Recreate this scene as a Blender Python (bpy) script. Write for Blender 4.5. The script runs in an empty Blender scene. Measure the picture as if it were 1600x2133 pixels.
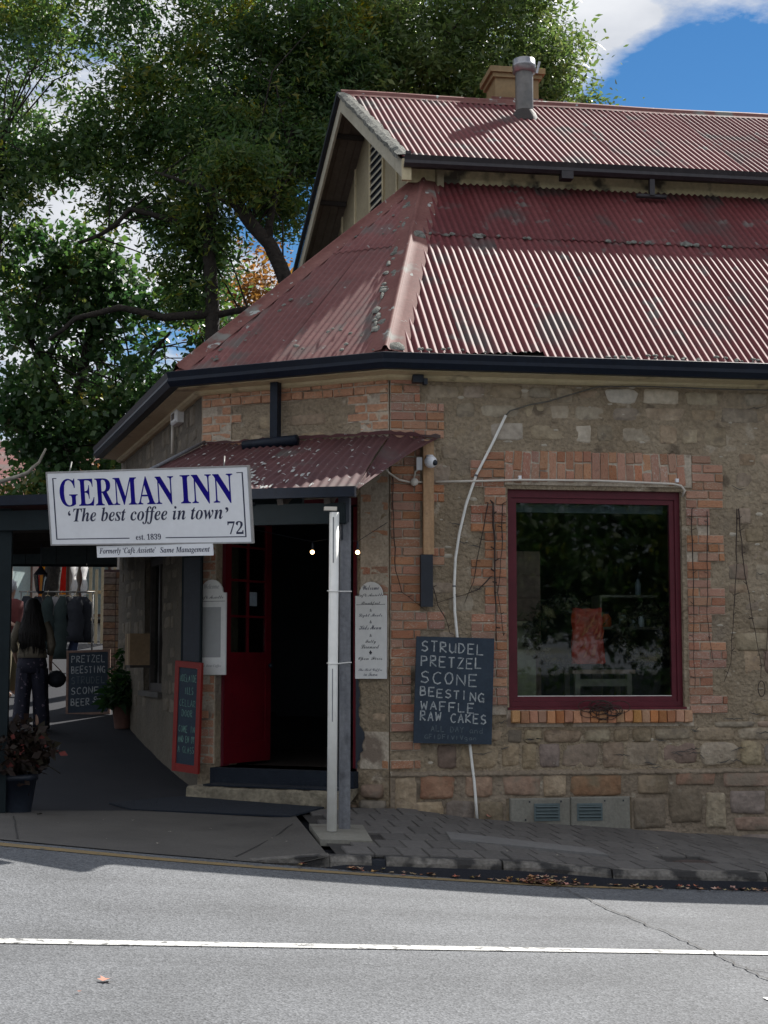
import bpy, bmesh, math, random
import numpy as np
from mathutils import Matrix, Vector
R_ = math.radians
random.seed(7)
sc = bpy.context.scene
COL = sc.collection

# ------------------------------------------------------------ camera, sky, sun, exposure
cam = bpy.data.cameras.new('camera')
cam_o = bpy.data.objects.new('camera', cam)
COL.objects.link(cam_o)
cam.sensor_fit = 'HORIZONTAL'
cam.sensor_width = 36.0
cam.lens = 36.0 * 3206 / 1600
cam.clip_start = 0.1
cam.clip_end = 3000
cam_o.location = (-2.236, -14.164, 1.45)
cam_o.rotation_euler = (R_(90 + 5.585), 0, R_(-8.76))
sc.camera = cam_o

SUN = Vector((0.95, 1.0, 1.28)).normalized()
SUN_EL = math.asin(SUN.z)
SUN_AZ = math.atan2(SUN.x, SUN.y)

world = bpy.data.worlds.new('World')
sc.world = world
world.use_nodes = True
wn = world.node_tree
wn.nodes.clear()
def wnode(t, **k):
    n = wn.nodes.new(t)
    for a, b in k.items():
        setattr(n, a, b)
    return n
wo = wnode('ShaderNodeOutputWorld')
bg = wnode('ShaderNodeBackground')
bg.inputs['Strength'].default_value = 0.11
sky = wnode('ShaderNodeTexSky', sky_type='NISHITA')
sky.sun_disc = False
sky.sun_elevation = SUN_EL
sky.sun_rotation = SUN_AZ
sky.air_density = 1.0
sky.dust_density = 0.0
sky.ozone_density = 4.0
wtc = wnode('ShaderNodeTexCoord')
wsep = wnode('ShaderNodeSeparateXYZ')
wn.links.new(wtc.outputs['Generated'], wsep.inputs[0])
# clouds on a flat layer: direction / height
wz = wnode('ShaderNodeMath', operation='ADD'); wz.inputs[1].default_value = 0.12
wn.links.new(wsep.outputs[2], wz.inputs[0])
wdx = wnode('ShaderNodeMath', operation='DIVIDE'); wdy = wnode('ShaderNodeMath', operation='DIVIDE')
wn.links.new(wsep.outputs[0], wdx.inputs[0]); wn.links.new(wz.outputs[0], wdx.inputs[1])
wn.links.new(wsep.outputs[1], wdy.inputs[0]); wn.links.new(wz.outputs[0], wdy.inputs[1])
wcb = wnode('ShaderNodeCombineXYZ')
wn.links.new(wdx.outputs[0], wcb.inputs[0]); wn.links.new(wdy.outputs[0], wcb.inputs[1])
wno = wnode('ShaderNodeTexNoise'); wno.inputs['Scale'].default_value = 1.6
wno.inputs['Detail'].default_value = 9.0; wno.inputs['Roughness'].default_value = 0.62
wmp = wnode('ShaderNodeMapping'); wmp.inputs['Location'].default_value = (3.1, 0.55, 2.0)
wn.links.new(wcb.outputs[0], wmp.inputs[0]); wn.links.new(wmp.outputs[0], wno.inputs['Vector'])
wra = wnode('ShaderNodeValToRGB')
wra.color_ramp.elements[0].position = 0.30; wra.color_ramp.elements[0].color = (0, 0, 0, 1)
wra.color_ramp.elements[1].position = 0.50; wra.color_ramp.elements[1].color = (1, 1, 1, 1)  # dense cloud cover beyond the view, added as fill light for shaded walls
# a few cloud banks and clearings where the photograph has them, the rest of the sky follows the noise
def wdir(x, y):
    a = Vector(((x-800)/3206, 1.0, -(y-1066.5)/3206)); a.rotate(cam_o.rotation_euler.to_matrix() @ Matrix(((1,0,0),(0,0,1),(0,-1,0)))); return a.normalized()
wnrm = wnode('ShaderNodeVectorMath', operation='NORMALIZE'); wn.links.new(wtc.outputs['Generated'], wnrm.inputs[0])
wamp = wnode('ShaderNodeMath', operation='MULTIPLY_ADD'); wamp.inputs[1].default_value = 1.9; wamp.inputs[2].default_value = -.45
wn.links.new(wno.outputs['Fac'], wamp.inputs[0])
wacc = wamp.outputs[0]
for (px_, py_, rad, amt) in ((1430,-60,5.0,.20),(1220,60,3.0,.22),(1450,320,5.6,-.60),(1640,240,3.4,-.4),(90,520,5.0,.16),(640,430,3.4,-.28),(240,880,3.0,.14),(560,620,2.0,.10)):
    d_ = wnode('ShaderNodeVectorMath', operation='DOT_PRODUCT'); d_.inputs[1].default_value = wdir(px_, py_); wn.links.new(wnrm.outputs[0], d_.inputs[0])
    mr_ = wnode('ShaderNodeMapRange', interpolation_type='SMOOTHSTEP'); mr_.inputs[1].default_value = math.cos(R_(rad)); mr_.inputs[2].default_value = 1.0; mr_.inputs[4].default_value = amt
    wn.links.new(d_.outputs['Value'], mr_.inputs[0])
    ad_ = wnode('ShaderNodeMath', operation='ADD'); wn.links.new(wacc, ad_.inputs[0]); wn.links.new(mr_.outputs[0], ad_.inputs[1]); wacc = ad_.outputs[0]
wn.links.new(wacc, wra.inputs[0])
wno2 = wnode('ShaderNodeTexNoise'); wno2.inputs['Scale'].default_value = 4.0; wno2.inputs['Detail'].default_value = 6.0
wn.links.new(wmp.outputs[0], wno2.inputs['Vector'])
wrc = wnode('ShaderNodeValToRGB')
wrc.color_ramp.elements[0].position = 0.35; wrc.color_ramp.elements[0].color = (3.3, 3.5, 3.9, 1)
wrc.color_ramp.elements[1].position = 0.65; wrc.color_ramp.elements[1].color = (5.1, 5.2, 5.4, 1)
wn.links.new(wno2.outputs['Fac'], wrc.inputs[0])
wadj = wnode('ShaderNodeHueSaturation'); wadj.inputs['Saturation'].default_value = 1.24; wadj.inputs['Value'].default_value = 0.50
wn.links.new(sky.outputs[0], wadj.inputs['Color'])
wmx = wnode('ShaderNodeMixRGB')
wn.links.new(wra.outputs[0], wmx.inputs[0]); wn.links.new(wadj.outputs[0], wmx.inputs[1]); wn.links.new(wrc.outputs[0], wmx.inputs[2])
wn.links.new(wmx.outputs[0], bg.inputs['Color'])
wn.links.new(bg.outputs[0], wo.inputs[0])

sun_d = bpy.data.lights.new('sun', 'SUN')
sun_d.energy = 4.6
sun_d.angle = R_(0.53)
sun_d.color = (1.0, 0.96, 0.90)
sun_o = bpy.data.objects.new('sun', sun_d)
COL.objects.link(sun_o)
sun_o.location = (10, 10, 30)
sun_o.rotation_euler = SUN.to_track_quat('Z', 'Y').to_euler()

sc.view_settings.view_transform = 'Standard'
sc.view_settings.look = 'None'
sc.view_settings.exposure = 0.72
sc.view_settings.gamma = 1.0
sc.cycles.max_bounces = 6
sc.cycles.transparent_max_bounces = 12
sc.cycles.sample_clamp_indirect = 4.0

# ------------------------------------------------------------ object helpers
ORG = {}
def thing(name, label, cat, loc=(0, 0, 0), group=None):
    o = bpy.data.objects.new(name, None)
    o.empty_display_size = 0.1
    COL.objects.link(o)
    o.location = loc
    ORG[o.name] = Vector(loc)
    o['label'] = label; o['category'] = cat
    if group: o['group'] = group
    return o

def tag(o, label, cat, group=None):
    o['label'] = label; o['category'] = cat
    if group: o['group'] = group
    return o

def V(*a): return Vector(a)

class MB:
    def __init__(s):
        s.v = []; s.f = []; s.sm = []
    def add(s, vs, fs, smooth=False):
        b = len(s.v)
        s.v += [tuple(p) for p in vs]
        s.f += [tuple(b + i for i in f) for f in fs]
        s.sm += [smooth] * len(fs)
        return s
    def box(s, x0, x1, y0, y1, z0, z1, M=None):
        vs = [(x0,y0,z0),(x1,y0,z0),(x1,y1,z0),(x0,y1,z0),(x0,y0,z1),(x1,y0,z1),(x1,y1,z1),(x0,y1,z1)]
        if M is not None: vs = [M @ Vector(p) for p in vs]
        return s.add(vs, [(0,3,2,1),(4,5,6,7),(0,1,5,4),(1,2,6,5),(2,3,7,6),(3,0,4,7)])
    def bevbox(s, x0, x1, y0, y1, z0, z1, b, M=None):
        # front (y0) face chamfered box
        vs = [(x0,y1,z0),(x1,y1,z0),(x1,y1,z1),(x0,y1,z1),
              (x0,y0+b,z0),(x1,y0+b,z0),(x1,y0+b,z1),(x0,y0+b,z1),
              (x0+b,y0,z0+b),(x1-b,y0,z0+b),(x1-b,y0,z1-b),(x0+b,y0,z1-b)]
        if M is not None: vs = [M @ Vector(p) for p in vs]
        return s.add(vs, [(0,4,5,1),(1,5,6,2),(2,6,7,3),(3,7,4,0),(4,8,9,5),(5,9,10,6),(6,10,11,7),(7,11,8,4),(8,11,10,9),(0,1,2,3)])
    def prism(s, poly, d, M=None):
        # poly in local xz at y=0, extruded to y=d
        n = len(poly)
        vs = [(x, 0, z) for x, z in poly] + [(x, d, z) for x, z in poly]
        if M is not None: vs = [M @ Vector(p) for p in vs]
        fs = [tuple(range(n)), tuple(range(2*n-1, n-1, -1))] + [(i, n+i, n+(i+1) % n, (i+1) % n) for i in range(n)]
        return s.add(vs, fs)
    def quad(s, a, b, c, d):
        return s.add([a, b, c, d], [(0,1,2,3)])
    def bar(s, a, b, w, h, up=(0,0,1)):
        a = Vector(a); b = Vector(b); d = (b-a).normalized(); up = Vector(up)
        x = d.cross(up)
        if x.length < 1e-4: x = d.cross(Vector((1,0,0)))
        x.normalize(); y = x.cross(d).normalized()
        vs = []
        for p in (a, b):
            for sx, sy in ((-1,-1),(1,-1),(1,1),(-1,1)):
                vs.append(p + x*(sx*w/2) + y*(sy*h/2))
        return s.add(vs, [(0,1,2,3),(7,6,5,4),(0,4,5,1),(1,5,6,2),(2,6,7,3),(3,7,4,0)])
    def tube(s, pts, r, n=8, closed=False, cap=True):
        pts = [Vector(p) for p in pts]
        rs = r if isinstance(r, (list, tuple)) else [r]*len(pts)
        vs = []; m = len(pts); prev = None
        for i, p in enumerate(pts):
            if closed: d = pts[(i+1) % m] - pts[i-1]
            else: d = pts[min(i+1, m-1)] - pts[max(i-1, 0)]
            d.normalize()
            if prev is None:
                x = d.cross(Vector((0,0,1)))
                if x.length < 1e-3: x = d.cross(Vector((1,0,0)))
            else:
                x = prev - d*prev.dot(d)
            x.normalize(); prev = x
            y = d.cross(x)
            for k in range(n):
                a = 2*math.pi*k/n
                vs.append(p + x*(math.cos(a)*rs[i]) + y*(math.sin(a)*rs[i]))
        fs = []
        for i in range(m if closed else m-1):
            for k in range(n):
                j = (i+1) % m
                fs.append((i*n+k, i*n+(k+1) % n, j*n+(k+1) % n, j*n+k))
        if cap and not closed:
            fs.append(tuple(range(n))[::-1]); fs.append(tuple((m-1)*n+k for k in range(n)))
        return s.add(vs, fs, True)
    def lathe(s, c, prof, n=16):
        # prof: list of (r, z) about a vertical axis at c
        c = Vector(c); vs = []
        for r, z in prof:
            for k in range(n):
                a = 2*math.pi*k/n
                vs.append(c + Vector((r*math.cos(a), r*math.sin(a), z)))
        m = len(prof)
        fs = [(i*n+k, i*n+(k+1) % n, (i+1)*n+(k+1) % n, (i+1)*n+k) for i in range(m-1) for k in range(n)]
        s.add(vs, fs, True)
        s.add(vs[:n], [tuple(range(n))[::-1]]); s.add(vs[-n:], [tuple(range(n))])
        return s
    def ball(s, c, r, n=10, sz=1.0):
        m = n//2+1
        return s.lathe((c[0], c[1], c[2]), [(max(1e-3, r*math.sin(math.pi*i/m)), -r*sz*math.cos(math.pi*i/m)) for i in range(m+1)], n)
    def mesh(s, name, off=Vector((0,0,0)), M=None):
        me = bpy.data.meshes.new(name)
        vs = [tuple(Vector(p) - off) for p in s.v]
        me.from_pydata(vs, [], s.f)
        me.polygons.foreach_set('use_smooth', s.sm)
        me.update()
        return me
    def build(s, name, m, parent=None, kind=None, auto=False):
        off = ORG.get(parent.name, Vector((0,0,0))) if parent else Vector((0,0,0))
        me = s.mesh(name, off)
        me.materials.append(m)
        o = bpy.data.objects.new(name, me)
        COL.objects.link(o)
        if parent: o.parent = parent
        ORG[o.name] = off
        if kind: o['kind'] = kind
        return o

def fix_normals(o):
    bm = bmesh.new(); bm.from_mesh(o.data)
    bmesh.ops.recalc_face_normals(bm, faces=bm.faces)
    bm.to_mesh(o.data); bm.free()

def inst(name, me, parent, loc, rot=(0,0,0), scale=(1,1,1)):
    """a piece that shares mesh data; loc in world coordinates"""
    o = bpy.data.objects.new(name, me)
    COL.objects.link(o)
    off = ORG.get(parent.name, Vector((0,0,0))) if parent else Vector((0,0,0))
    o.location = Vector(loc) - off
    o.rotation_euler = rot
    o.scale = scale
    if parent: o.parent = parent
    return o

# ------------------------------------------------------------ materials
def lin(r, g, b):
    f = lambda c: (c/255/12.92) if c/255 <= 0.04045 else ((c/255+0.055)/1.055)**2.4
    return (f(r), f(g), f(b), 1)

def pmat(name, c1, c2=None, scale=3.0, rough=0.7, bump=0.0, bscale=40.0, fine=0.15, fscale=25.0,
         spots=None, sscale=4.0, sthr=0.6, swid=0.06, rnd=0.0, hue=0.0, metal=0.0, spec=0.5, streak=None, bdist=0.02, island=0.0, sdetail=4.0, coat=0.0, satlo=.65, trough=0.0):
    m = bpy.data.materials.new(name); m.use_nodes = True
    nt = m.node_tree; N = nt.nodes; L = nt.links
    b = N['Principled BSDF']
    b.inputs['Roughness'].default_value = rough
    b.inputs['Metallic'].default_value = metal
    if 'Specular IOR Level' in b.inputs: b.inputs['Specular IOR Level'].default_value = spec
    if coat and 'Coat Weight' in b.inputs:
        b.inputs['Coat Weight'].default_value = coat; b.inputs['Coat Roughness'].default_value = 0.3
    c2 = c2 or c1
    tc = N.new('ShaderNodeTexCoord'); oi = N.new('ShaderNodeObjectInfo')
    ad = N.new('ShaderNodeVectorMath'); ad.operation = 'ADD'
    mu = N.new('ShaderNodeVectorMath'); mu.operation = 'SCALE'; mu.inputs['Scale'].default_value = 31.0
    cb = N.new('ShaderNodeCombineXYZ')
    for i in range(3): L.new(oi.outputs['Random'], cb.inputs[i])
    L.new(cb.outputs[0], mu.inputs[0]); L.new(tc.outputs['Object'], ad.inputs[0])
    if rnd > 0: L.new(mu.outputs[0], ad.inputs[1])
    vec = ad.outputs[0]
    if streak:
        mp = N.new('ShaderNodeMapping'); mp.inputs['Scale'].default_value = streak
        L.new(vec, mp.inputs[0]); svec = mp.outputs[0]
    else: svec = vec
    n1 = N.new('ShaderNodeTexNoise'); n1.inputs['Scale'].default_value = scale; n1.inputs['Detail'].default_value = 5; n1.inputs['Roughness'].default_value = 0.6
    L.new(svec, n1.inputs['Vector'])
    r1 = N.new('ShaderNodeValToRGB'); r1.color_ramp.elements[0].position = 0.35; r1.color_ramp.elements[1].position = 0.65
    r1.color_ramp.elements[0].color = c1; r1.color_ramp.elements[1].color = c2
    L.new(n1.outputs['Fac'], r1.inputs[0]); col = r1.outputs[0]
    if fine > 0:
        n2 = N.new('ShaderNodeTexNoise'); n2.inputs['Scale'].default_value = fscale; n2.inputs['Detail'].default_value = 6
        L.new(vec, n2.inputs['Vector'])
        mr = N.new('ShaderNodeMapRange'); mr.inputs[1].default_value = 0.25; mr.inputs[2].default_value = 0.75
        mr.inputs[3].default_value = 1-fine; mr.inputs[4].default_value = 1+fine
        L.new(n2.outputs['Fac'], mr.inputs[0])
        mm = N.new('ShaderNodeVectorMath'); mm.operation = 'SCALE'
        L.new(col, mm.inputs[0]); L.new(mr.outputs[0], mm.inputs['Scale']); col = mm.outputs[0]
    if spots is not None:
        sp = spots if isinstance(spots, list) else [spots]
        for k, (sc_, ss, st, sw) in enumerate(sp):
            n3 = N.new('ShaderNodeTexNoise'); n3.inputs['Scale'].default_value = ss; n3.inputs['Detail'].default_value = sdetail
            o3 = N.new('ShaderNodeVectorMath'); o3.operation = 'ADD'; o3.inputs[1].default_value = (7.3*k+3, 1.7*k, 5.1)
            L.new(vec, o3.inputs[0]); L.new(o3.outputs[0], n3.inputs['Vector'])
            r3 = N.new('ShaderNodeMapRange'); r3.inputs[1].default_value = st; r3.inputs[2].default_value = st+sw
            L.new(n3.outputs['Fac'], r3.inputs[0])
            mx = N.new('ShaderNodeMixRGB'); mx.inputs[2].default_value = sc_
            L.new(r3.outputs[0], mx.inputs[0]); L.new(col, mx.inputs[1]); col = mx.outputs[0]
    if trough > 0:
        # shade painted into the troughs of the iron to show its relief (ribs run every 76.2 mm in x)
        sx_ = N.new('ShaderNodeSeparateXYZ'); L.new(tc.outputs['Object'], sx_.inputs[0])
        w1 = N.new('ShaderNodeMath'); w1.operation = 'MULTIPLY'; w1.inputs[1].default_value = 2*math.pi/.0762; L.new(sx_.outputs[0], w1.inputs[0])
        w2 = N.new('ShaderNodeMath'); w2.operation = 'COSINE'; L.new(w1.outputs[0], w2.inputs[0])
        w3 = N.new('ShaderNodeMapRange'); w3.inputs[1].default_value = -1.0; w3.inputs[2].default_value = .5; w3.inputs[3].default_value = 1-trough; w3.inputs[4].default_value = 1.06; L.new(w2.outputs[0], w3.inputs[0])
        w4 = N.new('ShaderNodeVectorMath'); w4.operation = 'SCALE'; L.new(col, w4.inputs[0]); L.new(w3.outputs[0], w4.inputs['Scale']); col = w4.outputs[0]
    if rnd > 0 or hue > 0 or island > 0:
        hs = N.new('ShaderNodeHueSaturation')
        src = oi.outputs['Random']
        if island > 0:
            ge = N.new('ShaderNodeNewGeometry'); src = ge.outputs['Random Per Island']
            rnd = island
        m1 = N.new('ShaderNodeMapRange'); m1.inputs[3].default_value = 1-rnd; m1.inputs[4].default_value = 1+rnd
        L.new(src, m1.inputs[0]); L.new(m1.outputs[0], hs.inputs['Value'])
        if hue > 0:
            wn_ = N.new('ShaderNodeTexWhiteNoise'); wn_.noise_dimensions = '1D'
            L.new(src, wn_.inputs['W'])
            m2 = N.new('ShaderNodeMapRange'); m2.inputs[3].default_value = 0.5-hue; m2.inputs[4].default_value = 0.5+hue
            L.new(wn_.outputs['Value'], m2.inputs[0]); L.new(m2.outputs[0], hs.inputs['Hue'])
            m3 = N.new('ShaderNodeMapRange'); m3.inputs[3].default_value = satlo; m3.inputs[4].default_value = 1.12
            sepc = N.new('ShaderNodeSeparateColor'); L.new(wn_.outputs['Color'], sepc.inputs[0])
            L.new(sepc.outputs[1], m3.inputs[0]); L.new(m3.outputs[0], hs.inputs['Saturation'])
        L.new(col, hs.inputs['Color']); col = hs.outputs[0]
    L.new(col, b.inputs['Base Color'])
    if bump > 0:
        nb = N.new('ShaderNodeTexNoise'); nb.inputs['Scale'].default_value = bscale; nb.inputs['Detail'].default_value = 6
        L.new(vec, nb.inputs['Vector'])
        bp = N.new('ShaderNodeBump'); bp.inputs['Strength'].default_value = bump; bp.inputs['Distance'].default_value = bdist
        L.new(nb.outputs['Fac'], bp.inputs['Height']); L.new(bp.outputs[0], b.inputs['Normal'])
    return m

def leafmat(name, cols, trans=0.35, rough=0.55, gloss=0.3):
    m = bpy.data.materials.new(name); m.use_nodes = True
    nt = m.node_tree; N = nt.nodes; L = nt.links
    b = N['Principled BSDF']; b.inputs['Roughness'].default_value = rough
    if 'Specular IOR Level' in b.inputs: b.inputs['Specular IOR Level'].default_value = gloss
    ge = N.new('ShaderNodeNewGeometry'); rp = N.new('ShaderNodeValToRGB')
    rp.color_ramp.interpolation = 'LINEAR'
    e = rp.color_ramp.elements
    while len(e) < len(cols): e.new(0.5)
    for i, (p, c) in enumerate(cols):
        e[i].position = p; e[i].color = c
    tc = N.new('ShaderNodeTexCoord'); nz = N.new('ShaderNodeTexNoise'); nz.inputs['Scale'].default_value = 0.8; nz.inputs['Detail'].default_value = 2
    L.new(tc.outputs['Object'], nz.inputs['Vector'])
    a1 = N.new('ShaderNodeMath'); a1.operation = 'MULTIPLY_ADD'; a1.inputs[1].default_value = 0.5
    a2 = N.new('ShaderNodeMath'); a2.operation = 'MULTIPLY_ADD'; a2.inputs[1].default_value = 1.4; a2.inputs[2].default_value = -0.45
    L.new(nz.outputs['Fac'], a2.inputs[0])
    L.new(ge.outputs['Random Per Island'], a1.inputs[0]); L.new(a2.outputs[0], a1.inputs[2])
    L.new(a1.outputs[0], rp.inputs[0])
    L.new(rp.outputs[0], b.inputs['Base Color'])
    tr = N.new('ShaderNodeBsdfTranslucent'); hs = N.new('ShaderNodeHueSaturation'); hs.inputs['Value'].default_value = 1.5; hs.inputs['Saturation'].default_value = 1.15
    L.new(rp.outputs[0], hs.inputs['Color']); L.new(hs.outputs[0], tr.inputs['Color'])
    mx = N.new('ShaderNodeMixShader'); mx.inputs[0].default_value = trans
    L.new(b.outputs[0], mx.inputs[1]); L.new(tr.outputs[0], mx.inputs[2])
    L.new(mx.outputs[0], N['Material Output'].inputs[0])
    return m

def glassmat(name, tint=(0.8, 0.85, 0.85, 1), refl=0.1):
    m = bpy.data.materials.new(name); m.use_nodes = True
    nt = m.node_tree; N = nt.nodes; L = nt.links
    N.remove(N['Principled BSDF'])
    t = N.new('ShaderNodeBsdfTransparent'); t.inputs[0].default_value = tint
    g = N.new('ShaderNodeBsdfGlossy'); g.inputs['Roughness'].default_value = 0.02
    lw = N.new('ShaderNodeFresnel'); lw.inputs[0].default_value = 1.5
    ma = N.new('ShaderNodeMath'); ma.operation = 'MULTIPLY'; ma.inputs[1].default_value = 0.75
    L.new(lw.outputs[0], ma.inputs[0])
    mx = N.new('ShaderNodeMixShader')
    L.new(ma.outputs[0], mx.inputs[0]); L.new(t.outputs[0], mx.inputs[1]); L.new(g.outputs[0], mx.inputs[2])
    L.new(mx.outputs[0], N['Material Output'].inputs[0])
    return m

def emat(name, c, s):
    m = bpy.data.materials.new(name); m.use_nodes = True
    b = m.node_tree.nodes['Principled BSDF']
    b.inputs['Base Color'].default_value = c
    b.inputs['Emission Color'].default_value = c; b.inputs['Emission Strength'].default_value = s
    return m

M = {}
M['side_render'] = pmat('shaded_side_render', (.10,.085,.062,1), (.145,.12,.09,1), 1.6, .92, .9, 24, .22, 30, spots=((.10,.085,.065,1), 1.1, .56, .16), bdist=.03)  # darker copy of the lime render, with the lane's shade in its colour
M['plinth_render'] = pmat('brown_plinth_mortar', (.20,.155,.11,1), (.30,.24,.175,1), 2.2, .92, .9, 24, .25, 30, spots=[((.14,.11,.08,1), 2.0, .56, .12), ((.40,.35,.27,1), 6.0, .62, .07)], bdist=.03)
M['render'] = pmat('lime_render', (.265,.205,.135,1), (.35,.28,.195,1), 1.6, .92, 1.0, 24, .22, 30, spots=[((.22,.18,.14,1), 1.1, .56, .16), ((.44,.37,.28,1), 5.0, .63, .08), ((.17,.13,.09,1), 3.2, .62, .06)], bdist=.05)
M['stone'] = pmat('rubble_stone', (.27,.205,.135,1), (.37,.295,.205,1), 5, .9, .8, 22, .25, 18, spots=((.23,.18,.13,1), 7.0, .58, .1), rnd=.20, hue=.012, satlo=.8, bdist=.03)
M['stone_pale'] = pmat('pale_stone', (.42,.35,.26,1), (.52,.45,.35,1), 6, .9, .6, 25, .2, 20, rnd=.18, hue=.01)
M['stone_orange'] = pmat('orange_sandstone', (.27,.155,.095,1), (.33,.215,.14,1), 5, .9, .8, 22, .25, 18, spots=((.24,.18,.12,1), 5.0, .50, .12), rnd=.15, hue=.01)
M['stone_dark'] = pmat('damp_stone', (.18,.135,.095,1), (.26,.195,.14,1), 5, .9, .8, 22, .25, 18, spots=((.26,.21,.16,1), 6.0, .6, .1), rnd=.2, hue=.02)
M['brick'] = pmat('old_brick', (.45,.205,.12,1), (.50,.27,.17,1), 9, .9, .7, 45, .2, 40, satlo=.85, spots=[((.52,.40,.29,1), 9.0, .62, .08), ((.30,.14,.085,1), 6.0, .60, .1), ((.24,.19,.14,1), 14.0, .64, .06)], rnd=.17, hue=.008, bdist=.01)
M['brick_pale'] = pmat('washed_brick', (.42,.185,.115,1), (.47,.26,.175,1), 11, .9, .7, 45, .25, 40, spots=[((.54,.45,.36,1), 10.0, .56, .09)], rnd=.17, hue=.008, satlo=.85, bdist=.01)
M['sillbrick'] = pmat('sill_brick', (.46,.20,.09,1), (.52,.27,.13,1), 9, .85, .6, 45, .2, 40, rnd=.25, hue=.012, satlo=.8, bdist=.01)
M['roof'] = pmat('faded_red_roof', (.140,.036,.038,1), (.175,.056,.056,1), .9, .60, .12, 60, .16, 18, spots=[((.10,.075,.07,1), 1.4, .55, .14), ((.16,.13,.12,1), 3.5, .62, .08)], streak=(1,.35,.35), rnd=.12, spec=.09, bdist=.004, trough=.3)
M['roof_old'] = pmat('lichened_red_roof', (.155,.05,.046,1), (.20,.077,.07,1), 1.2, .8, .25, 50, .2, 20, spots=[((.12,.095,.085,1), 1.8, .52, .14), ((.28,.28,.26,1), 8.0, .68, .03)], rnd=.12, bdist=.006)
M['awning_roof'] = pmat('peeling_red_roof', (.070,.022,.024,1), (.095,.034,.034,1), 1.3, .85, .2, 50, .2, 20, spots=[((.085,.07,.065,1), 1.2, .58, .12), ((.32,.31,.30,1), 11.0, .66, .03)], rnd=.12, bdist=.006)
M['flashing'] = pmat('red_flashing', (.165,.062,.053,1), (.21,.093,.078,1), 2.0, .7, .2, 30, .15, 25, spots=[((.20,.19,.17,1), 2.6, .58, .08), ((.38,.40,.37,1), 9.0, .66, .04)], spec=.2, bdist=.006)
M['lichen'] = pmat('lichen_crust', (.09,.09,.075,1), (.25,.25,.22,1), 22, .95, 1.0, 60, .3, 50, bdist=.02)
M['gutter'] = pmat('black_gutter', (.004,.008,.018,1), (.007,.012,.022,1), 3, .5, .05, 30, .3, 20, spec=.25)
M['gutter_brown'] = pmat('dark_brown_gutter', (.022,.018,.022,1), (.032,.026,.028,1), 3, .45, .1, 30, .3, 20)
M['cream'] = pmat('cream_paint', (.55,.46,.27,1), (.62,.53,.34,1), 2.5, .6, .1, 30, .08, 20, spots=((.26,.21,.13,1), 3.0, .60, .1))
M['ochre'] = pmat('ochre_paint', (.25,.165,.075,1), (.30,.21,.105,1), 2.5, .7, .1, 30, .1, 20, spots=((.34,.22,.10,1), 3.0, .58, .12))
M['gable'] = pmat('shaded_gable_paint', (.30,.25,.155,1), (.36,.30,.19,1), 2.5, .7, .1, 30, .1, 20)  # darkened cream: shade under the gable overhang is put into the colour
M['cream_dirty'] = pmat('stained_cream_paint', (.55,.46,.26,1), (.62,.53,.32,1), 4, .65, .2, 30, .15, 20, spots=[((.10,.085,.06,1), 3.2, .54, .10)], streak=(1,1,.3))
M['bare_board'] = pmat('weathered_barge', (.40,.36,.27,1), (.47,.43,.33,1), 4, .7, .2, 30, .12, 20)
M['soffit'] = pmat('soffit_lining', (.10,.082,.062,1), (.14,.115,.09,1), 4, .8, .1, 30, .12, 20)
M['darkwood'] = pmat('dark_timber', (.035,.028,.024,1), (.05,.04,.035,1), 6, .7, .2, 30, .15, 20)
M['redpaint'] = pmat('maroon_paint', (.085,.010,.018,1), (.11,.014,.024,1), 3, .4, .05, 30, .1, 20, spec=.3)
M['doorred'] = pmat('door_red_paint', (.15,.006,.014,1), (.11,.005,.012,1), 3, .5, .05, 30, .1, 20, spec=.15)
M['framered'] = pmat('bright_red_frame', (.26,.018,.013,1), (.22,.016,.012,1), 5, .5, .1, 30, .15, 20)
M['concrete'] = pmat('concrete', (.078,.071,.063,1), (.10,.092,.082,1), 1.5, .9, .5, 50, .18, 60, spots=((.06,.055,.049,1), 1.2, .58, .14), bdist=.008)
M['concrete_grey'] = pmat('grey_patch', (.19,.18,.15,1), (.24,.23,.195,1), 3, .85, .4, 40, .14, 40, spots=((.16,.14,.115,1), 2.5, .6, .12), bdist=.008)
M['paver'] = pmat('grey_paver', (.095,.088,.082,1), (.125,.116,.108,1), 5, .9, .5, 60, .16, 70, rnd=.16, bdist=.006)
M['bed'] = pmat('joint_sand', (.03,.028,.026,1), (.045,.04,.036,1), 8, .95, .5, 60, .2, 60)
M['kerb'] = pmat('worn_kerb', (.12,.11,.098,1), (.19,.175,.155,1), 6, .9, 1.0, 30, .3, 40, spots=((.035,.033,.032,1), 5.0, .46, .10), rnd=.12, bdist=.015)
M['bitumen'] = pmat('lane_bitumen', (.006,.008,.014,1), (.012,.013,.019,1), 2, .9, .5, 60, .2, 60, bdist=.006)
M['white_pvc'] = pmat('white_plastic', (.78,.77,.72,1), (.84,.83,.79,1), 3, .45, .03, 30, .06, 12, spots=((.42,.39,.33,1), 4.0, .66, .08))
M['beige_pvc'] = pmat('aged_conduit', (.60,.55,.47,1), (.68,.63,.56,1), 3, .5, .05, 30, .06, 20)
M['grey_post'] = pmat('weathered_grey_post', (.13,.135,.15,1), (.19,.195,.21,1), 6, .75, .4, 40, .2, 30, streak=(3,3,.4), spots=((.05,.05,.055,1), 3.0, .6, .1))
M['pine'] = pmat('raw_pine', (.40,.235,.12,1), (.50,.32,.18,1), 7, .7, .2, 40, .15, 40, streak=(4,4,.35), spots=((.16,.085,.045,1), 5.0, .64, .05))
M['black'] = pmat('black_paint', (.008,.012,.022,1), (.012,.018,.03,1), 4, .5, .1, 30, .2, 30)
M['chalk_bg'] = pmat('blackboard', (.018,.032,.052,1), (.028,.045,.068,1), 4, .75, .1, 50, .15, 40)
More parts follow.
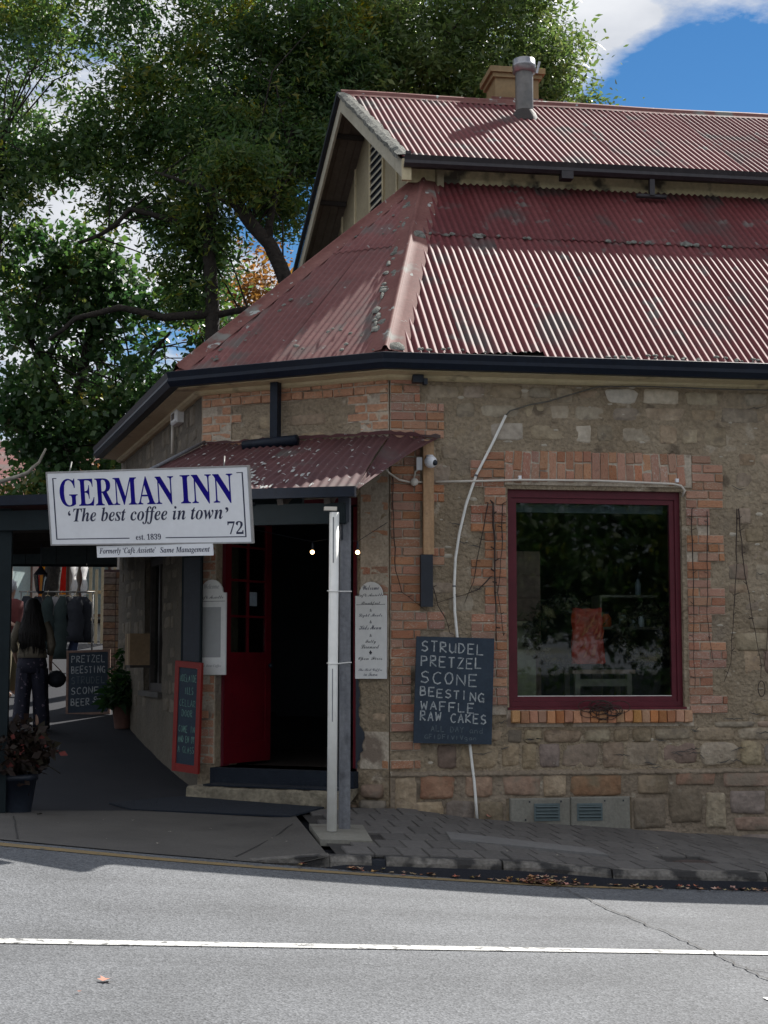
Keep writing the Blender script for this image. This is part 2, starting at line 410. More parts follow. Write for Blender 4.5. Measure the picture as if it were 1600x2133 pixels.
M['chalk'] = pmat('white_chalk', (.50,.52,.52,1), (.22,.25,.27,1), 30, .95, .0, 30, .3, 90)
M['chalk_green'] = pmat('green_chalk', (.16,.30,.25,1), (.08,.16,.14,1), 30, .95, .0, 30, .3, 90)
M['chalk_faint'] = pmat('faint_chalk', (.12,.15,.165,1), (.07,.09,.11,1), 30, .95, .0, 30, .3, 90)
M['signwhite'] = pmat('sign_white', (.82,.83,.86,1), (.88,.89,.92,1), 2, .35, .02, 30, .03, 20)
M['signblue'] = pmat('sign_blue', (.010,.006,.20,1), (.014,.008,.24,1), 2, .8, .0, 30, .05, 20, spec=.1)
M['signnavy'] = pmat('sign_navy', (.014,.018,.06,1), (.014,.018,.06,1), 2, .5, .0, 30, .05, 20)
M['menuwhite'] = pmat('menu_board_white', (.72,.72,.70,1), (.78,.78,.76,1), 2, .5, .02, 30, .05, 20)
M['ink'] = pmat('black_ink', (.02,.02,.03,1), (.03,.03,.04,1), 2, .6, .0, 30, .05, 20)
M['greyprint'] = pmat('grey_print', (.33,.34,.34,1), (.36,.37,.37,1), 2, .6, .0, 30, .05, 20)
M['steel'] = pmat('sooty_steel', (.13,.13,.125,1), (.20,.19,.175,1), 3, .5, .1, 30, .2, 14, metal=.4, spots=((.20,.13,.05,1), 2.0, .68, .1))
M['steel_bright'] = pmat('galvanised_steel', (.34,.34,.35,1), (.44,.44,.45,1), 6, .35, .05, 30, .1, 20, metal=.8)
M['grille'] = pmat('blue_grey_grille', (.08,.115,.12,1), (.11,.145,.15,1), 6, .5, .05, 30, .1, 20)
M['mat'] = pmat('door_mat', (.006,.011,.021,1), (.010,.016,.027,1), 8, .95, .6, 90, .3, 90)
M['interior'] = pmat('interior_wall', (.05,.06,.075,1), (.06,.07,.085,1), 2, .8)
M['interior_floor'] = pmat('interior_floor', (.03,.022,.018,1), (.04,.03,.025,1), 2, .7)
M['cabinet'] = pmat('brown_cabinet', (.20,.12,.095,1), (.26,.16,.12,1), 4, .7, .2, 30, .2, 20, streak=(.5,.5,3))
M['counter'] = pmat('olive_counter', (.28,.26,.16,1), (.34,.31,.2,1), 2, .7, .1, 30, .2, 15)
M['shelfwood'] = pmat('pale_shelf', (.15,.125,.10,1), (.19,.16,.13,1), 4, .7)
M['paperred'] = pmat('red_foil', (.60,.045,.02,1), (.34,.025,.012,1), 9, .35, .9, 9, .1, 20, bdist=.03)
M['orange'] = pmat('orange_plastic', (.60,.12,.03,1), (.5,.09,.03,1), 4, .4)
M['jarwhite'] = pmat('white_jars', (.25,.26,.29,1), (.15,.17,.2,1), 7, .4)
M['glass'] = glassmat('window_glass')
M['wire'] = pmat('rusty_wire', (.035,.022,.018,1), (.05,.032,.026,1), 8, .8)
M['cable'] = pmat('grey_cable', (.10,.09,.075,1), (.13,.12,.10,1), 8, .8)
M['bulb'] = emat('warm_bulb', (1.0, .62, .28, 1), 6.0)
M['bark'] = pmat('dark_bark', (.018,.014,.011,1), (.034,.027,.02,1), 5, .9, 1.0, 12, .3, 20, streak=(2,2,.5), bdist=.05)
M['bark_pale'] = pmat('pale_bark', (.30,.27,.22,1), (.38,.35,.29,1), 5, .9, .6, 12, .2, 20)
M['yellow_line'] = pmat('yellow_road_paint', (.27,.185,.075,1), (.22,.16,.08,1), 6, .8, .3, 60, .15, 60, spots=((.12,.11,.09,1), 9.0, .60, .06), bdist=.004)
M['white_line'] = pmat('white_road_paint', (.60,.60,.58,1), (.52,.52,.50,1), 6, .7, .3, 60, .08, 60, spots=[((.17,.17,.165,1), 16.0, .585, .05), ((.17,.17,.165,1), 60.0, .62, .04)], bdist=.004)
M['crack'] = pmat('crack_tar', (.05,.048,.046,1), (.085,.082,.078,1), 9, .9)
M['deadleaf'] = pmat('dry_leaf', (.34,.15,.06,1), (.42,.24,.11,1), 9, .8, .3, 40, .2, 40, island=.4, hue=.05)
M['skin'] = pmat('skin', (.42,.25,.18,1), (.46,.28,.2,1), 5, .5)
M['hair'] = pmat('dark_hair', (.008,.006,.006,1), (.014,.010,.009,1), 30, .7, .6, 60, .2, 40, streak=(3,3,.2))
M['greyhair'] = pmat('grey_hair', (.5,.5,.5,1), (.4,.4,.42,1), 30, .5, .6, 60, .2, 40)
M['taupe'] = pmat('taupe_top', (.16,.135,.10,1), (.19,.16,.12,1), 6, .85, .3, 20)
M['skirt'] = pmat('patterned_skirt', (.010,.011,.026,1), (.016,.016,.03,1), 6, .85, .3, 20, spots=((.16,.12,.16,1), 22.0, .63, .05))
M['redshirt'] = pmat('russet_shirt', (.16,.04,.035,1), (.13,.03,.03,1), 6, .85)
M['khaki'] = pmat('khaki_cloth', (.20,.17,.10,1), (.17,.15,.09,1), 6, .85)
M['denim'] = pmat('blue_denim', (.02,.035,.08,1), (.03,.045,.10,1), 12, .85)
M['cloth_black'] = pmat('black_cloth', (.008,.010,.016,1), (.014,.016,.022,1), 12, .9, .4, 10, bdist=.03)
M['cloth_teal'] = pmat('teal_cloth', (.008,.018,.018,1), (.014,.026,.024,1), 12, .9)
M['cloth_grey'] = pmat('pale_grey_cloth', (.30,.28,.28,1), (.26,.25,.25,1), 12, .9)
M['terracotta'] = pmat('terracotta', (.09,.04,.03,1), (.12,.055,.04,1), 8, .85)
M['valance'] = pmat('slate_board', (.05,.07,.075,1), (.06,.08,.085,1), 3, .7)
M['greenpost'] = pmat('dark_green_paint', (.006,.012,.015,1), (.009,.016,.019,1), 3, .6, spec=.2)
M['purplebrick'] = pmat('purple_brick_wall', (.10,.06,.06,1), (.14,.08,.075,1), 6, .9)
M['shopwhite'] = pmat('shop_wall_white', (.78,.76,.72,1), (.82,.80,.76,1), 3, .8)
M['turq'] = pmat('pale_turquoise', (.40,.52,.52,1), (.46,.56,.56,1), 3, .5)
M['yellow'] = leafmat('yellow_banner', [(0,(.75,.42,.03,1)),(1,(.8,.45,.03,1))], .7)
M['redb'] = leafmat('red_banner', [(0,(.6,.05,.03,1)),(1,(.6,.05,.03,1))], .7)
M['clothwhite'] = leafmat('white_cloth', [(0,(.75,.75,.75,1)),(1,(.75,.75,.75,1))], .6)
M['creamwood'] = pmat('cream_timber', (.50,.40,.25,1), (.44,.35,.22,1), 4, .7)
M['frost'] = pmat('note_paper', (.35,.42,.48,1), (.35,.42,.48,1), 3, .6)
M['cardboard'] = pmat('cardboard', (.24,.16,.09,1), (.28,.19,.11,1), 4, .85)
M['fence'] = pmat('timber_fence', (.16,.10,.06,1), (.22,.14,.09,1), 3, .8)

def asphalt():
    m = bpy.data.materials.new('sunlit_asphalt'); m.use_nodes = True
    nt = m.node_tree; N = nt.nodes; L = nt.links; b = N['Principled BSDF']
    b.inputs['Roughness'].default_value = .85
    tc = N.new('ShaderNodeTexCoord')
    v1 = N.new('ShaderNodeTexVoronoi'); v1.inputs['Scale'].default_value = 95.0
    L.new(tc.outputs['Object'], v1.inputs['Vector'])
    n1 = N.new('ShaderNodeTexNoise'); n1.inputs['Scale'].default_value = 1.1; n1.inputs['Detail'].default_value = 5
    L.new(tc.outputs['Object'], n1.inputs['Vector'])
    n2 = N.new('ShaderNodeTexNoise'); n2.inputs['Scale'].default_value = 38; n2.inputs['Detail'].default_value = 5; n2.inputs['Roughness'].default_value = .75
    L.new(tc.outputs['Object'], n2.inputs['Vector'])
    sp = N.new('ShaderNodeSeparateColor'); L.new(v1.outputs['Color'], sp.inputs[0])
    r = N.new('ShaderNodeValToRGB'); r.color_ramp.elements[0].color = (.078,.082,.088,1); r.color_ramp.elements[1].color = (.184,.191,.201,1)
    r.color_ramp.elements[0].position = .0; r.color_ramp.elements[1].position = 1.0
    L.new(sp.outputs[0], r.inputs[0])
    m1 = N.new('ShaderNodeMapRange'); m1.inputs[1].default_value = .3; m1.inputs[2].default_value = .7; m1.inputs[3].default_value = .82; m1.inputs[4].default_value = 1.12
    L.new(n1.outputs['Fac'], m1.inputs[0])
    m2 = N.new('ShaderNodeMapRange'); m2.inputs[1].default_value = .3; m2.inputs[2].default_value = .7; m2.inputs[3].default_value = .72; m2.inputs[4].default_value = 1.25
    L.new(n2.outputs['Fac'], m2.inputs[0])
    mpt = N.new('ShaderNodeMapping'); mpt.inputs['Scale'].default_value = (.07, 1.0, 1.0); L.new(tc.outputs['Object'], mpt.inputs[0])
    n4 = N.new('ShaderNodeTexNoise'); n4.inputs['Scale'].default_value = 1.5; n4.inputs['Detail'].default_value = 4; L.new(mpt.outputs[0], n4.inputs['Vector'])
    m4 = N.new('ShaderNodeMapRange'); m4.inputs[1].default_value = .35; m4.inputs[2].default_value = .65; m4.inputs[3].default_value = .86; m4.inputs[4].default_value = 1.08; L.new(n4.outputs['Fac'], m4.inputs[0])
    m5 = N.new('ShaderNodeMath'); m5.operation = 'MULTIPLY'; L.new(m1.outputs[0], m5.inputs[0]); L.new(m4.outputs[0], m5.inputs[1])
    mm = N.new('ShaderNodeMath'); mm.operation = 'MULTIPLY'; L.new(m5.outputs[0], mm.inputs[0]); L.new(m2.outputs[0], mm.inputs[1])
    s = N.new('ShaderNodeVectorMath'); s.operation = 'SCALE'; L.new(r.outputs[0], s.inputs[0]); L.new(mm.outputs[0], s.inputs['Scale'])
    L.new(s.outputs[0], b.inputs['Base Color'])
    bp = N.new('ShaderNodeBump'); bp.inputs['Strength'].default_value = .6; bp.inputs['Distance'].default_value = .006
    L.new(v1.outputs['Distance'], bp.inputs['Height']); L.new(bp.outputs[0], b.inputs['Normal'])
    return m
M['asphalt'] = asphalt()

from mathutils import noise as mnoise
def interp(x, pts):
    return float(np.interp(x, [p[0] for p in pts], [p[1] for p in pts]))
FK = [(-60,4.0),(-8,.75),(-3.2,.231),(-2.2,.12),(-1.2,.02),(-.9,.08),(.52,.005),(1.25,-.07),(2.35,-.11),(6,-.38),(12,-.8),(60,-3)]
FB = [(-60,.8),(-8,.22),(-3.6,.15),(-1.7,.13),(-.2,.13),(.09,.127),(.8,.021),(2.27,-.1),(3.65,-.21),(12,-.8),(60,-3)]
KB = [(-60,4.0),(-8,.75),(-3.2,.231),(-2.2,.12),(-1.2,.02),(-.36,-.062),(.52,-.142),(1.24,-.188),(2.35,-.24),(6,-.5),(12,-.95),(60,-3.2)]
VK = -3.1
def G(u, v):
    a = interp(u, FK); b = interp(u, FB)
    if v < 0:
        t = max(0, (v-VK)/(-VK)); return a*(1-t)+b*t
    return b + min(.045*v+.0075*v*v, .045*12+.0075*144) + .02*max(0, v-12)
def Wl(u): return -.085-.0425*max(-40, min(40, u))
def Rd(u, v):
    t = max(0, min(1, (VK-v)/2.9)); return interp(u, KB)*(1-t)+Wl(u)*t

def sheet(name, us, vs, zf, m, dz=0, kind='structure', parent=None, keep=None):
    b = MB(); nv = len(vs)
    b.v = [(u, v, zf(u, v)+dz) for u in us for v in vs]
    for i in range(len(us)-1):
        for j in range(nv-1):
            if keep and not keep((us[i]+us[i+1])/2, (vs[j]+vs[j+1])/2): continue
            b.f.append((i*nv+j, (i+1)*nv+j, (i+1)*nv+j+1, i*nv+j+1)); b.sm.append(True)
    return b.build(name, m, parent, kind)

def fr(a, b, n): return [a+(b-a)*i/n for i in range(n+1)]

# ------------------------------------------------------------ ground, road, footpath
usf = fr(-400, -60, 6)[:-1]+fr(-60, -8, 13)[:-1]+fr(-8, 8, 80)[:-1]+fr(8, 60, 13)[:-1]+fr(60, 400, 6)
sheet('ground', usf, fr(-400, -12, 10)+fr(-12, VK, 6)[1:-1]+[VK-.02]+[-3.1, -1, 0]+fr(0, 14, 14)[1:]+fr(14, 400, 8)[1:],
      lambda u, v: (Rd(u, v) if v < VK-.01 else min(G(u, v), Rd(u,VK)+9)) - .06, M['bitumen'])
sheet('road', fr(-60, -8, 13)[:-1]+fr(-8, 8, 64)[:-1]+fr(8, 60, 13), fr(-13.5, -6, 8)[:-1]+fr(-6, VK+.02, 10), Rd, M['asphalt'])
# footpath bed under the pavers, and the concrete crossover on the left
sheet('footpath', fr(-.85, 12, 60), fr(VK+.12, .1, 12), G, M['bed'], -.014)
def slab_keep(u, v): return True
def lane_keep(u, v): return True
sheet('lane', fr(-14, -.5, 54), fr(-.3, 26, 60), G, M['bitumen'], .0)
b = MB()
cross = sheet('driveway_crossover', fr(-9, -.93, 36), fr(VK-.02, -.15, 14), G, M['concrete'], .006)
# joints of the crossover
jn = MB()
def strip_on(b, pts, w, zf, dz):
    pts = [Vector((p[0], p[1], 0)) for p in pts]; L = []
    for i, p in enumerate(pts):
        d = (pts[min(i+1, len(pts)-1)]-pts[max(0, i-1)]).normalized(); n = Vector((-d.y, d.x, 0))
        ww = w[i] if isinstance(w, (list, tuple)) else w
        for s in (-1, 1):
            q = p+n*s*ww/2; L.append((q.x, q.y, zf(q.x, q.y)+dz))
    b.add(L, [(2*i, 2*i+1, 2*i+3, 2*i+2) for i in range(len(pts)-1)], True)
def jag(a, b_, n, amp, seed=1):
    rr = random.Random(seed); out = []
    a = Vector(a); b_ = Vector(b_); d = (b_-a); nn = Vector((-d.y, d.x)).normalized()
    for i in range(n+1):
        o = 0 if i in (0, n) else rr.uniform(-amp, amp)
        out.append(a+d*(i/n)+nn*o)
    return out
strip_on(jn, jag((-1.004,-1.17), (-1.582,-2.95), 8, .006), .012, G, .010)
strip_on(jn, jag((-3.3,-.9), (-3.1,-3.0), 8, .006), .012, G, .010)
strip_on(jn, jag((-9,-.2), (-.93,-.2), 30, .01), .02, G, .012)
jn.build('slab_joint', M['bed'], cross)
# road paint
b = MB(); strip_on(b, [(u, -3.30+.03*math.sin(u*1.3)+ (0 if u < -1.5 else .045*(u+1.5)), 0) for u in fr(-40, 1.35, 120)], .115, Rd, .004)
o = b.build('yellow_line', M['yellow_line']); o['kind'] = 'structure'
b = MB(); strip_on(b, [(u, -5.985+.0*u, 0) for u in fr(-50, 50, 200)], .115, Rd, .005)
o = b.build('white_line', M['white_line']); o['kind'] = 'structure'
b = MB(); strip_on(b, [(u, -7.17, 0) for u in fr(.635, 1.9, 6)], .055, Rd, .005)
o = b.build('lane_dash', M['white_line']); o['kind'] = 'structure'
cr = MB()
pts = []
for (a, c_) in zip([(.682,-3.178),(.722,-3.604),(.747,-4.572),(.80,-5.414),(.819,-6.052),(.842,-6.713)], [(.722,-3.604),(.747,-4.572),(.80,-5.414),(.819,-6.052),(.842,-6.713),(.88,-8.2)]):
    pts += jag(a, c_, 9, .022, len(pts)+2)[:-1]
strip_on(cr, pts, [.004+.009*abs(math.sin(i*1.7)) for i in range(len(pts))], Rd, .009)
strip_on(cr, jag((.834,-6.42), (1.3,-6.9), 8, .02, 5), .007, Rd, .009)
strip_on(cr, jag((.70,-4.1), (.79,-4.75), 8, .02, 6), .005, Rd, .009)
o = cr.build('road_crack', M['crack']); o['kind'] = 'structure'

# ------------------------------------------------------------ kerb stones with drain outlet
def kerb_stone(u0, u1, parent, name='kerb_stone'):
    b = MB(); n = max(2, int((u1-u0)/.12)); rr = random.Random(int(u0*100)+900)
    rows = []
    for i in range(n+1):
        u = u0+(u1-u0)*i/n
        zt = interp(u, FK); zb = interp(u, KB)-.08
        j = rr.uniform(-.006, .006)
        taper = 0
        prof = [(VK+j, zb), (VK+.006+j, zt-.035+rr.uniform(-.008,.006)), (VK+.028+rr.uniform(-.006,.008), zt+.002), (VK+.125, zt+.004), (VK+.125, zb)]
        rows.append([(u, y, z) for y, z in prof])
    vs = [p for r in rows for p in r]; k = 5
    fs = [(i*k+j, (i+1)*k+j, (i+1)*k+j+1, i*k+j+1) for i in range(n) for j in range(k-1)]
    fs += [tuple(range(k))[::-1], tuple(n*k+j for j in range(k))]
    b.add(vs, fs)
    o = b.build(name, M['kerb'], parent); fix_normals(o); return o
kerb = bpy.data.objects.new('kerb', None); COL.objects.link(kerb); ORG['kerb'] = Vector((0,0,0)); kerb['kind'] = 'structure'
for a, c_ in ((-.92,-.615),(-.515,.335),(.345,1.155),(1.165,2.35),(2.36,3.6),(3.61,4.9),(4.91,6.2),(6.21,7.5)):
    kerb_stone(a+.003, c_-.003, kerb)
b = MB(); b.box(-.615,-.515, VK+.02, VK+.5, -.3, .04); b.build('drain_outlet', M['black'], kerb)
b = MB()  # ramped kerb end
zt = lambda u: interp(u, KB)+max(0, (u+1.5)/.58)*.08
b.add([(-1.5,VK,zt(-1.5)-.02),(-.923,VK,zt(-.923)-.12),(-.923,VK,.085),(-1.5,VK,zt(-1.5)+.006),(-1.5,VK+.13,zt(-1.5)+.008),(-.923,VK+.13,.088)], [(0,1,2,3),(3,2,5,4)])
b.build('ramp_kerb', M['kerb'], kerb)

# ------------------------------------------------------------ paving
foot = bpy.data.objects['footpath']; ORG['footpath'] = Vector((0,0,0))
pm = []
for k in range(3):
    b = MB(); rr = random.Random(k)
    b.bevbox(-.5, .5, -.5, .5, -.5, .5, .0)
    b = MB()
    e = .025
    vs = [(-.5,-.5,-.5),(.5,-.5,-.5),(.5,.5,-.5),(-.5,.5,-.5),(-.5,-.5,.35),(.5,-.5,.35),(.5,.5,.35),(-.5,.5,.35)]
    vs += [(x*(1-2*e)+rr.uniform(-.008,.008), y*(1-e)+rr.uniform(-.005,.005), .5) for x, y in ((-.5,-.5),(.5,-.5),(.5,.5),(-.5,.5))]
    b.add(vs, [(0,3,2,1),(0,1,5,4),(1,2,6,5),(2,3,7,6),(3,0,4,7),(4,5,9,8),(5,6,10,9),(6,7,11,10),(7,4,8,11),(8,9,10,11)])
    me = b.mesh('paver'); me.materials.append(M['paver']); pm.append(me)
rr = random.Random(3)
PW, PL = .203, .405
nrow = 7
cover_c = (1.99, -2.48)
for j in range(nrow):
    v0 = VK+.13+j*PL
    for i in range(30):
        u0 = -.78 + i*PW*1.0 + (.1 if j % 2 else 0)
        if j >= 2 and u0 < -.5-(j-2)*-.0 and j < 3: continue
        uc = u0+PW/2; vc = v0+PL/2
        if uc > 5.0: continue
        if vc > -.02: continue
        if -.93 < uc < -.42 and -2.35 < vc < -1.3: continue
        if math.hypot(uc-cover_c[0], (vc-cover_c[1])*.7) < .17: continue
        # lifted strip
        z = G(uc, vc)
        sl = math.atan2(G(uc+.1, vc)-G(uc-.1, vc), .2); cl = math.atan2(G(uc, min(vc+.1,0))-G(uc, vc-.1), min(vc+.1,0)-vc+.1)
        inst('paver', rr.choice(pm), foot, (uc, vc, z-.024+rr.uniform(-.003,.003)), (cl+R_(rr.uniform(-.5,.5)), -sl+R_(rr.uniform(-.5,.5)), R_(rr.uniform(-.4,.4))), (PW-.009, PL-.010, .06))
# concrete around the post, the metal strip and the round cover
b = MB()
def slabpoly(b, pts, zf, t, dz):
    n = len(pts); vs = [(x, y, zf(x, y)+dz) for x, y in pts]+[(x, y, zf(x, y)+dz-t) for x, y in pts]
    b.add(vs, [tuple(range(n)), tuple(range(2*n-1, n-1, -1))]+[(i, n+i, n+(i+1) % n, (i+1) % n) for i in range(n)])
slabpoly(b, [(-.90,-2.30),(-.50,-2.33),(-.44,-1.35),(-.88,-1.3)], G, .05, .014)
o = b.build('post_pad', M['concrete_grey'], foot); fix_normals(o)
b = MB(); slabpoly(b, [(.15,-2.12),(1.36,-2.36),(1.34,-1.98),(.20,-1.66)], G, .02, .018)
o = b.build('cover_strip', pmat('pale_strip', (.15,.145,.14,1), (.17,.165,.16,1), 3, .85, .2, 60), foot); fix_normals(o)
b = MB(); b.lathe((cover_c[0], cover_c[1], G(*cover_c)-.01), [(.15,-.03),(.15,.006),(.12,.010),(.02,.010)], 20)
cov = b.build('inspection_cover', pmat('iron_cover', (.05,.035,.03,1), (.07,.05,.045,1), 8, .7, .5, 60), None)
tag(cov, 'small round rusty iron cover set flush in the pavers near the kerb', 'cover')

# ------------------------------------------------------------ the building
BL = 'old stone and brick corner building with a rusty red corrugated roof'
inn = thing('stone_building', BL, 'building', (0, 0, 0))
AC = R_(146.04); A3 = R_(99.1)
J = Vector((-1.709, 1.151, 0))
def frame(o, ang):
    # local x to the right seen from outside, y inwards, z up
    c, s = math.cos(ang), math.sin(ang)
    return Matrix(((c, -s, 0, o[0]), (s, c, 0, o[1]), (0, 0, 1, o[2]), (0, 0, 0, 1)))
MF = Matrix.Identity(4)
MC = frame((0,0,0), AC-math.pi)      # x from -2.06 (left) to 0
M3 = frame(J, A3-math.pi)            # x from -6 (far) to 0
WT = 4.18
def relief(name, Mx, x0, x1, z0, z1, step, holes, m, parent, amp=.017, y=-.008):
    nx = int((x1-x0)/step); nz = int((z1-z0)/step); b = MB()
    for i in range(nx+1):
        for k in range(nz+1):
            x = x0+(x1-x0)*i/nx; z = z0+(z1-z0)*k/nz
            p = Mx @ Vector((x, 0, z))
            d = mnoise.noise(p*3.1)*.7+mnoise.noise(p*8.0)*.5+mnoise.noise(p*19.)*.25
            b.v.append(tuple(Mx @ Vector((x, y-amp*d, z))))
    for i in range(nx):
        for k in range(nz):
            xc = x0+(x1-x0)*(i+.5)/nx; zc = z0+(z1-z0)*(k+.5)/nz
            if any(h[0] < xc < h[1] and h[2] < zc < h[3] for h in holes): continue
            b.f.append((i*(nz+1)+k, (i+1)*(nz+1)+k, (i+1)*(nz+1)+k+1, i*(nz+1)+k+1)); b.sm.append(True)
    return b.build(name, m, parent)
WIN = (1.125, 2.85, 1.03, 3.09)
DO = (-1.875, -.335, .44, 3.02)        # door opening in the corner wall (local x)
W3W = (-3.45, -2.15, 1.12, 2.68)
# slabs
b = MB(); T = .42
b.box(0.01, WIN[0], 0, T, -1.0, WT); b.box(WIN[1], 9, 0.0, T, -1.6, WT)
b.box(WIN[0], WIN[1], 0, T, -1.0, WIN[2]); b.box(WIN[0], WIN[1], 0, T, WIN[3]+.04, WT)
fwall = b.build('front_wall', M['render'], inn)
relief('wall_render', MF, .0, 4.7, -.35, WT, .045, [(WIN[0]-.0, WIN[1]+.0, WIN[2]-.02, WIN[3]+.06)], M['render'], fwall)
b = MB()
b.box(DO[1], -.01, 0, T, -.6, WT, MC); b.box(-2.06, DO[0], 0, T, -.6, WT, MC); b.box(DO[0], DO[1], 0, T, -.6, DO[2], MC); b.box(DO[0], DO[1], 0, T, DO[3], WT, MC)
cwall = b.build('corner_wall', M['render'], inn)
relief('wall_render', MC, -2.07, .0, -.2, WT, .045, [DO], M['render'], cwall)
b = MB()
T = .13
b.box(W3W[1], 0, 0, T, -.5, WT, M3); b.box(-5.6, W3W[0], 0, T, -.5, WT, M3); b.box(W3W[0], W3W[1], 0, T, -.5, W3W[2], M3); b.box(W3W[0], W3W[1], 0, T, W3W[3], WT, M3)
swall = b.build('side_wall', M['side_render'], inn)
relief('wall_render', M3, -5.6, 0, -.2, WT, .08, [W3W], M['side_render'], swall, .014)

# inner rooms so that openings look into something
b = MB()
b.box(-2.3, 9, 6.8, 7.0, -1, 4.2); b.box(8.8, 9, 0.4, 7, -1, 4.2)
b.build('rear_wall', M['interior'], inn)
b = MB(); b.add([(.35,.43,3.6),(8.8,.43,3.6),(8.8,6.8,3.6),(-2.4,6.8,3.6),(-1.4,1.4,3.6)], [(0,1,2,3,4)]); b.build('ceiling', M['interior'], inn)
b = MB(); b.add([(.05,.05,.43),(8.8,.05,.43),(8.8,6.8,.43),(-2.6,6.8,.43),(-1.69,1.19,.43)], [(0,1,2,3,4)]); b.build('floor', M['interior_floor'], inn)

# ---------------------------------------------------------------- bricks
bm_ = {}
for key in ('brick', 'brick_pale', 'sillbrick'):
    L_ = []
    for k in range(4):
        b = MB(); rr = random.Random(k+10)
        j = lambda a: rr.uniform(-a, a)
        e = .05
        vs = [(-.5,.5,-.5),(.5,.5,-.5),(.5,.5,.5),(-.5,.5,.5)]
        ring = [(-.5,-.5),(0,-.5),(.5,-.5),(.5,0),(.5,.5),(0,.5),(-.5,.5),(-.5,0)]
        vs += [(x*(1+j(.02)), -.38, z*(1+j(.04))) for x, z in ring]
        vs += [(x*.94+j(.02), -.5+j(.04), z*.86+j(.04)) for x, z in ring]
        fs = [(4+i, 4+(i+1) % 8, 12+(i+1) % 8, 12+i) for i in range(8)]+[tuple(12+i for i in range(8))[::1]]
        fs += [(0,4,5,6,1)[::-1], (1,6,7,8,2)[::-1], (2,8,9,10,3)[::-1], (3,10,11,4,0)[::-1]]
        b.add(vs, fs, False)
        me = b.mesh('brick'); me.materials.append(M[key]); 
        bmm = bmesh.new(); bmm.from_mesh(me); bmesh.ops.recalc_face_normals(bmm, faces=bmm.faces); bmm.to_mesh(me); bmm.free()
        L_.append(me)
    bm_[key] = L_
rb = random.Random(5)
NB = [0]
spare = MB()
def brick(Mx, x0, x1, z0, z1, parent, key='brick', proud=.034, gap=.010, tilt=0, depth=.10, name='brick'):
    w = x1-x0-gap; h = z1-z0-gap
    if w < .02 or h < .02 or (name == 'brick' and rb.random() < .045): return
    w *= rb.uniform(.97, 1.0); h *= rb.uniform(.94, 1.0)
    c = Mx @ Vector(((x0+x1)/2, -proud+depth/2+rb.uniform(-.006,.009), (z0+z1)/2+rb.uniform(-.003,.003)))
    ang = math.atan2(Mx[1][0], Mx[0][0])
    NB[0] += 1
    rot = Matrix.Rotation(ang, 3, 'Z') @ Matrix.Rotation(tilt+R_(rb.uniform(-.8,.8)), 3, 'Y')
    if NB[0] > 296:
        mm = Matrix.Translation(c) @ rot.to_4x4() @ Matrix.Diagonal((w, depth, h, 1))
        me = rb.choice(bm_[key])
        spare.add([mm @ v.co for v in me.vertices], [tuple(p.vertices) for p in me.polygons]); return
    inst(name, rb.choice(bm_[key]), parent, c, rot.to_euler(), (w, depth, h))
CH = .0855
def course_row(Mx, z0, x0, x1, parent, phase, key, proud=.034):
    """bricks from x0 to x1, alternating headers and stretchers"""
    x = x0; seq = [.115, .23] if phase else [.23, .115]; i = 0
    while x < x1-.03:
        w = min(seq[i % 2]*rb.uniform(.93, 1.05), x1-x)
        if x1-(x+w) < .05: w = x1-x
        brick(Mx, x, x+w, z0, z0+CH, parent, key, proud); x += w; i += 1
BR = []   # occupied rectangles for the rubble (frame, x0,x1,z0,z1)
# sill, most visible
ns = 21
for i in range(ns):
    x0 = 1.14+(2.895-1.14)*i/ns; brick(MF, x0, x0+(2.895-1.14)/ns, .882, 1.005, fwall, 'sillbrick', .085, .006, 0, .16, 'sill_brick')
NB[0] = 0
BR.append(('F', 1.1, 2.93, .85, 1.03))
# arch of soldier bricks
for i in range(26):
    t = (i+.5)/26; x0 = .93+(3.14-.93)*i/26; x1 = x0+(3.14-.93)/26
    zb = 3.125+.035*math.sin(math.pi*t); zt_ = 3.452+.012*math.sin(math.pi*t)
    tl = R_((t-.5)*-14)
    s = .62 if (i % 3) else .38
    key = 'brick' if rb.random() < .72 else 'brick_pale'
    if x0 < 1.10 or x1 > 2.95:
        continue
    if rb.random() < .35:
        brick(MF, x0, x1, zb, zt_, fwall, key, .032, .008, tl)
    else:
        zm = zb+(zt_-zb)*s
        brick(MF, x0, x1, zb, zm, fwall, key, .032, .008, tl); brick(MF, x0, x1, zm, zt_, fwall, key, .032, .008, tl)
BR.append(('F', .88, 3.17, 3.09, 3.5))
# jamb bricks beside the window
z = 3.11+4*CH-CH
k = 0
zz = .965
n_c = int((3.45-.965)/CH)
for c_ in range(n_c):
    z0 = .965+c_*CH
    low = z0 < 1.85
    key = 'brick_pale' if (low and rb.random() < .75) or rb.random() < .15 else 'brick'
    top = z0 > 3.08
    # right jamb: teeth three courses wide then narrow
    r_out = 3.268 if (c_ % 6) in (0, 1, 5) else 3.128
    if top: r_out = 3.268 if z0 < 3.30 else 3.15
    r_in = 2.885 if not top else 2.95
    course_row(MF, z0, r_in, r_out, fwall, c_ % 2, key)
    BR.append(('F', r_in, r_out, z0, z0+CH))
    l_out = .766 if (c_ % 6) in (3, 4, 2) else .898
    if top: l_out = .766 if z0 < 3.30 else .91
    l_in = 1.115 if not top else 1.10
    course_row(MF, z0, l_out, l_in, fwall, c_ % 2, key)
    BR.append(('F', l_out, l_in, z0, z0+CH))
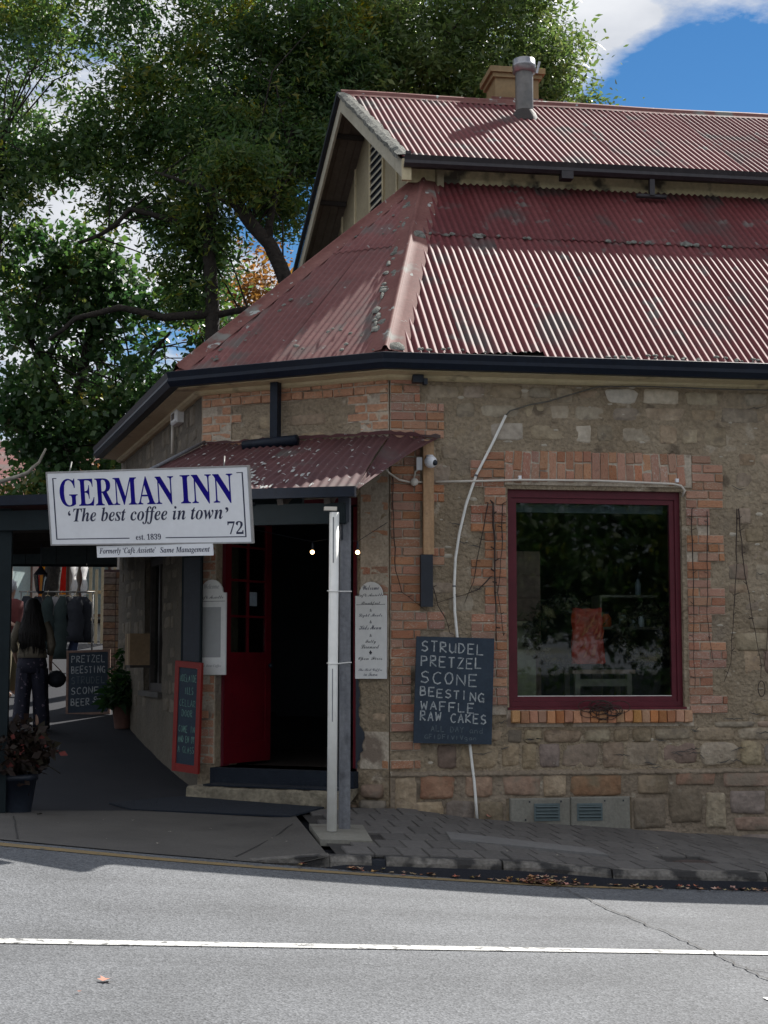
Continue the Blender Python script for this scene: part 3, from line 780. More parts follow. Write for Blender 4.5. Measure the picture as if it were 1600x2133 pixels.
# corner quoins on the front wall
for c_ in range(43):
    z0 = .47+c_*CH
    if z0 > 4.10: break
    if .47 < z0 < .74 and c_ % 2: continue
    outx = .29
    if 3.55 < z0 < 3.86: outx = .52
    elif (c_ % 7) in (1, 2) and 1.2 < z0 < 3.6: outx = .52
    if 1.0 < z0 < 1.35: outx = .20
    key = 'brick_pale' if (z0 < 1.9 and rb.random() < .6) or rb.random() < .2 else 'brick'
    course_row(MF, z0, .004, outx, fwall, c_ % 2, key)
    BR.append(('F', 0, outx, z0, z0+CH))
# corner wall: top band, right quoin, left quoin
for c_ in range(43):
    z0 = .47+c_*CH
    if z0 > 4.10: break
    key = 'brick_pale' if rb.random() < .45 else 'brick'
    if z0 > 3.93:
        course_row(MC, z0, -2.06, -.004, cwall, c_ % 2, key); BR.append(('C', -2.06, 0, z0, z0+CH))
    else:
        w = .30
        if z0 > 3.66: w = .44 if c_ % 3 else .36
        if 1.35 < z0 or z0 < .8:
            course_row(MC, z0, -w, -.004, cwall, c_ % 2, key, .024 if z0 > 3.6 else .014); BR.append(('C', -w, 0, z0, z0+CH))
        wl = .18
        if z0 > 3.1: wl = .34 if c_ % 3 else .46
        course_row(MC, z0, -2.056, -2.06+wl, cwall, c_ % 2, key, .020); BR.append(('C', -2.06, -2.06+wl, z0, z0+CH))
# lime mortar standing between the bricks
mo = MB(); rr = random.Random(77)
for f, a, b2, c, d in BR:
    Mx = MF if f == 'F' else MC
    if d-c > .2: continue
    mo.box(a+.004, b2-.004, -.015, .0, c, d, Mx)
mo.box(1.10, 2.95, -.021, .0, 3.13, 3.45)
o = mo.build('brick_mortar', pmat('brick_mortar', (.40,.335,.26,1), (.50,.43,.34,1), 6, .95, .8, 50, .25, 40, spots=((.22,.17,.13,1), 4.0, .58, .08), bdist=.01), fwall); o['kind'] = 'stuff'
if spare.v:
    o = spare.build('quoin_bricks', M['brick'], cwall); o['kind'] = 'stuff'; fix_normals(o)
# toothed broken edge beside the door
b = MB(); rr = random.Random(4); zq = .47; row_ = []
while zq < 1.72:
    row_.append((rr.uniform(.005, .045)+(.05 if .62 < zq < .85 else 0), zq)); zq += rr.uniform(.02, .06)
vs = []
for w, zz in row_: vs += [MC @ Vector((DO[1]-.004, -.024, zz)), MC @ Vector((DO[1]+w, -.024, zz))]
b.add(vs, [(2*i, 2*i+1, 2*i+3, 2*i+2) for i in range(len(row_)-1)]); b.build('broken_render_edge', M['black'], cwall)
# ---------------------------------------------------------------- rubble stones
def blob(Mx, cx, cz, w, h, proud, m, parent, rr, name='stone', n=9, e=.40):
    b = MB(); ring = []
    for i in range(n):
        a = 2*math.pi*(i+.3*rr.random())/n
        ca, sa = math.cos(a), math.sin(a)
        x = math.copysign(abs(ca)**e, ca)*w/2; z = math.copysign(abs(sa)**e, sa)*h/2
        k = rr.uniform(.88, 1.03); ring.append((x*k, z*k))
    c = Mx @ Vector((cx, 0, cz))
    R3 = Mx.to_3x3()
    vs = []
    for x, z in ring: vs.append(R3 @ Vector((x*1.04, .02, z*1.04)))
    for x, z in ring: vs.append(R3 @ Vector((x*.97, -proud*.6, z*.96)))
    for x, z in ring: vs.append(R3 @ Vector((x*.80, -proud*rr.uniform(.85,1.15), z*.76)))
    vs.append(R3 @ Vector((rr.uniform(-.1,.1)*w, -proud*rr.uniform(1.0,1.35), rr.uniform(-.1,.1)*h)))
    fs = [(i, (i+1) % n, n+(i+1) % n, n+i) for i in range(n)]+[(n+i, n+(i+1) % n, 2*n+(i+1) % n, 2*n+i) for i in range(n)]
    fs += [(2*n+i, 2*n+(i+1) % n, 3*n) for i in range(n)]
    b.add(vs, fs, True)
    me = b.mesh(name); me.materials.append(m)
    o = inst(name, me, parent, c)
    return o
def blocked(fr_, x0, x1, z0, z1):
    for f, a, b2, c, d in BR:
        if f == fr_ and x0 < b2-.005 and x1 > a+.005 and z0 < d-.005 and z1 > c+.005: return True
    return False
def rubble(fr_, Mx, X0, X1, Z0, Z1, parent, seed, holes, dens=1.0, pal=.22, tight=False):
    rr = random.Random(seed); z = Z0; n = 0
    while z < Z1-.06:
        h = rr.uniform(.12, .25)
        if z+h > Z1: h = Z1-z
        x = X0+rr.uniform(-.2, 0)
        while x < X1:
            w = rr.uniform(.16, .46)
            g = rr.uniform(.025, .06) if not tight else rr.uniform(.006, .02)
            hh = h*rr.uniform(.62, .95) if not tight else h*rr.uniform(.9, 1.08)
            x0, x1 = x+g/2, x+w-g/2
            zc = z+h/2+rr.uniform(-.01,.01)
            x += w
            if rr.random() > dens or x0 < X0 or x1 > X1: continue
            z0, z1 = zc-hh/2+.01, zc+hh/2-.01
            if blocked(fr_, x0-.01, x1+.01, z0-.005, z1+.005): continue
            if any(x0 < q[1]+.02 and x1 > q[0]-.02 and z0 < q[3]+.02 and z1 > q[2]-.02 for q in holes): continue
            m = M['stone_pale'] if (rr.random() < (.16 if z > 3.3 else .06)) else M['stone']
            if tight and rr.random() < .22: m = M['stone_dark']
            if rr.random() < (.10 if tight else .03): m = M['stone_orange']
            blob(Mx, (x0+x1)/2, zc, x1-x0, hh, rr.uniform(.009, .019) if not tight else rr.uniform(.012, .034), m, parent, rr, e=rr.uniform(.22,.42)); n += 1
        z += h
    return n
PLZ = .435
HW = [(WIN[0], WIN[1], WIN[2], WIN[3]+.05)]
n1 = rubble('F', MF, .02, 4.6, PLZ+.03, .90, fwall, 23, HW, 1.0, tight=True)
n1 += rubble('F', MF, 3.13, 4.6, .93, 1.75, fwall, 25, HW, 1.0, tight=True)
n1 += rubble('F', MF, .02, 4.6, .93, 4.10, fwall, 21, HW+[(3.13, 4.6, .9, 1.75)], .92)
n2 = rubble('C', MC, -2.04, -.02, .5, 4.1, cwall, 8, [DO], .75)
keep_ = M['stone'], M['stone_pale'], M['stone_orange']
M['stone'] = M['stone_pale'] = M['stone_orange'] = pmat('side_stone', (.14,.115,.085,1), (.20,.165,.12,1), 5, .9, .8, 22, .25, 18, rnd=.2)  # darkened stone copies, to go with the shade painted on the side wall
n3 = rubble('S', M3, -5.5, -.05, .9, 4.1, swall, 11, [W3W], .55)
M['stone'], M['stone_pale'], M['stone_orange'] = keep_
print('stones', n1, n2, n3, 'bricks', NB[0])
# small flat chips left in the render
b = MB(); rr = random.Random(2)
for i in range(230):
    x = rr.uniform(.05, 4.6); z = rr.uniform(.5, 4.1)
    if (WIN[0]-.05 < x < WIN[1]+.05 and WIN[2]-.1 < z < WIN[3]+.08) or blocked('F', x-.03, x+.03, z-.02, z+.02): continue
    w = rr.uniform(.015, .06); h = w*rr.uniform(.2, .5); n = 6
    ring = [(x+w*math.cos(2*math.pi*k/n)*rr.uniform(.7,1.1), z+h*math.sin(2*math.pi*k/n)*rr.uniform(.7,1.1)) for k in range(n)]
    b.add([(p[0], 0, p[1]) for p in ring]+[(x, -.026, z)], [(k, (k+1) % n, n) for k in range(n)], True)
o = b.build('stone_chips', M['stone_pale'], fwall); o['kind'] = 'stuff'
# thin dark strips painted as shadow lines of cracks and stone edges
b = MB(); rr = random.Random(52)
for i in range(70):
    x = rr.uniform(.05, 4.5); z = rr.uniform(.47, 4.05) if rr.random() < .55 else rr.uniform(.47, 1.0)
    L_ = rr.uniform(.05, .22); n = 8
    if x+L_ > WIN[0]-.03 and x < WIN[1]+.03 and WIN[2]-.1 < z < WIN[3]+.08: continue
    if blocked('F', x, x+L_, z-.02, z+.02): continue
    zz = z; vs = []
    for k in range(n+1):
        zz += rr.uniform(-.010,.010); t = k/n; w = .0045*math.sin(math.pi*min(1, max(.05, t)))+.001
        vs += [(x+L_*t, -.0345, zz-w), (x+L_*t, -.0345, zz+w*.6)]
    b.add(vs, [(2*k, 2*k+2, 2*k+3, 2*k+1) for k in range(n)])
o = b.build('crack_shadow_lines', M['crack'], fwall); o['kind'] = 'stuff'

# ---------------------------------------------------------------- plinth
plin = MB(); plin.box(.0, 4.8, -.035, .01, -.6, PLZ-.015)
plinth = plin.build('plinth', M['stone_dark'], inn)
relief('wall_render', MF, .0, 4.7, -.5, PLZ, .04, [(1.10, 2.275, -.2, .205)], M['plinth_render'], plinth, .012, -.042)
# ledge of mortar on top
b = MB(); rr = random.Random(9)
row = []
for i in range(120):
    x = 0.0+4.7*i/119; row.append((x, -.068+rr.uniform(-.007,.007), PLZ-.012+rr.uniform(-.006,.006)))
vs = []
for x, y, z in row: vs += [(x, -.02, z-.035), (x, y, z-.012), (x, y+.012, z+.012), (x, .0, z+.03)]
b.add(vs, [(4*i+j, 4*(i+1)+j, 4*(i+1)+j+1, 4*i+j+1) for i in range(119) for j in range(3)], True)
b.build('ledge', M['plinth_render'], plinth)
MP = frame((0, -.045, 0), 0)
rr = random.Random(12)
for (x0, x1, z0, z1, k) in [(.28,.60,.20,.42,'o'),(.70,.96,.21,.40,'o'),(1.06,1.42,.22,.40,'o'),(1.44,1.66,.21,.41,'s'),(1.70,2.20,.21,.40,'o'),(2.36,2.66,.22,.40,'d'),(2.72,3.12,.30,.42,'o'),(3.2,3.75,.28,.41,'o'),
                            (.04,.24,.05,.40,'s'),(.10,.5,-.06,.17,'s'),(.52,.78,-.06,.18,'d'),(.82,1.06,-.12,.18,'d'),(2.30,2.62,-.10,.18,'d'),(2.66,2.98,-.06,.26,'d'),(3.02,3.22,-.12,.22,'s'),(3.26,3.62,.02,.24,'d'),(3.3,3.7,-.14,-.01,'o'),(3.66,4.1,-.1,.24,'d'),(4.15,4.6,-.1,.24,'s'),(3.8,4.4,.28,.41,'o'),
                            (2.32,2.75,-.26,-.12,'d'),(2.8,3.3,-.28,-.15,'d'),(3.35,3.9,-.32,-.17,'d')]:
    blob(MP, (x0+x1)/2, (z0+z1)/2, (x1-x0)*1.04, (z1-z0)*1.04, .016, M[{'o':'stone_orange','s':'stone','d':'stone_dark'}[k]], plinth, rr, n=12, e=.22)
# grey patch with two vents
b = MB(); b.bevbox(1.115, 1.69, -.078, -.03, -.30, .196, .012); b.bevbox(1.694, 2.268, -.080, -.03, -.34, .202, .012)
patch = b.build('concrete_patch', M['concrete_grey'], plinth); fix_normals(patch)
for x0, z0 in ((1.342, -.012), (1.752, -.016)):
    g = MB(); g.box(x0, x0+.245, -.086, -.079, z0, z0+.018); g.box(x0, x0+.245, -.086, -.079, z0+.142, z0+.16)
    g.box(x0, x0+.018, -.0855, -.079, z0, z0+.16); g.box(x0+.227, x0+.245, -.0855, -.079, z0, z0+.16)
    g.box(x0+.018, x0+.227, -.0815, -.079, z0+.018, z0+.142)
    for k in range(4):
        zc = z0+.030+k*.031
        g.bar((x0+.018, -.092, zc+.004), (x0+.227, -.092, zc+.004), .022, .006, (0, .5, 1))
    v = g.build('air_vent', M['grille'], inn)
b = MB()
for x, z in ((1.30,.165),(1.60,.165),(2.02,.165),(2.20,.165),(1.26,.0)):
    b.box(x-.006, x+.006, -.0835, -.078, z-.008, z+.008)
b.build('screw_hole', M['black'], patch)
# dark gap under the right end of the plinth
b = MB(); b.box(2.36, 4.6, -.066, -.05, -.185, -.155); 
# step at the door and corner foot stones
b = MB()
for i in range(6):
    pass
st = MB(); rr = random.Random(66)
n_ = 22; vs = []
for i in range(n_+1):
    x = -1.93+1.62*i/n_; j = lambda a: rr.uniform(-a, a)
    for y, z in ((-.42,.06),(-.43,.17),(-.42,.262),(-.40,.282),(.05,.284)): vs.append(MC @ Vector((x+(j(.01) if 0 < i < n_ else 0), y+j(.007), z+j(.006))))
st.add(vs, [(5*i+k, 5*i+5+k, 5*i+6+k, 5*i+1+k) for i in range(n_) for k in range(4)]+[tuple(range(5)), tuple(5*n_+k for k in range(5))]) 
step = st.build('door_step', pmat('rough_concrete_step', (.17,.145,.105,1), (.27,.235,.17,1), 7, .9, .8, 30, .3, 25, spots=((.30,.26,.19,1), 9.0, .6, .08), bdist=.02), inn); fix_normals(step)
st = MB(); st.box(-1.87, -.32, -.10, .42, .290, .44, MC); st.build('threshold', M['mat'], inn)
b = MB(); b.box(-1.78, -.36, -.37, -.11, .289, .302, MC)
tm = b.build('step_mat', M['mat'], None); tag(tm, 'thin dark mat lying on the concrete step in front of the doorway', 'doormat')
rr = random.Random(31)
for (x0, x1, z0, z1) in [(-.30,-.02,.06,.19),(-.28,-.05,.20,.33),(-.5,-.32,.05,.14)]:
    blob(frame(MC @ Vector((0,-.03,0)), AC-math.pi), (x0+x1)/2, (z0+z1)/2, x1-x0, z1-z0, .04, M['stone_dark'], cwall, rr)
b = MB(); slabpoly(b, [(-2.55,.35),(-1.60,.93),(-.50,.10),(-.98,-.72),(-2.33,-.13)], G, .014, .018)
o = b.build('door_mat', M['mat'], None); fix_normals(o); tag(o, 'large dark blue rubber mat on the footpath below the door step', 'doormat')

# ---------------------------------------------------------------- shop window
wy = .10
fz0, fz1 = WIN[2], WIN[3]
w = MB()
win = None
def rect_frame(b, Mx, x0, x1, z0, z1, t, y0, y1, tb=None, tt=None):
    tb = tb or t; tt = tt or t
    b.box(x0, x0+t, y0, y1, z0, z1, Mx); b.box(x1-t, x1, y0, y1, z0, z1, Mx)
    b.box(x0+t, x1-t, y0+.001, y1-.001, z0, z0+tb, Mx); b.box(x0+t, x1-t, y0+.001, y1-.001, z1-tt, z1, Mx)
rect_frame(w, MF, WIN[0]+.005, WIN[1]-.005, fz0+.002, fz1, .05, .045, .15, .05, .075)
win = w.build('window', M['redpaint'], inn)
w = MB(); rect_frame(w, MF, WIN[0]+.056, WIN[1]-.056, fz0+.053, fz1-.076, .048, .062, .12); w.build('sash', M['redpaint'], win)
w = MB(); w.box(WIN[0]-.01, WIN[1]+.01, -.02, .14, fz0-.022, fz0+.001); w.build('sill', M['redpaint'], win)
w = MB(); w.box(WIN[0]+.104, WIN[1]-.104, .085, .091, fz0+.10, fz1-.124); w.build('pane', M['glass'], win)
w = MB(); w.box(WIN[0]+.10, WIN[1]-.10, .075, .083, fz0+.100, fz0+.107); w.build('putty', M['white_pvc'], win)
w = MB(); w.box(WIN[0]+.12, WIN[1]-.12, .20, .24, fz1-.20, fz1-.12); w.build('blind', pmat('grey_blind', (.10,.12,.14,1), (.13,.15,.17,1), 3, .6), win)
# mortar fill around frame
b = MB(); b.box(WIN[0]-.03, WIN[1]+.03, -.004, .05, fz1+.0, fz1+.05); b.box(WIN[1]-.004, WIN[1]+.045, -.003, .045, fz0, fz1); b.box(WIN[0]-.02, WIN[0]+.004, -.003, .045, fz0, fz1)
b.build('reveal', M['render'], fwall)

# ---------------------------------------------------------------- door
d = MB()
d.box(DO[0], DO[0]+.025, .10, .22, .44, DO[3], MC); d.box(DO[1]-.06, DO[1], .10, .22, .44, DO[3], MC); d.box(DO[0]+.025, DO[1]-.06, .101, .219, DO[3]-.07, DO[3], MC)
dfr = d.build('door_frame', M['redpaint'], inn)
# the left leaf, swung inwards
def leaf(hx, ang, w_, parent, name='door'):
    ML = MC @ Matrix.Translation((hx, .12, 0)) @ Matrix.Rotation(ang, 4, 'Z')
    s = MB(); st_ = .09
    z0, z1, zm = .46, 2.93, 1.50
    s.box(0, st_, 0, .04, z0, z1, ML); s.box(w_-st_, w_, 0, .04, z0, z1, ML)
    for a, c in ((z0, z0+.20), (zm-.05, zm+.05), (z1-.09, z1)): s.box(st_, w_-st_, .001, .039, a, c, ML)
    o = s.build(name, M['doorred'], parent)
    p = MB(); p.box(st_, w_-st_, .012, .028, z0+.20, zm-.05, ML); p.box(st_+.05, w_-st_-.05, .006, .034, z0+.26, zm-.11, ML); p.build('door_panel', M['doorred'], o)
    p = MB()
    p.box(w_/2-.012, w_/2+.012, .006, .034, zm+.05, z1-.09, ML)
    for z in (1.90, 2.26, 2.60): p.box(st_, w_-st_, .0065, .0335, z, z+.022, ML)
    p.build('glazing_bar', M['doorred'], o)
    p = MB(); p.box(st_, w_-st_, .018, .022, zm+.05, z1-.09, ML); p.build('pane', M['glass'], o)
    p = MB(); p.ball(ML @ Vector((w_-.05, -.03, 1.42)), .025, 8); p.build('door_knob', M['black'], o)
    return o, ML
lf, ML = leaf(DO[0]+.03, R_(84), .78, inn)
p = MB(); p.box(.40, .52, -.004, .0, 2.02, 2.16, ML); p.build('paper_note', M['frost'], lf)
rf, MR = leaf(DO[1]-.06, R_(180-80), .64, inn)

# ---------------------------------------------------------------- side window
b = MB(); rect_frame(b, M3, W3W[0], W3W[1], W3W[2], W3W[3], .09, .06, .18)
b.box(-2.84, -2.76, .061, .179, W3W[2]+.09, W3W[3]-.09, M3)
sw = b.build('side_window', M['darkwood'], inn)
for a, c in ((W3W[0]+.09, -2.84), (-2.76, W3W[1]-.09)):
    b = MB(); b.box(a, c, .11, .116, W3W[2]+.09, W3W[3]-.09, M3); b.build('pane', M['glass'], sw)
b = MB(); b.box(W3W[0]-.05, W3W[1]+.05, -.06, .06, W3W[2]-.06, W3W[2]-.001, M3); b.build('sill', M['concrete'], sw)

# ---------------------------------------------------------------- eaves: gutter and cornice following the walls
def offs(d, z):
    """corner points of a line at distance d outside the walls, from front right to the far left"""
    def n(a): return Vector((math.cos(a), math.sin(a), 0))
    P = [Vector((9, -d, z))]
    # front / chamfer corner
    a = R_(17.0); P.append(Vector((0,0,z))+Vector((-math.sin(a), -math.cos(a), 0))*(d/math.cos(a)))
    o1 = Vector((-.559, -.829, 0)); o2 = Vector((-.987, -.159, 0)); bs = (o1+o2).normalized()
    P.append(Vector((J.x, J.y, z))+bs*(d/bs.dot(o1)))
    P.append(Vector((J.x, J.y, z))+Vector((-.159, .987, 0))*5.45+o2*d)
    return P
def extr(prof, name, m, parent, zs=0.0):
    """profile: list of (distance outside wall, z) swept along the eaves"""
    b = MB(); n = len(prof); paths = [offs(d, z) for d, z in prof]
    k = len(paths[0])
    for j in range(k):
        for i in range(n): b.v.append(tuple(paths[i][j]))
    for j in range(k-1):
        for i in range(n):
            b.f.append((j*n+i, j*n+(i+1) % n, (j+1)*n+(i+1) % n, (j+1)*n+i)); b.sm.append(False)
    b.f.append(tuple(range(n))); b.sm.append(False); b.f.append(tuple((k-1)*n+i for i in range(n))[::-1]); b.sm.append(False)
    o = b.build(name, m, parent); fix_normals(o); return o
extr([(.27,4.285),(.27,4.155),(.36,4.150),(.395,4.20),(.385,4.235),(.405,4.29),(.397,4.295),(.375,4.24),(.37,4.20),(.29,4.17),(.29,4.285)], 'gutter', M['gutter'], inn)
extr([(.0,4.185),(.0,4.10),(.05,4.10),(.085,4.118),(.095,4.14),(.27,4.145),(.27,4.19)], 'cornice', M['cream'], inn)

# ---------------------------------------------------------------- corrugated sheets
PITCH = .0762
def corrugated(org, ax, up, x0, x1, lo, hi, parent, m, name='roof_sheet', lift=0.0, amp=.0095, ns=10, nl=5, seed=0, warp=.002, sag=None):
    """ax: unit vector across, up: unit vector up the slope; lo(x), hi(x) give the ends"""
    ax = Vector(ax); up = Vector(up); nr = ax.cross(up).normalized()
    b = MB(); n = max(2, int(round((x1-x0)/PITCH*ns))); rr = random.Random(seed)
    ph = rr.uniform(0, 9)
    for i in range(n+1):
        x = x0+(x1-x0)*i/n
        a, c = lo(x), hi(x)
        if c < a+.001: c = a+.001
        for j in range(nl+1):
            t = a+(c-a)*j/nl
            h = amp*math.cos(2*math.pi*x/PITCH)+lift+warp*math.sin(t*2.1+ph+x*1.3)
            if sag: h += sag(x, t)
            b.v.append(tuple(Vector(org)+ax*x+up*t+nr*h))
    for i in range(n):
        for j in range(nl):
            b.f.append((i*(nl+1)+j, (i+1)*(nl+1)+j, (i+1)*(nl+1)+j+1, i*(nl+1)+j+1)); b.sm.append(True)
    return b.build(name, m, parent)
E_U = V(1,0,0)
SL = R_(38.8); EV = V(0, math.cos(SL), math.sin(SL))
H0 = offs(.30, 4.30)[1]; K0 = offs(.30, 4.30)[2]; H1 = V(.937, 3.267, 7.075)
# recompute apex on the plane through the eave
H1.z = 4.30+(H1.y+.30)*math.tan(SL)
Llo = (1.92+.30)/math.cos(SL); Ltop = (3.30+.30)/math.cos(SL)
def hipx(t):      # u on the hip at slope distance t
    f = t*math.cos(SL)/(H1.y+.30); return H0.x+(H1.x-H0.x)*f
def hip_hi(x, cap):
    # slope distance at which the hip passes x
    if x >= H1.x: return cap
    f = (x-H0.x)/(H1.x-H0.x); return max(0, min(cap, f*(H1.y+.30)/math.cos(SL)))
main_roof = bpy.data.objects.new('main_roof', None); COL.objects.link(main_roof); main_roof.parent = inn; ORG['main_roof'] = V(0,0,0)
i = 0; x = H0.x
rr = random.Random(6)
while x < 8.6:
    x1 = x+PITCH*10
    drop = rr.uniform(-.012, .004)
    def lo_(q, dd=drop, s=i): 
        if s == 1: return dd+.02+.085*max(0, (q-(H0.x+.9))/.62)
        return dd
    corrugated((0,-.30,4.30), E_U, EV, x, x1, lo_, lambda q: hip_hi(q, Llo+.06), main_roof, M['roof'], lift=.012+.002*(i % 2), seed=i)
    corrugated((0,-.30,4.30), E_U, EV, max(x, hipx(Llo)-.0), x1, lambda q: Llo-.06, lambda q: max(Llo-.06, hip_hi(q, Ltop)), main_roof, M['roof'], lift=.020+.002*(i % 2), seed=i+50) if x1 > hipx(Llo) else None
    x = x1-PITCH*0; i += 1
# underlay boards so that no light leaks
b = MB(); b.add([(H0.x,-.28,4.27),(9,-.28,4.27),(9,3.3,7.07),(H1.x,3.27,7.05)], [(0,1,2,3)]); b.add([tuple(H0-V(0,0,.03)),tuple(H1-V(0,0,.03)),tuple(K0-V(0,0,.03))], [(0,1,2)])
EB = offs(.30, 4.30)[3]
b.add([tuple(K0-V(0,0,.03)), tuple(H1-V(0,0,.03)), (.3, 7.0, H1.z-.03), tuple(EB-V(0,0,.03))], [(0,1,2,3)])
b.build('roof_boards', M['darkwood'], inn)
# chamfer roof plane
ax = (H0-K0); wC = ax.length; ax.normalize()
tmp = (H1-K0); upC = (tmp-ax*tmp.dot(ax)); hC = upC.length; upC.normalize(); xa = tmp.dot(ax)
def tri_hi(x):
    if x < xa: return max(0, x/xa*hC)
    return max(0, (wC-x)/(wC-xa)*hC)
hip_roof = bpy.data.objects.new('corner_roof', None); COL.objects.link(hip_roof); hip_roof.parent = inn; ORG['corner_roof'] = V(0,0,0)
x = 0; i = 0
cuts = [0, .52, 1.10, 1.62, wC]
capx = 2.55
for a, c in zip(cuts[:-1], cuts[1:]):
    mt = M['roof_old']
    corrugated(K0, ax, upC, a, c, lambda q: 0, lambda q: min(tri_hi(q), capx), hip_roof, mt, lift=.010+.003*(i % 2), seed=70+i, amp=.0085)
    i += 1
# the plane may run past the eave length; extra sheets above the lap
corrugated(K0, ax, upC, max(0, capx/hC*xa-.1), wC-(capx/hC)*(wC-xa)+.1, lambda q: min(capx-.06, tri_hi(q)), lambda q: max(tri_hi(q), 0), hip_roof, M['roof_old'], lift=.018, seed=90, amp=.0085)
# side roof plane (seen only from elsewhere)
ax3 = (K0-EB); w3 = ax3.length; ax3.normalize(); T3 = V(.3, 7.0, H1.z)
tmp = H1-EB; up3 = (tmp-ax3*tmp.dot(ax3)); h3 = up3.length; up3.normalize(); xa3 = tmp.dot(ax3)
x = 0; i = 0
while x < w3-.05:
    x1 = min(w3, x+PITCH*10)
    corrugated(EB, ax3, up3, x, x1, lambda q: 0, lambda q: h3 if q < xa3 else max(0, (w3-q)/(w3-xa3)*h3), hip_roof, M['roof_old'], lift=.010, seed=100+i, ns=6, nl=2, warp=0)
    x = x1; i += 1

# ---------------------------------------------------------------- hip flashings: flat wings with a rolled top
def flashing(p0, p1, nl, nrgt, wl, wr, m, name='hip_flashing', lift=.046, roll=.028, steps=26, seed=1):
    """nl/nrgt: vectors lying in the left and right roof planes, square to the hip"""
    b = MB(); rr = random.Random(seed); p0 = Vector(p0); p1 = Vector(p1)
    upv = (nl.cross(p1-p0)).normalized()
    nrm = V(0,0,1)
    for s in range(steps+1):
        t = s/steps; p = p0+(p1-p0)*t
        jl = rr.uniform(-.008,.008); jr = rr.uniform(-.004,.004)
        ring = [p+nl*(wl+jl)+nrm*(lift*.55), p+nl*wl*.5+nrm*lift, p+nl*.04+nrm*(lift+.006)]
        for k in range(5):
            a = math.pi*(k/4); ring.append(p+nl*(roll*math.cos(a))+nrm*(lift+.012+roll*math.sin(a)))
        ring += [p+nrgt*.04+nrm*(lift+.006), p+nrgt*wr*.5+nrm*lift, p+nrgt*(wr+jr)+nrm*(lift*.55)]
        b.v += [tuple(q) for q in ring]
    n = 11
    for s in range(steps):
        for k in range(n-1):
            b.f.append((s*n+k, s*n+k+1, (s+1)*n+k+1, (s+1)*n+k)); b.sm.append(True)
    return b.build(name, m, inn)
hd = (H1-H0).normalized()
inC = -(ax - hd*ax.dot(hd)).normalized()    # towards the corner roof
inM = (E_U - hd*E_U.dot(hd)).normalized()
flashing(H0+hd*.0-V(0,0,.01), H1+hd*.05, inC, inM, .20, .21, M['flashing'], seed=2)
kd = (H1-K0).normalized()
inC2 = (ax - kd*ax.dot(kd)).normalized(); in3 = (-ax3 - kd*(-ax3).dot(kd)).normalized()
flashing(K0, H1-kd*.0, in3, inC2, .14, .15, M['flashing'], seed=4)
# lichen crusts on the flashings and roof edge
lc = MB(); rr = random.Random(14)
def crust(b, p, nrm, w, h, axu, axv, rr, n=9, th=.006):
    ring = []
    for k in range(n):
        a = 2*math.pi*k/n; q = rr.uniform(.7, 1.15); ring.append(p+axu*(w*q*math.cos(a))+axv*(h*q*math.sin(a)))
    b.add([q for q in ring]+[p+nrm*th+(q-p)*.75 for q in ring]+[p+nrm*th*1.4], [(k, (k+1) % n, n+(k+1) % n, n+k) for k in range(n)]+[(n+k, n+(k+1) % n, 2*n) for k in range(n)], True)
nC = ax.cross(upC).normalized(); nM = E_U.cross(EV).normalized()
for i in range(26):   # along hip, corner side
    t = rr.uniform(.0, 1)**.8; p = H0+(H1-H0)*t+inC*rr.uniform(.07,.19)+V(0,0,.036)
    crust(lc, p, nC, rr.uniform(.02,.05), rr.uniform(.04,.10), inC, hd, rr)
p = H0+(H1-H0)*.60+inM*.09+V(0,0,.036); crust(lc, p, nM, .085, .10, inM, hd, rr, th=.02)
p = H0+(H1-H0)*.02+inM*.10+V(0,0,.034); crust(lc, p, nM, .09, .09, inM, hd, rr, th=.01)
for i in range(40):   # rings scattered on corner roof and left hip
    xx = rr.uniform(.1, wC-.1); tt = rr.uniform(.05, .95)*tri_hi(xx)
    if tt > hC*.9: continue
    p = K0+ax*xx+upC*tt+nC*.026; r_ = rr.uniform(.012,.032); crust(lc, p, nC, r_, r_, ax, upC, rr)
for i in range(16):
    t = rr.random()*.9; p = K0+(H1-K0)*t+inC2*rr.uniform(-.02,.12)+V(0,0,.036); r_ = rr.uniform(.02,.045); crust(lc, p, nC, r_, r_, ax, upC, rr)
for i in range(46):   # eave edge of main roof
    uu = rr.uniform(0, 4.6); tt = rr.uniform(.0, .09); p = V(uu, -.30, 4.30)+EV*tt+nM*.022; r_ = rr.uniform(.015,.035)
    crust(lc, p, nM, r_, r_*.8, E_U, EV, rr, th=.008)
for i in range(30):   # along the lap
    uu = rr.uniform(.6, 4.6); tt = Llo-.06+rr.uniform(-.03,.02); p = V(uu, -.30, 4.30)+EV*tt+nM*.030
    r_ = rr.uniform(.015,.04) if rr.random() > .12 else .07
    crust(lc, p, nM, r_, r_, E_U, EV, rr, th=.012)
o = lc.build('lichen_crust', M['lichen'], inn); o['kind'] = 'stuff'
# ---------------------------------------------------------------- upper roof with the gable end
BS = R_(32.0); UE = V(.59, 2.80, 7.223); UA = V(.238, 5.70, 7.223+2.90*math.tan(BS)); UL = V(-.10, 8.475, 7.20)
EVu = V(0, math.cos(BS), math.sin(BS))
ulen = 2.90/math.cos(BS)
up_roof = bpy.data.objects.new('upper_roof', None); COL.objects.link(up_roof); up_roof.parent = inn; ORG['upper_roof'] = V(0,0,0)
def u_lo(x): return 0.0
# left verge is skewed: u = .59 - .121*(v-2.8)
x = .238; i = 0
while x < 9.0:
    x1 = x+PITCH*10
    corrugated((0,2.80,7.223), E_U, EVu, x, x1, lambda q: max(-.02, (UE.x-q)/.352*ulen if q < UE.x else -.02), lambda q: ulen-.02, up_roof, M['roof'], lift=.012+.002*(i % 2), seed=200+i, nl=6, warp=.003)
    x = x1; i += 1
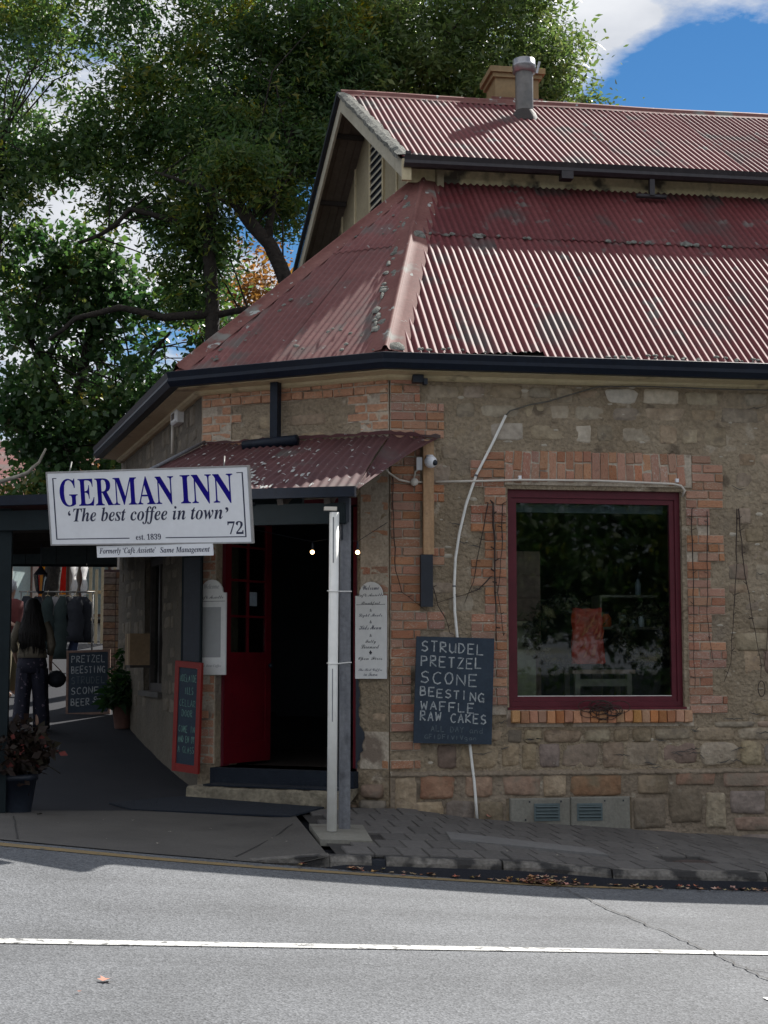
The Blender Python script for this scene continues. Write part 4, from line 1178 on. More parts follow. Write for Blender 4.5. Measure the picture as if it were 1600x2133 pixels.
# far slope
dn = V(0, math.cos(BS), -math.sin(BS))
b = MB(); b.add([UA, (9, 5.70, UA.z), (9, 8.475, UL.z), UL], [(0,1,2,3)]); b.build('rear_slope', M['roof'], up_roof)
# ridge cap
b = MB(); rr = random.Random(1)
vs = []; nn = 40
for s in range(nn+1):
    u = .24+(9-.24)*s/nn; z = UA.z+.012+.006*math.sin(u*2.3)
    p = V(u, 5.70, z)
    vs += [p-EVu*.17+V(0,0,.012), p-EVu*.05+V(0,0,.02), p+V(0,-.03,.03), p+V(0,0,.055), p+V(0,.03,.03), p+V(0,.15,-.08)]
b.add(vs, [(s*6+k, (s+1)*6+k, (s+1)*6+k+1, s*6+k+1) for s in range(nn) for k in range(5)], True)
b.build('ridge_cap', M['flashing'], up_roof)
# verge capping of broken mortar on the right slope
b = MB(); rr = random.Random(8); vs = []; nn = 44
for s in range(nn+1):
    p = UE+(UA-UE)*(s/nn)
    j = lambda a: rr.uniform(-a, a)
    vs += [p+V(-.045+j(.012), 0, -.03+j(.01)), p+V(-.05+j(.01), 0, .028+j(.012)), p+V(.02, 0, .05+j(.010)), p+V(.11+j(.02), 0, .030+j(.005))]
b.add(vs, [(s*4+k, (s+1)*4+k, (s+1)*4+k+1, s*4+k+1) for s in range(nn) for k in range(3)], False)
o = b.build('verge_mortar', M['lichen'], up_roof)
b = MB(); b.bar(UA+V(-.03,0,.02), UL+V(-.03,0,.02), .05, .06); b.build('verge_trim', M['black'], up_roof)
# barge boards
gd = (UL-UE); gd.z = 0; gd.normalize()
def board(a, b_, depth, th, m, name, par, inx=.0):
    a = Vector(a); b_ = Vector(b_); gx = V(gd.y, -gd.x, 0)
    vs = []
    for p in (a, b_):
        for dz in (0, -depth):
            for dx in (0, th): vs.append(p+V(0,0,dz)+gx*(dx+inx))
    bb = MB(); bb.add(vs, [(0,1,3,2),(4,6,7,5),(0,4,5,1),(2,3,7,6),(0,2,6,4),(1,5,7,3)])
    o = bb.build(name, m, par); fix_normals(o); return o
board(UA-V(0,0,.03), UE+V(0,0,-.03), .21, .03, M['bare_board'], 'barge_board', inn)
board(UA-V(0,0,.031), UL+V(0,0,-.03), .20, .031, M['bare_board'], 'barge_board', inn, .0)
bb = MB(); bb.box(UE.x-.005, UE.x+.10, UE.y-.035, UE.y+.02, UE.z-.27, UE.z-.02); bb.build('barge_foot', M['cream'], inn)
# soffit boards of the far and near slope under the overhang, with battens
OV = .46
def sof(A, Bp, n, name):
    gx = V(gd.y, -gd.x, 0)
    for k in range(n):
        a = .02+OV*k/n; c = .02+OV*(k+1)/n-.006
        bb = MB(); q = [A+gx*a, Bp+gx*a, Bp+gx*c, A+gx*c]; q = [p-V(0,0,.06+.003*(k % 2)) for p in q]
        bb.add(q+[p+V(0,0,.012) for p in q], [(0,1,2,3),(7,6,5,4),(0,4,5,1),(1,5,6,2),(2,6,7,3),(3,7,4,0)])
        bb.build('soffit_board', M['soffit'], inn)
sof(UA, UL, 4, 's'); sof(UA, UE, 4, 's')
gx = V(gd.y, -gd.x, 0)
for t in (.17, .52, .86):
    p = UA+(UL-UA)*t-V(0,0,.10); bb = MB(); bb.bar(p+gx*.03, p+gx*(OV-.02), .05, .06); bb.build('purlin', M['darkwood'], inn)
for t in (.35,):
    p = UA+(UE-UA)*t-V(0,0,.10); bb = MB(); bb.bar(p+gx*.03, p+gx*(OV-.02), .05, .06); bb.build('purlin', M['darkwood'], inn)
# gable wall
g0 = UE+gx*OV; g0.z = 5.6
MG = Matrix(((gd.x, gx.x, 0, g0.x), (gd.y, gx.y, 0, g0.y), (0, 0, 1, 0), (0, 0, 0, 1)))   # x back along the gable, y inwards
half = (UA-UE).length*math.cos(BS)*1.0; full = (V(UL.x, UL.y, 0)-V(UE.x, UE.y, 0)).length; mid = (V(UA.x, UA.y, 0)-V(UE.x, UE.y, 0)).length
bb = MB(); zt = lambda x: UE.z-.04+(UA.z-UE.z)*(1-abs(x-mid)/mid)
poly = [(.12,5.6),(full-.1,5.6),(full-.1,zt(full-.1)),(mid,zt(mid)),(.12,zt(.12))]
bb.prism(poly, .08, MG); gw = bb.build('gable_wall', M['gable'], inn); fix_normals(gw)
# louvred opening and cover battens
lx0, lx1 = 2.42, 3.02
fr_ = MB(); 
for a, c in ((lx0-.05, lx0), (lx1, lx1+.05)): fr_.box(a, c, -.03, .002, 6.6, zt(max(abs(a-mid), abs(c-mid))+mid)-.02 if False else 8.62, MG)
fr_.box(lx0, lx1, -.0295, .002, 8.57, 8.62, MG)
lo = fr_.build('louvre_vent', M['cream'], inn)
fr_ = MB(); fr_.box(lx0, lx1, -.010, -.001, 6.6, 8.57, MG); fr_.build('vent_opening', M['black'], lo)
z = 6.75
lv = []
while z < 8.55:
    s_ = MB(); q = [MG @ Vector(p) for p in ((lx0, -.035, z), (lx1, -.035, z), (lx1, -.012, z+.05), (lx0, -.012, z+.05))]
    s_.add(q+[p+V(0,0,.012) for p in q], [(0,1,2,3),(7,6,5,4),(0,4,5,1),(1,5,6,2),(2,6,7,3),(3,7,4,0)])
    s_.build('slat', M['bare_board'], lo); z += .105
for xx in (.35, .95, 1.75, 3.85, 4.6, 5.3):
    s_ = MB(); s_.box(xx, xx+.05, -.02, .002, 5.7, zt(xx if xx > mid else xx)-.08, MG); s_.build('cover_batten', M['cream'], inn)
# clerestory wall, fascia and gutter under the eave
bb = MB(); bb.box(.86, 9, 3.16, 3.22, 6.7, 7.26); bb.build('upper_wall', M['cream_dirty'], inn)
bb = MB(); bb.add([(.62,2.80,7.19),(9,2.80,7.19),(9,3.16,7.205),(.62,3.16,7.205)], [(0,1,2,3)]); bb.build('eave_lining', M['soffit'], inn)
bb = MB(); bb.box(.70, 9, 3.06, 3.159, 7.02, 7.185); bb.build('fascia', M['cream_dirty'], inn)
def ugut():
    prof = [(2.80,7.235),(2.80,7.10),(2.72,7.095),(2.685,7.13),(2.695,7.17),(2.675,7.225),(2.69,7.225),(2.71,7.16),(2.79,7.12),(2.79,7.235)]
    bb = MB(); n = len(prof)
    for u in (.60, 9.0): bb.v += [(u, y, z) for y, z in prof]
    for i in range(n): bb.f.append((i, (i+1) % n, n+(i+1) % n, n+i)); bb.sm.append(False)
    bb.f.append(tuple(range(n))); bb.sm.append(False); bb.f.append(tuple(n+i for i in range(n))[::-1]); bb.sm.append(False)
    o = bb.build('upper_gutter', M['gutter_brown'], inn); fix_normals(o)
ugut()
bb = MB(); bb.box(2.44, 2.58, 2.665, 2.80, 7.03, 7.12); bb.build('gutter_joint', M['gutter_brown'], inn)
bb = MB(); bb.box(.61, .67, 2.66, 2.70, 7.225, 7.26); bb.build('gutter_stop', M['gutter_brown'], inn)
dp = MB(); dp.box(3.52, 3.58, 2.73, 2.79, 6.90, 7.10); up_dp = dp.build('short_downpipe', M['gutter_brown'], inn)
dp = MB(); dp.tube([(3.37,2.78,6.90),(3.73,2.78,6.90)], .030, 8); dp.build('spreader', M['gutter_brown'], up_dp)
# chimney
ch = MB(); ch.box(2.44, 3.06, 6.05, 6.60, 8.7, 9.60); cho = ch.build('chimney', M['ochre'], inn)
ch = MB(); 
zc = 9.54
ch.box(2.36, 3.14, 5.97, 6.68, 9.60, 9.68); ch.box(2.40, 3.10, 6.01, 6.64, 9.54, 9.599); ch.build('chimney_cap', M['ochre'], cho)
ch = MB(); ch.box(2.50, 3.00, 6.12, 6.53, 9.681, 9.74); ch.build('chimney_pot', M['soffit'], cho)
ch = MB()
ch.add([(2.30,5.78,9.10),(3.35,5.78,9.10),(3.12,6.03,9.20),(2.38,6.03,9.20),(2.38,6.03,9.26),(3.12,6.03,9.26)], [(0,1,2,3),(3,2,5,4)]); ch.build('chimney_flashing', M['flashing'], cho)
fl = MB(); fl.lathe((2.60, 5.04, 0), [(.118,8.56),(.118,9.34)], 20); flo = fl.build('flue', M['steel'], inn)
fl = MB(); fl.lathe((2.60, 5.04, 0), [(.10,9.21),(.152,9.22),(.152,9.295),(.156,9.30),(.156,9.32),(.150,9.325),(.150,9.39),(.13,9.40),(.02,9.40)], 22); fl.build('flue_cowl', M['steel_bright'], flo)
fl = MB(); fl.bar((2.76,5.0,9.21),(2.80,5.0,9.37),.02,.03); fl.build('cowl_clip', M['steel_bright'], flo)
fl = MB(); fl.lathe((2.60, 5.04, 0), [(.21,8.52),(.15,8.66),(.118,8.70)], 16); fl.build('flue_flashing', M['darkwood'], flo)

# ---------------------------------------------------------------- corner downpipe with spreader
dp = MB(); dp.box(-1.185, -1.105, -.19, -.11, 3.57, 4.16, MC); d0 = dp.build('downpipe', M['gutter'], inn)
dp = MB(); dp.tube([MC @ V(-1.44,-.24,3.535), MC @ V(-.86,-.24,3.555)], .052, 12); dp.build('spreader', M['gutter'], d0)
for k in range(7):
    dp = MB(); q = MC @ V(-1.38+.075*k, -.265, 3.50); dp.tube([q, q-V(0,0,.02)], .008, 6)
    if k in (1,3,5): dp.build('spout', M['gutter'], d0)

# ---------------------------------------------------------------- verandah
VR = 'low verandah with peeling red iron roof wrapping the corner over the door'
flk = None
ver = thing('verandah', VR, 'verandah', (-.63, -1.58, G(-.63,-1.58)))
FR = V(-.56, -1.82, 2.86); FL = V(-3.78, -.52, 2.86)      # front edge
WR_ = V(.46, -.03, 3.55); WC = V(0,-.03,3.57)
s1 = (MC @ V(-2.02, -.03, 3.60))
def awn(p_lo0, p_lo1, p_hi0, p_hi1, n, m, nm='roof_sheet', seed=0, ref=None):
    """ruled corrugated surface between a low edge and a high edge"""
    for s in range(n):
        a, c = s/n, (s+1)/n; b = MB(); nc = 64; nl = 6; rr = random.Random(seed+s)
        L0 = (p_lo1-p_lo0).length/n; waves = max(3, round(L0/PITCH))
        nr = (p_lo1-p_lo0).cross(p_hi0-p_lo0).normalized()
        if nr.z < 0: nr = -nr
        for i in range(nc+1):
            t = a+(c-a)*i/nc
            lo = p_lo0.lerp(p_lo1, t); hi = p_hi0.lerp(p_hi1, t)
            for j in range(nl+1):
                f = j/nl; q = lo.lerp(hi, f)
                sag = -.02*math.sin(math.pi*f)*math.sin(t*5)+.006*math.sin(t*23+j)
                q = q+nr*(.0085*math.cos(2*math.pi*waves*(i/nc))+sag+.003*(s % 2))
                b.v.append(tuple(q))
        for i in range(nc):
            for j in range(nl):
                b.f.append((i*(nl+1)+j, (i+1)*(nl+1)+j, (i+1)*(nl+1)+j+1, i*(nl+1)+j+1)); b.sm.append(True)
        b.build(nm, m, ver)
PM = FL.lerp(FR, .36); s1l = V(s1.x-.02, s1.y+.02, 3.04)
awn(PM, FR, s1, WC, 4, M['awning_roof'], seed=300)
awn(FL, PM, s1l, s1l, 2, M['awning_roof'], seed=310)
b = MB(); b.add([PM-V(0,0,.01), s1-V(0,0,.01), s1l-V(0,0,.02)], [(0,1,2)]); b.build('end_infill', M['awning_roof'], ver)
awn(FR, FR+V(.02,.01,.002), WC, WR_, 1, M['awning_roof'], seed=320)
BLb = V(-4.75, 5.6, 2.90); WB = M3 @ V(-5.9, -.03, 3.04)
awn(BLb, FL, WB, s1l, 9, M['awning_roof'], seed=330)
b = MB(); b.tube([s1+V(0,0,.035), s1.lerp(PM, .5)+V(0,0,.022), PM+V(0,0,.02)], .017, 8); b.build('hip_roll', M['grey_post'], ver)
# flaking paint and lichen patches stretched along the sheets
b = MB(); rr = random.Random(23)
nA = (FR-PM).cross(s1-PM).normalized(); nA = nA if nA.z > 0 else -nA
for i in range(120):
    if rr.random() < .70: t = rr.gauss(.52, .17); f = abs(rr.gauss(.0, .26))+.04
    else: t = rr.uniform(.05, .97); f = rr.uniform(.04, .8)
    if not (0.02 < t < .98 and f < .9): continue
    p = PM.lerp(FR, t).lerp(s1.lerp(WC, t), f)+nA*.012; a = (s1.lerp(WC, t)-PM.lerp(FR, t)).normalized(); c = nA.cross(a)
    L_ = rr.uniform(.012, .06)*(1.5 if rr.random() < .2 else 1); w = rr.uniform(.006, .017)
    ring = [p+a*(L_*math.cos(q))*rr.uniform(.7,1.2)+c*(w*math.sin(q))*rr.uniform(.7,1.2) for q in [2*math.pi*k/8 for k in range(8)]]
    b.add(ring+[p+nA*.008], [(k, (k+1) % 8, 8) for k in range(8)], True)
o = b.build('paint_flakes', pmat('white_flakes', (.30,.30,.285,1), (.46,.46,.44,1), 14, .95, .5, 60, .2, 60), ver); o['kind'] = 'stuff'
# wall flashing, ragged
b = MB(); rr = random.Random(3); vs = []
for i in range(31):
    p = (MC @ V(-2.03+2.03*i/30, -.035, 3.605-.02*i/30)); vs += [p, p+V(0,0,.028+rr.uniform(-.012,.012))]
for i in range(11):
    p = V(.48*i/10, -.04, 3.58-.025*i/10); vs += [p, p+V(0,0,.03+rr.uniform(-.012,.012))]
b.add(vs, [(2*i, 2*i+2, 2*i+3, 2*i+1) for i in range(41)]); b.build('wall_flashing', M['awning_roof'], ver)
# framing: front beam, fascia gutter, rafters
fd = (FL-FR).normalized(); fin = V(-fd.y, fd.x, 0)
if fin.y < 0: fin = -fin
b = MB(); b.bar(FR-fin*.035-V(0,0,.028), FL-fin*.035-V(0,0,.028), .06, .085); b.build('front_gutter', M['gutter'], ver)
b = MB(); b.bar(FR+fd*.12+fin*.10-V(0,0,.19), FL+fin*.10-V(0,0,.19), .07, .17); b.build('front_beam', M['greenpost'], ver)
ld = (BLb-FL).normalized(); lin_ = V(ld.y, -ld.x, 0)
b = MB(); b.bar(FL+lin_*.10-V(0,0,.18), BLb+lin_*.10-V(0,0,.18), .07, .17); b.build('side_beam', M['greenpost'], ver)
for t in (.12,.3,.48,.66,.84):
    a = FR.lerp(PM, t)-V(0,0,.10)+fin*.06; c = WC.lerp(s1, t)-V(0,0,.09)
    b = MB(); b.bar(a, c, .05, .09); b.build('rafter', M['darkwood'], ver)
for t in (.15,.35,.55,.75,.95):
    a = FL.lerp(BLb, t)-V(0,0,.10)+lin_*.06; c = s1l.lerp(WB, t)-V(0,0,.07)
    b = MB(); b.bar(a, c, .05, .09); b.build('rafter', M['darkwood'], ver)
# door-side valance
b = MB(); b.bar(MC @ V(-1.95,-1.15,2.90), MC @ V(-.30,-1.15,2.90), .04, .22) ; b.build('door_beam', M['greenpost'], ver)
def post(p, z1, w_, m, name='post'):
    z0 = G(p[0], p[1])+.01
    b = MB(); b.box(p[0]-w_/2, p[0]+w_/2, p[1]-w_/2, p[1]+w_/2, z0, z1); return b.build(name, m, ver)
rp = post((-.625, -1.60), 2.80, .085, M['grey_post'])
b = MB(); b.box(-.69, -.60, -1.665, -1.648, 2.60, 2.83); b.box(-.662, -.655, -1.70, -1.60, 2.45, 2.60); b.build('post_bracket', M['black'], ver)
post((-3.47, -.46), 2.78, .14, M['greenpost'])
for t in (.42, .86):
    p = FL.lerp(BLb, t)+lin_*.10; post((p.x, p.y), 2.74, .11, M['greenpost'])
# valance boards hanging at the back
vp = M3 @ V(-5.45, 0, 0)
va = V(-4.55, 6.05, 0); vb = V(-2.62, 5.95, 0)
for k in range(5):
    a = va.lerp(vb, k/5+.002); c = va.lerp(vb, (k+1)/5-.002)
    b = MB(); b.bar(V(a.x, a.y, 2.86), V(c.x, c.y, 2.86), .03, .32); b.build('valance_board', M['valance'], ver)
b = MB(); b.bar(V(va.x,va.y+.03,2.86), V(vb.x,vb.y+.03,2.86), .01, .30); b.build('valance_backing', M['greenpost'], ver)
b = MB(); b.bar(V(va.x,va.y,2.69), V(vb.x,vb.y,2.69), .05, .03); b.build('valance_rail', M['greenpost'], ver)
# white downpipe by the post
px, py = -.755, -1.83
wp = thing('white_downpipe', 'round white plastic downpipe strapped to the grey verandah post', 'downpipe', (px, py, G(px,py)+.014))
b = MB(); b.tube([(px,py,G(px,py)+.02),(px+.004,py,1.2),(px+.012,py,2.66)], .040, 20); b.build('pipe', M['white_pvc'], wp)
b = MB(); b.box(px-.07, px+.03, py-.03, py+.03, 2.675, 2.705); b.build('pipe_elbow', M['beige_pvc'], wp)
for z in (2.02, 1.44):
    b = MB(); b.tube([(px-.043,py-.0,z+.005),(px-.02,py-.040,z),(px+.03,py-.044,z),(px+.15,py+.175,z+.01),(px+.18,py+.185,z+.01)], .005, 6); b.build('strap', M['white_pvc'], wp)
b = MB(); b.box(px-.004, px+.004, py-.0415, py-.038, 2.25, 2.62); b.box(px-.006, px+.000, py-.0415, py-.038, .98, 1.40); b.build('seam_scratch', M['grey_post'], wp)

# ---------------------------------------------------------------- lettering helpers
def mathstr(s, style):
    out = ''
    base = {'B': (0x1D400, 0x1D41A, 0x1D7CE), 'BI': (0x1D468, 0x1D482, 0x1D7CE), 'BS': (0x1D4D0, 0x1D4EA, 0x1D7CE)}[style]
    for ch in s:
        if 'A' <= ch <= 'Z': out += chr(base[0]+ord(ch)-65)
        elif 'a' <= ch <= 'z': out += chr(base[1]+ord(ch)-97)
        elif '0' <= ch <= '9': out += chr(base[2]+ord(ch)-48)
        else: out += ch
    return out
def lettering(text, style, ML, x0, x1, z0, z1, m, parent, name='lettering', shear=0.0, y=-.0015, full=None):
    """flat print in the local xz plane of ML, fitted to the given box"""
    c = bpy.data.curves.new('t', 'FONT'); c.body = mathstr(text, style) if style else text
    c.resolution_u = 3; c.extrude = 0.0
    o = bpy.data.objects.new('t', c); COL.objects.link(o)
    bpy.context.view_layer.update()
    dg = bpy.context.evaluated_depsgraph_get()
    me = bpy.data.meshes.new_from_object(o.evaluated_get(dg))
    bpy.data.objects.remove(o)
    if len(me.vertices) == 0: return None
    xs = [v.co.x for v in me.vertices]; ys = [v.co.y for v in me.vertices]
    ax_, bx, ay, by = min(xs), max(xs), min(ys), max(ys)
    off = ORG[parent.name]
    for v in me.vertices:
        X = x0+(v.co.x-ax_)/(bx-ax_)*(x1-x0); Z = z0+(v.co.y-ay)/(by-ay)*(z1-z0)
        X += shear*(Z-z0)
        v.co = (ML @ Vector((X, y, Z)))-off
    me.materials.clear(); me.materials.append(m)
    ob = bpy.data.objects.new(name, me); COL.objects.link(ob); ob.parent = parent; ORG[ob.name] = off
    return ob
def pframe(c, yaw, pitch, roll):
    y = R_(yaw); X = V(math.cos(y), math.sin(y), 0); N = V(math.sin(y), -math.cos(y), 0); Z = V(0,0,1)
    Z2 = Z*math.cos(R_(pitch))+N*math.sin(R_(pitch)); r = R_(roll)
    X2 = X*math.cos(r)+Z2*math.sin(r); Z3 = -X*math.sin(r)+Z2*math.cos(r); Y = Z3.cross(X2)
    return Matrix(((X2.x,Y.x,Z3.x,c[0]),(X2.y,Y.y,Z3.y,c[1]),(X2.z,Y.z,Z3.z,c[2]),(0,0,0,1)))
# hand lettering with chalk strokes
S_ = {
'A':[[(0,0),(.5,1),(1,0)],[(.2,.38),(.8,.38)]], 'B':[[(0,0),(0,1),(.7,.95),(.75,.6),(0,.52),(.85,.45),(.9,.08),(0,0)]], 'C':[[(1,.88),(.6,1),(.15,.8),(0,.45),(.2,.1),(.6,0),(1,.12)]],
'D':[[(0,0),(0,1),(.6,.9),(1,.5),(.6,.08),(0,0)]], 'E':[[(1,1),(0,1),(0,0),(1,0)],[(0,.52),(.8,.52)]], 'F':[[(1,1),(0,1),(0,0)],[(0,.52),(.8,.52)]],
'G':[[(1,.85),(.55,1),(.1,.75),(0,.4),(.3,.03),(.9,.05),(.95,.4),(.6,.42)],[(.95,.4),(.95,-.1)]], 'I':[[(.5,0),(.5,1)]], 'K':[[(0,0),(0,1)],[(.9,1),(0,.5),(1,0)]], 'L':[[(0,1),(0,0),(1,0)]],
'M':[[(0,0),(.1,1),(.5,.3),(.9,1),(1,0)]], 'N':[[(0,0),(0,1),(1,0),(1,1)]], 'O':[[(.5,1),(.1,.8),(0,.45),(.25,.05),(.7,.03),(1,.4),(.9,.85),(.5,1)]], 'P':[[(0,0),(0,1),(.8,.95),(.9,.6),(0,.5)]],
'R':[[(0,0),(0,1),(.8,.95),(.85,.6),(0,.5),(1,0)]], 'S':[[(.95,.88),(.5,1),(.08,.8),(.2,.55),(.8,.45),(.95,.2),(.55,0),(0,.12)]], 'T':[[(0,1),(1,1)],[(.5,1),(.5,0)]], 'U':[[(0,1),(0,.25),(.4,0),(.9,.2),(1,1)],[(1,1),(1,0)]],
'V':[[(0,1),(.5,0),(1,1)]], 'W':[[(0,1),(.2,0),(.5,.75),(.8,0),(1,1)]], 'Y':[[(0,1),(.5,.5),(1,1)],[(.5,.5),(.5,0)]], 'Z':[[(0,1),(1,1),(0,0),(1,0)]], '/':[[(.5,1),(.4,0)]], '!':[[(.5,1),(.5,.3)],[(.5,.1),(.5,.04)]], '&':[[(1,0),(.2,.8),(.5,1),(.7,.8),(0,.3),(.3,0),(1,.5)]], 'a':[[(.9,.5),(.4,.6),(.0,.3),(.3,0),(.8,.2),(.9,.55),(1,0)]], 'n':[[(0,0),(0,.6),(.1,.45),(.6,.6),(.8,.4),(.9,0)]], 'd':[[(.9,1),(.9,0)],[(.9,.4),(.4,.55),(0,.3),(.3,0),(.9,.15)]], 'g':[[(.9,.5),(.3,.6),(0,.3),(.4,.05),(.9,.3),(.9,-.3),(.2,-.3)]], ' ':[]}
def chalk(text, ML, x0, x1, z0, z1, m, parent, w=.010, seed=1, slope=0.0, name='chalk_lettering', y=-.0015):
    rr = random.Random(seed); n = len(text); b = MB()
    cw = (x1-x0)/n
    for i, ch in enumerate(text):
        if ch not in S_: continue
        gx_ = x0+cw*i; gw = cw*(.66 if ch not in 'I!/' else .5); jz = rr.uniform(-.05,.05)*(z1-z0); k = rr.uniform(.92, 1.06)
        for st in S_[ch]:
            # smooth the stroke a little
            P = [(gx_+p[0]*gw+rr.uniform(-.02,.02)*gw, z0+jz+p[1]*(z1-z0)*k+slope*(gx_-x0)) for p in st]
            Q = []
            for a, c in zip(P[:-1], P[1:]):
                for t in (0, .33, .66): Q.append((a[0]+(c[0]-a[0])*t, a[1]+(c[1]-a[1])*t))
            Q.append(P[-1])
            vs = []
            for q in range(len(Q)):
                a = Vector(Q[max(0, q-1)]); c = Vector(Q[min(len(Q)-1, q+1)]); d = (c-a)
                if d.length < 1e-6: d = Vector((1,0))
                d.normalize(); nn = Vector((-d.y, d.x)); ww = w*rr.uniform(.32,.58)
                for s in (-1, 1): vs.append(ML @ Vector((Q[q][0]+nn.x*ww*s, y, Q[q][1]+nn.y*ww*s)))
            b.add(vs, [(2*q, 2*q+1, 2*q+3, 2*q+2) for q in range(len(Q)-1)])
    return b.build(name, m, parent)

# ---------------------------------------------------------------- the inn sign
SG = pframe((-2.248, -1.717, 2.695), -31.93, 10.31, -1.15)
sign = thing('inn_sign', 'biggest white sign with large blue serif lettering, hung before the verandah', 'sign', SG @ V(0,0,-.3))
SW, SH = 1.876, .598
b = MB(); b.box(-SW/2, SW/2, 0, .025, -SH/2, SH/2, SG); b.build('sign_panel', M['signwhite'], sign)
b = MB(); rect_frame(b, SG, -SW/2-.006, SW/2+.006, -SH/2-.006, SH/2+.006, .012, -.004, .028); b.build('sign_edge', M['steel_bright'], sign)
def sx(px_): return -SW/2+px_*SW
def sz(py_): return SH/2-py_*SH
lettering('GERMAN', 'B', SG, sx(.062), sx(.640), sz(.475), sz(.090), M['signblue'], sign)
lettering('INN', 'B', SG, sx(.672), sx(.925), sz(.475), sz(.090), M['signblue'], sign)
lettering('The best coffee in town', 'BI', SG, sx(.125), sx(.868), sz(.735), sz(.495), M['signnavy'], sign)
lettering('\u2018', None, SG, sx(.098), sx(.112), sz(.60), sz(.53), M['signnavy'], sign); lettering('\u2019', None, SG, sx(.882), sx(.897), sz(.60), sz(.53), M['signnavy'], sign)
lettering('72', 'BI', SG, sx(.888), sx(.962), sz(.885), sz(.715), M['signnavy'], sign)
lettering('est. 1839', 'B', SG, sx(.437), sx(.562), sz(.945), sz(.865), M['signnavy'], sign)
b = MB()
for (a, c, e, f) in ((.028,.034,.075,.925),(.034,.050,.075,.085),(.028,.405,.915,.927),(.585,.975,.915,.927),(.969,.975,.075,.915),(.945,.969,.075,.085)):
    q = [SG @ V(sx(a),-.0015,sz(f)), SG @ V(sx(c),-.0015,sz(f)), SG @ V(sx(c),-.0015,sz(e)), SG @ V(sx(a),-.0015,sz(e))]; b.add(q, [(0,1,2,3)])
b.build('border_line', M['signnavy'], sign)
for xx in (-.72, .72):
    a = SG @ V(xx, .012, SH/2); t = FR.lerp(FL, .5); 
    b = MB(); b.tube([a, a+V(.01,.12,.10)], .006, 6); b.build('hanger', M['steel'], sign)
    b = MB(); c = SG @ V(xx*.92, .03, .05); b.bar(c, c+V(.30,.62,.02), .03, .03); b.build('bracket', M['black'], sign)
S2 = pframe((-2.186, -1.676, 2.345), -33.5, 8.5, -.73)
s2 = thing('small_sign', 'narrow white strip sign hanging below the big white inn sign', 'sign', S2 @ V(0,0,-.045))
b = MB(); b.box(-.55, .55, .0, .012, -.047, .047, S2); b.build('sign_panel', M['signwhite'], s2)
lettering('Formerly \u2018Caf\u00e9 Assiette\u2019', 'BI', S2, -.525, .02, -.028, .030, M['signnavy'], s2)
lettering('Same Management', 'BI', S2, .06, .525, -.030, .027, M['signnavy'], s2)
for xx in (-.3, .3):
    b = MB(); a = S2 @ V(xx, .006, .045); b.tube([a, a+V(0,.01,.09)], .004, 6); b.build('hanger', M['steel'], s2)

# ---------------------------------------------------------------- blackboards and menu boards on the walls
B1 = pframe((.583, -.125, 1.193), 0, 2.0, -1.5)
bb1 = thing('chalkboard', 'large frameless blackboard listing strudel to raw cakes, hung on the front wall', 'chalkboard', B1 @ V(0,0,-.49))
b = MB(); b.box(-.367, .367, 0, .022, -.489, .489, B1); b.build('board', M['chalk_bg'], bb1)
def bx(p): return -.367+p*.734
def bz(p): return .489-p*.978
for i, (t, a, c, top, bot, sl) in enumerate([('STRUDEL',.07,.90,.04,.135,-.045),('PRETZEL',.07,.88,.175,.275,-.03),('SCONE',.07,.84,.33,.435,-.04),('BEESTING',.07,.92,.475,.555,-.08),('WAFFLE',.08,.80,.60,.685,-.05),('RAW CAKES',.08,.95,.70,.785,-.04)]):
    chalk(t, B1, bx(a), bx(c), bz(bot), bz(top), M['chalk'], bb1, .0135, i+3, sl)
chalk('ALL DAY and', B1, bx(.22), bx(.90), bz(.885), bz(.83), M['chalk_faint'], bb1, .008, 31, -.03)
chalk('GF/DF/V/Vgan', B1, bx(.14), bx(.82), bz(.955), bz(.915), M['chalk_faint'], bb1, .008, 32, -.02)

def menu_board(name, label, Mx, w_, z0, z1, lines, lean=0, grey=False, parentname=None):
    t = thing(name, label, 'menu board', Mx @ V(0,0,z0))
    n = 10; poly = [(-w_/2, z0), (w_/2, z0), (w_/2, z1-.13), (w_/2-.03, z1-.13)]
    for k in range(n+1):
        a = math.pi*k/n; poly.append(((w_/2-.04)*math.cos(a), z1-.12+.12*math.sin(a)))
    poly += [(-w_/2+.03, z1-.13), (-w_/2, z1-.13)]
    b = MB(); b.prism(poly, .02, Mx); o = b.build('board', M['menuwhite'], t); fix_normals(o)
    for (txt, a, c, e, f, mm) in lines:
        lettering(txt, 'BS' if mm != 'g' else 'BI', Mx, a, c, e, f, M['ink'] if mm == 'k' else (M['greyprint'] if mm == 'g' else M['signnavy']), t)
    b = MB(); q = [Mx @ V(-w_/2+.01,-.0015,z1-.215), Mx @ V(w_/2-.01,-.0015,z1-.215), Mx @ V(w_/2-.01,-.0015,z1-.211), Mx @ V(-w_/2+.01,-.0015,z1-.211)]; b.add(q, [(0,1,2,3)]); b.build('rule_line', M['ink'], t)
    return t
MB1 = frame(MC @ V(-.165, -.065, 0), AC-math.pi)
W_ = .32; zt1 = 2.20; zb1 = 1.30
def zr(p): return zt1-(zt1-zb1)*p
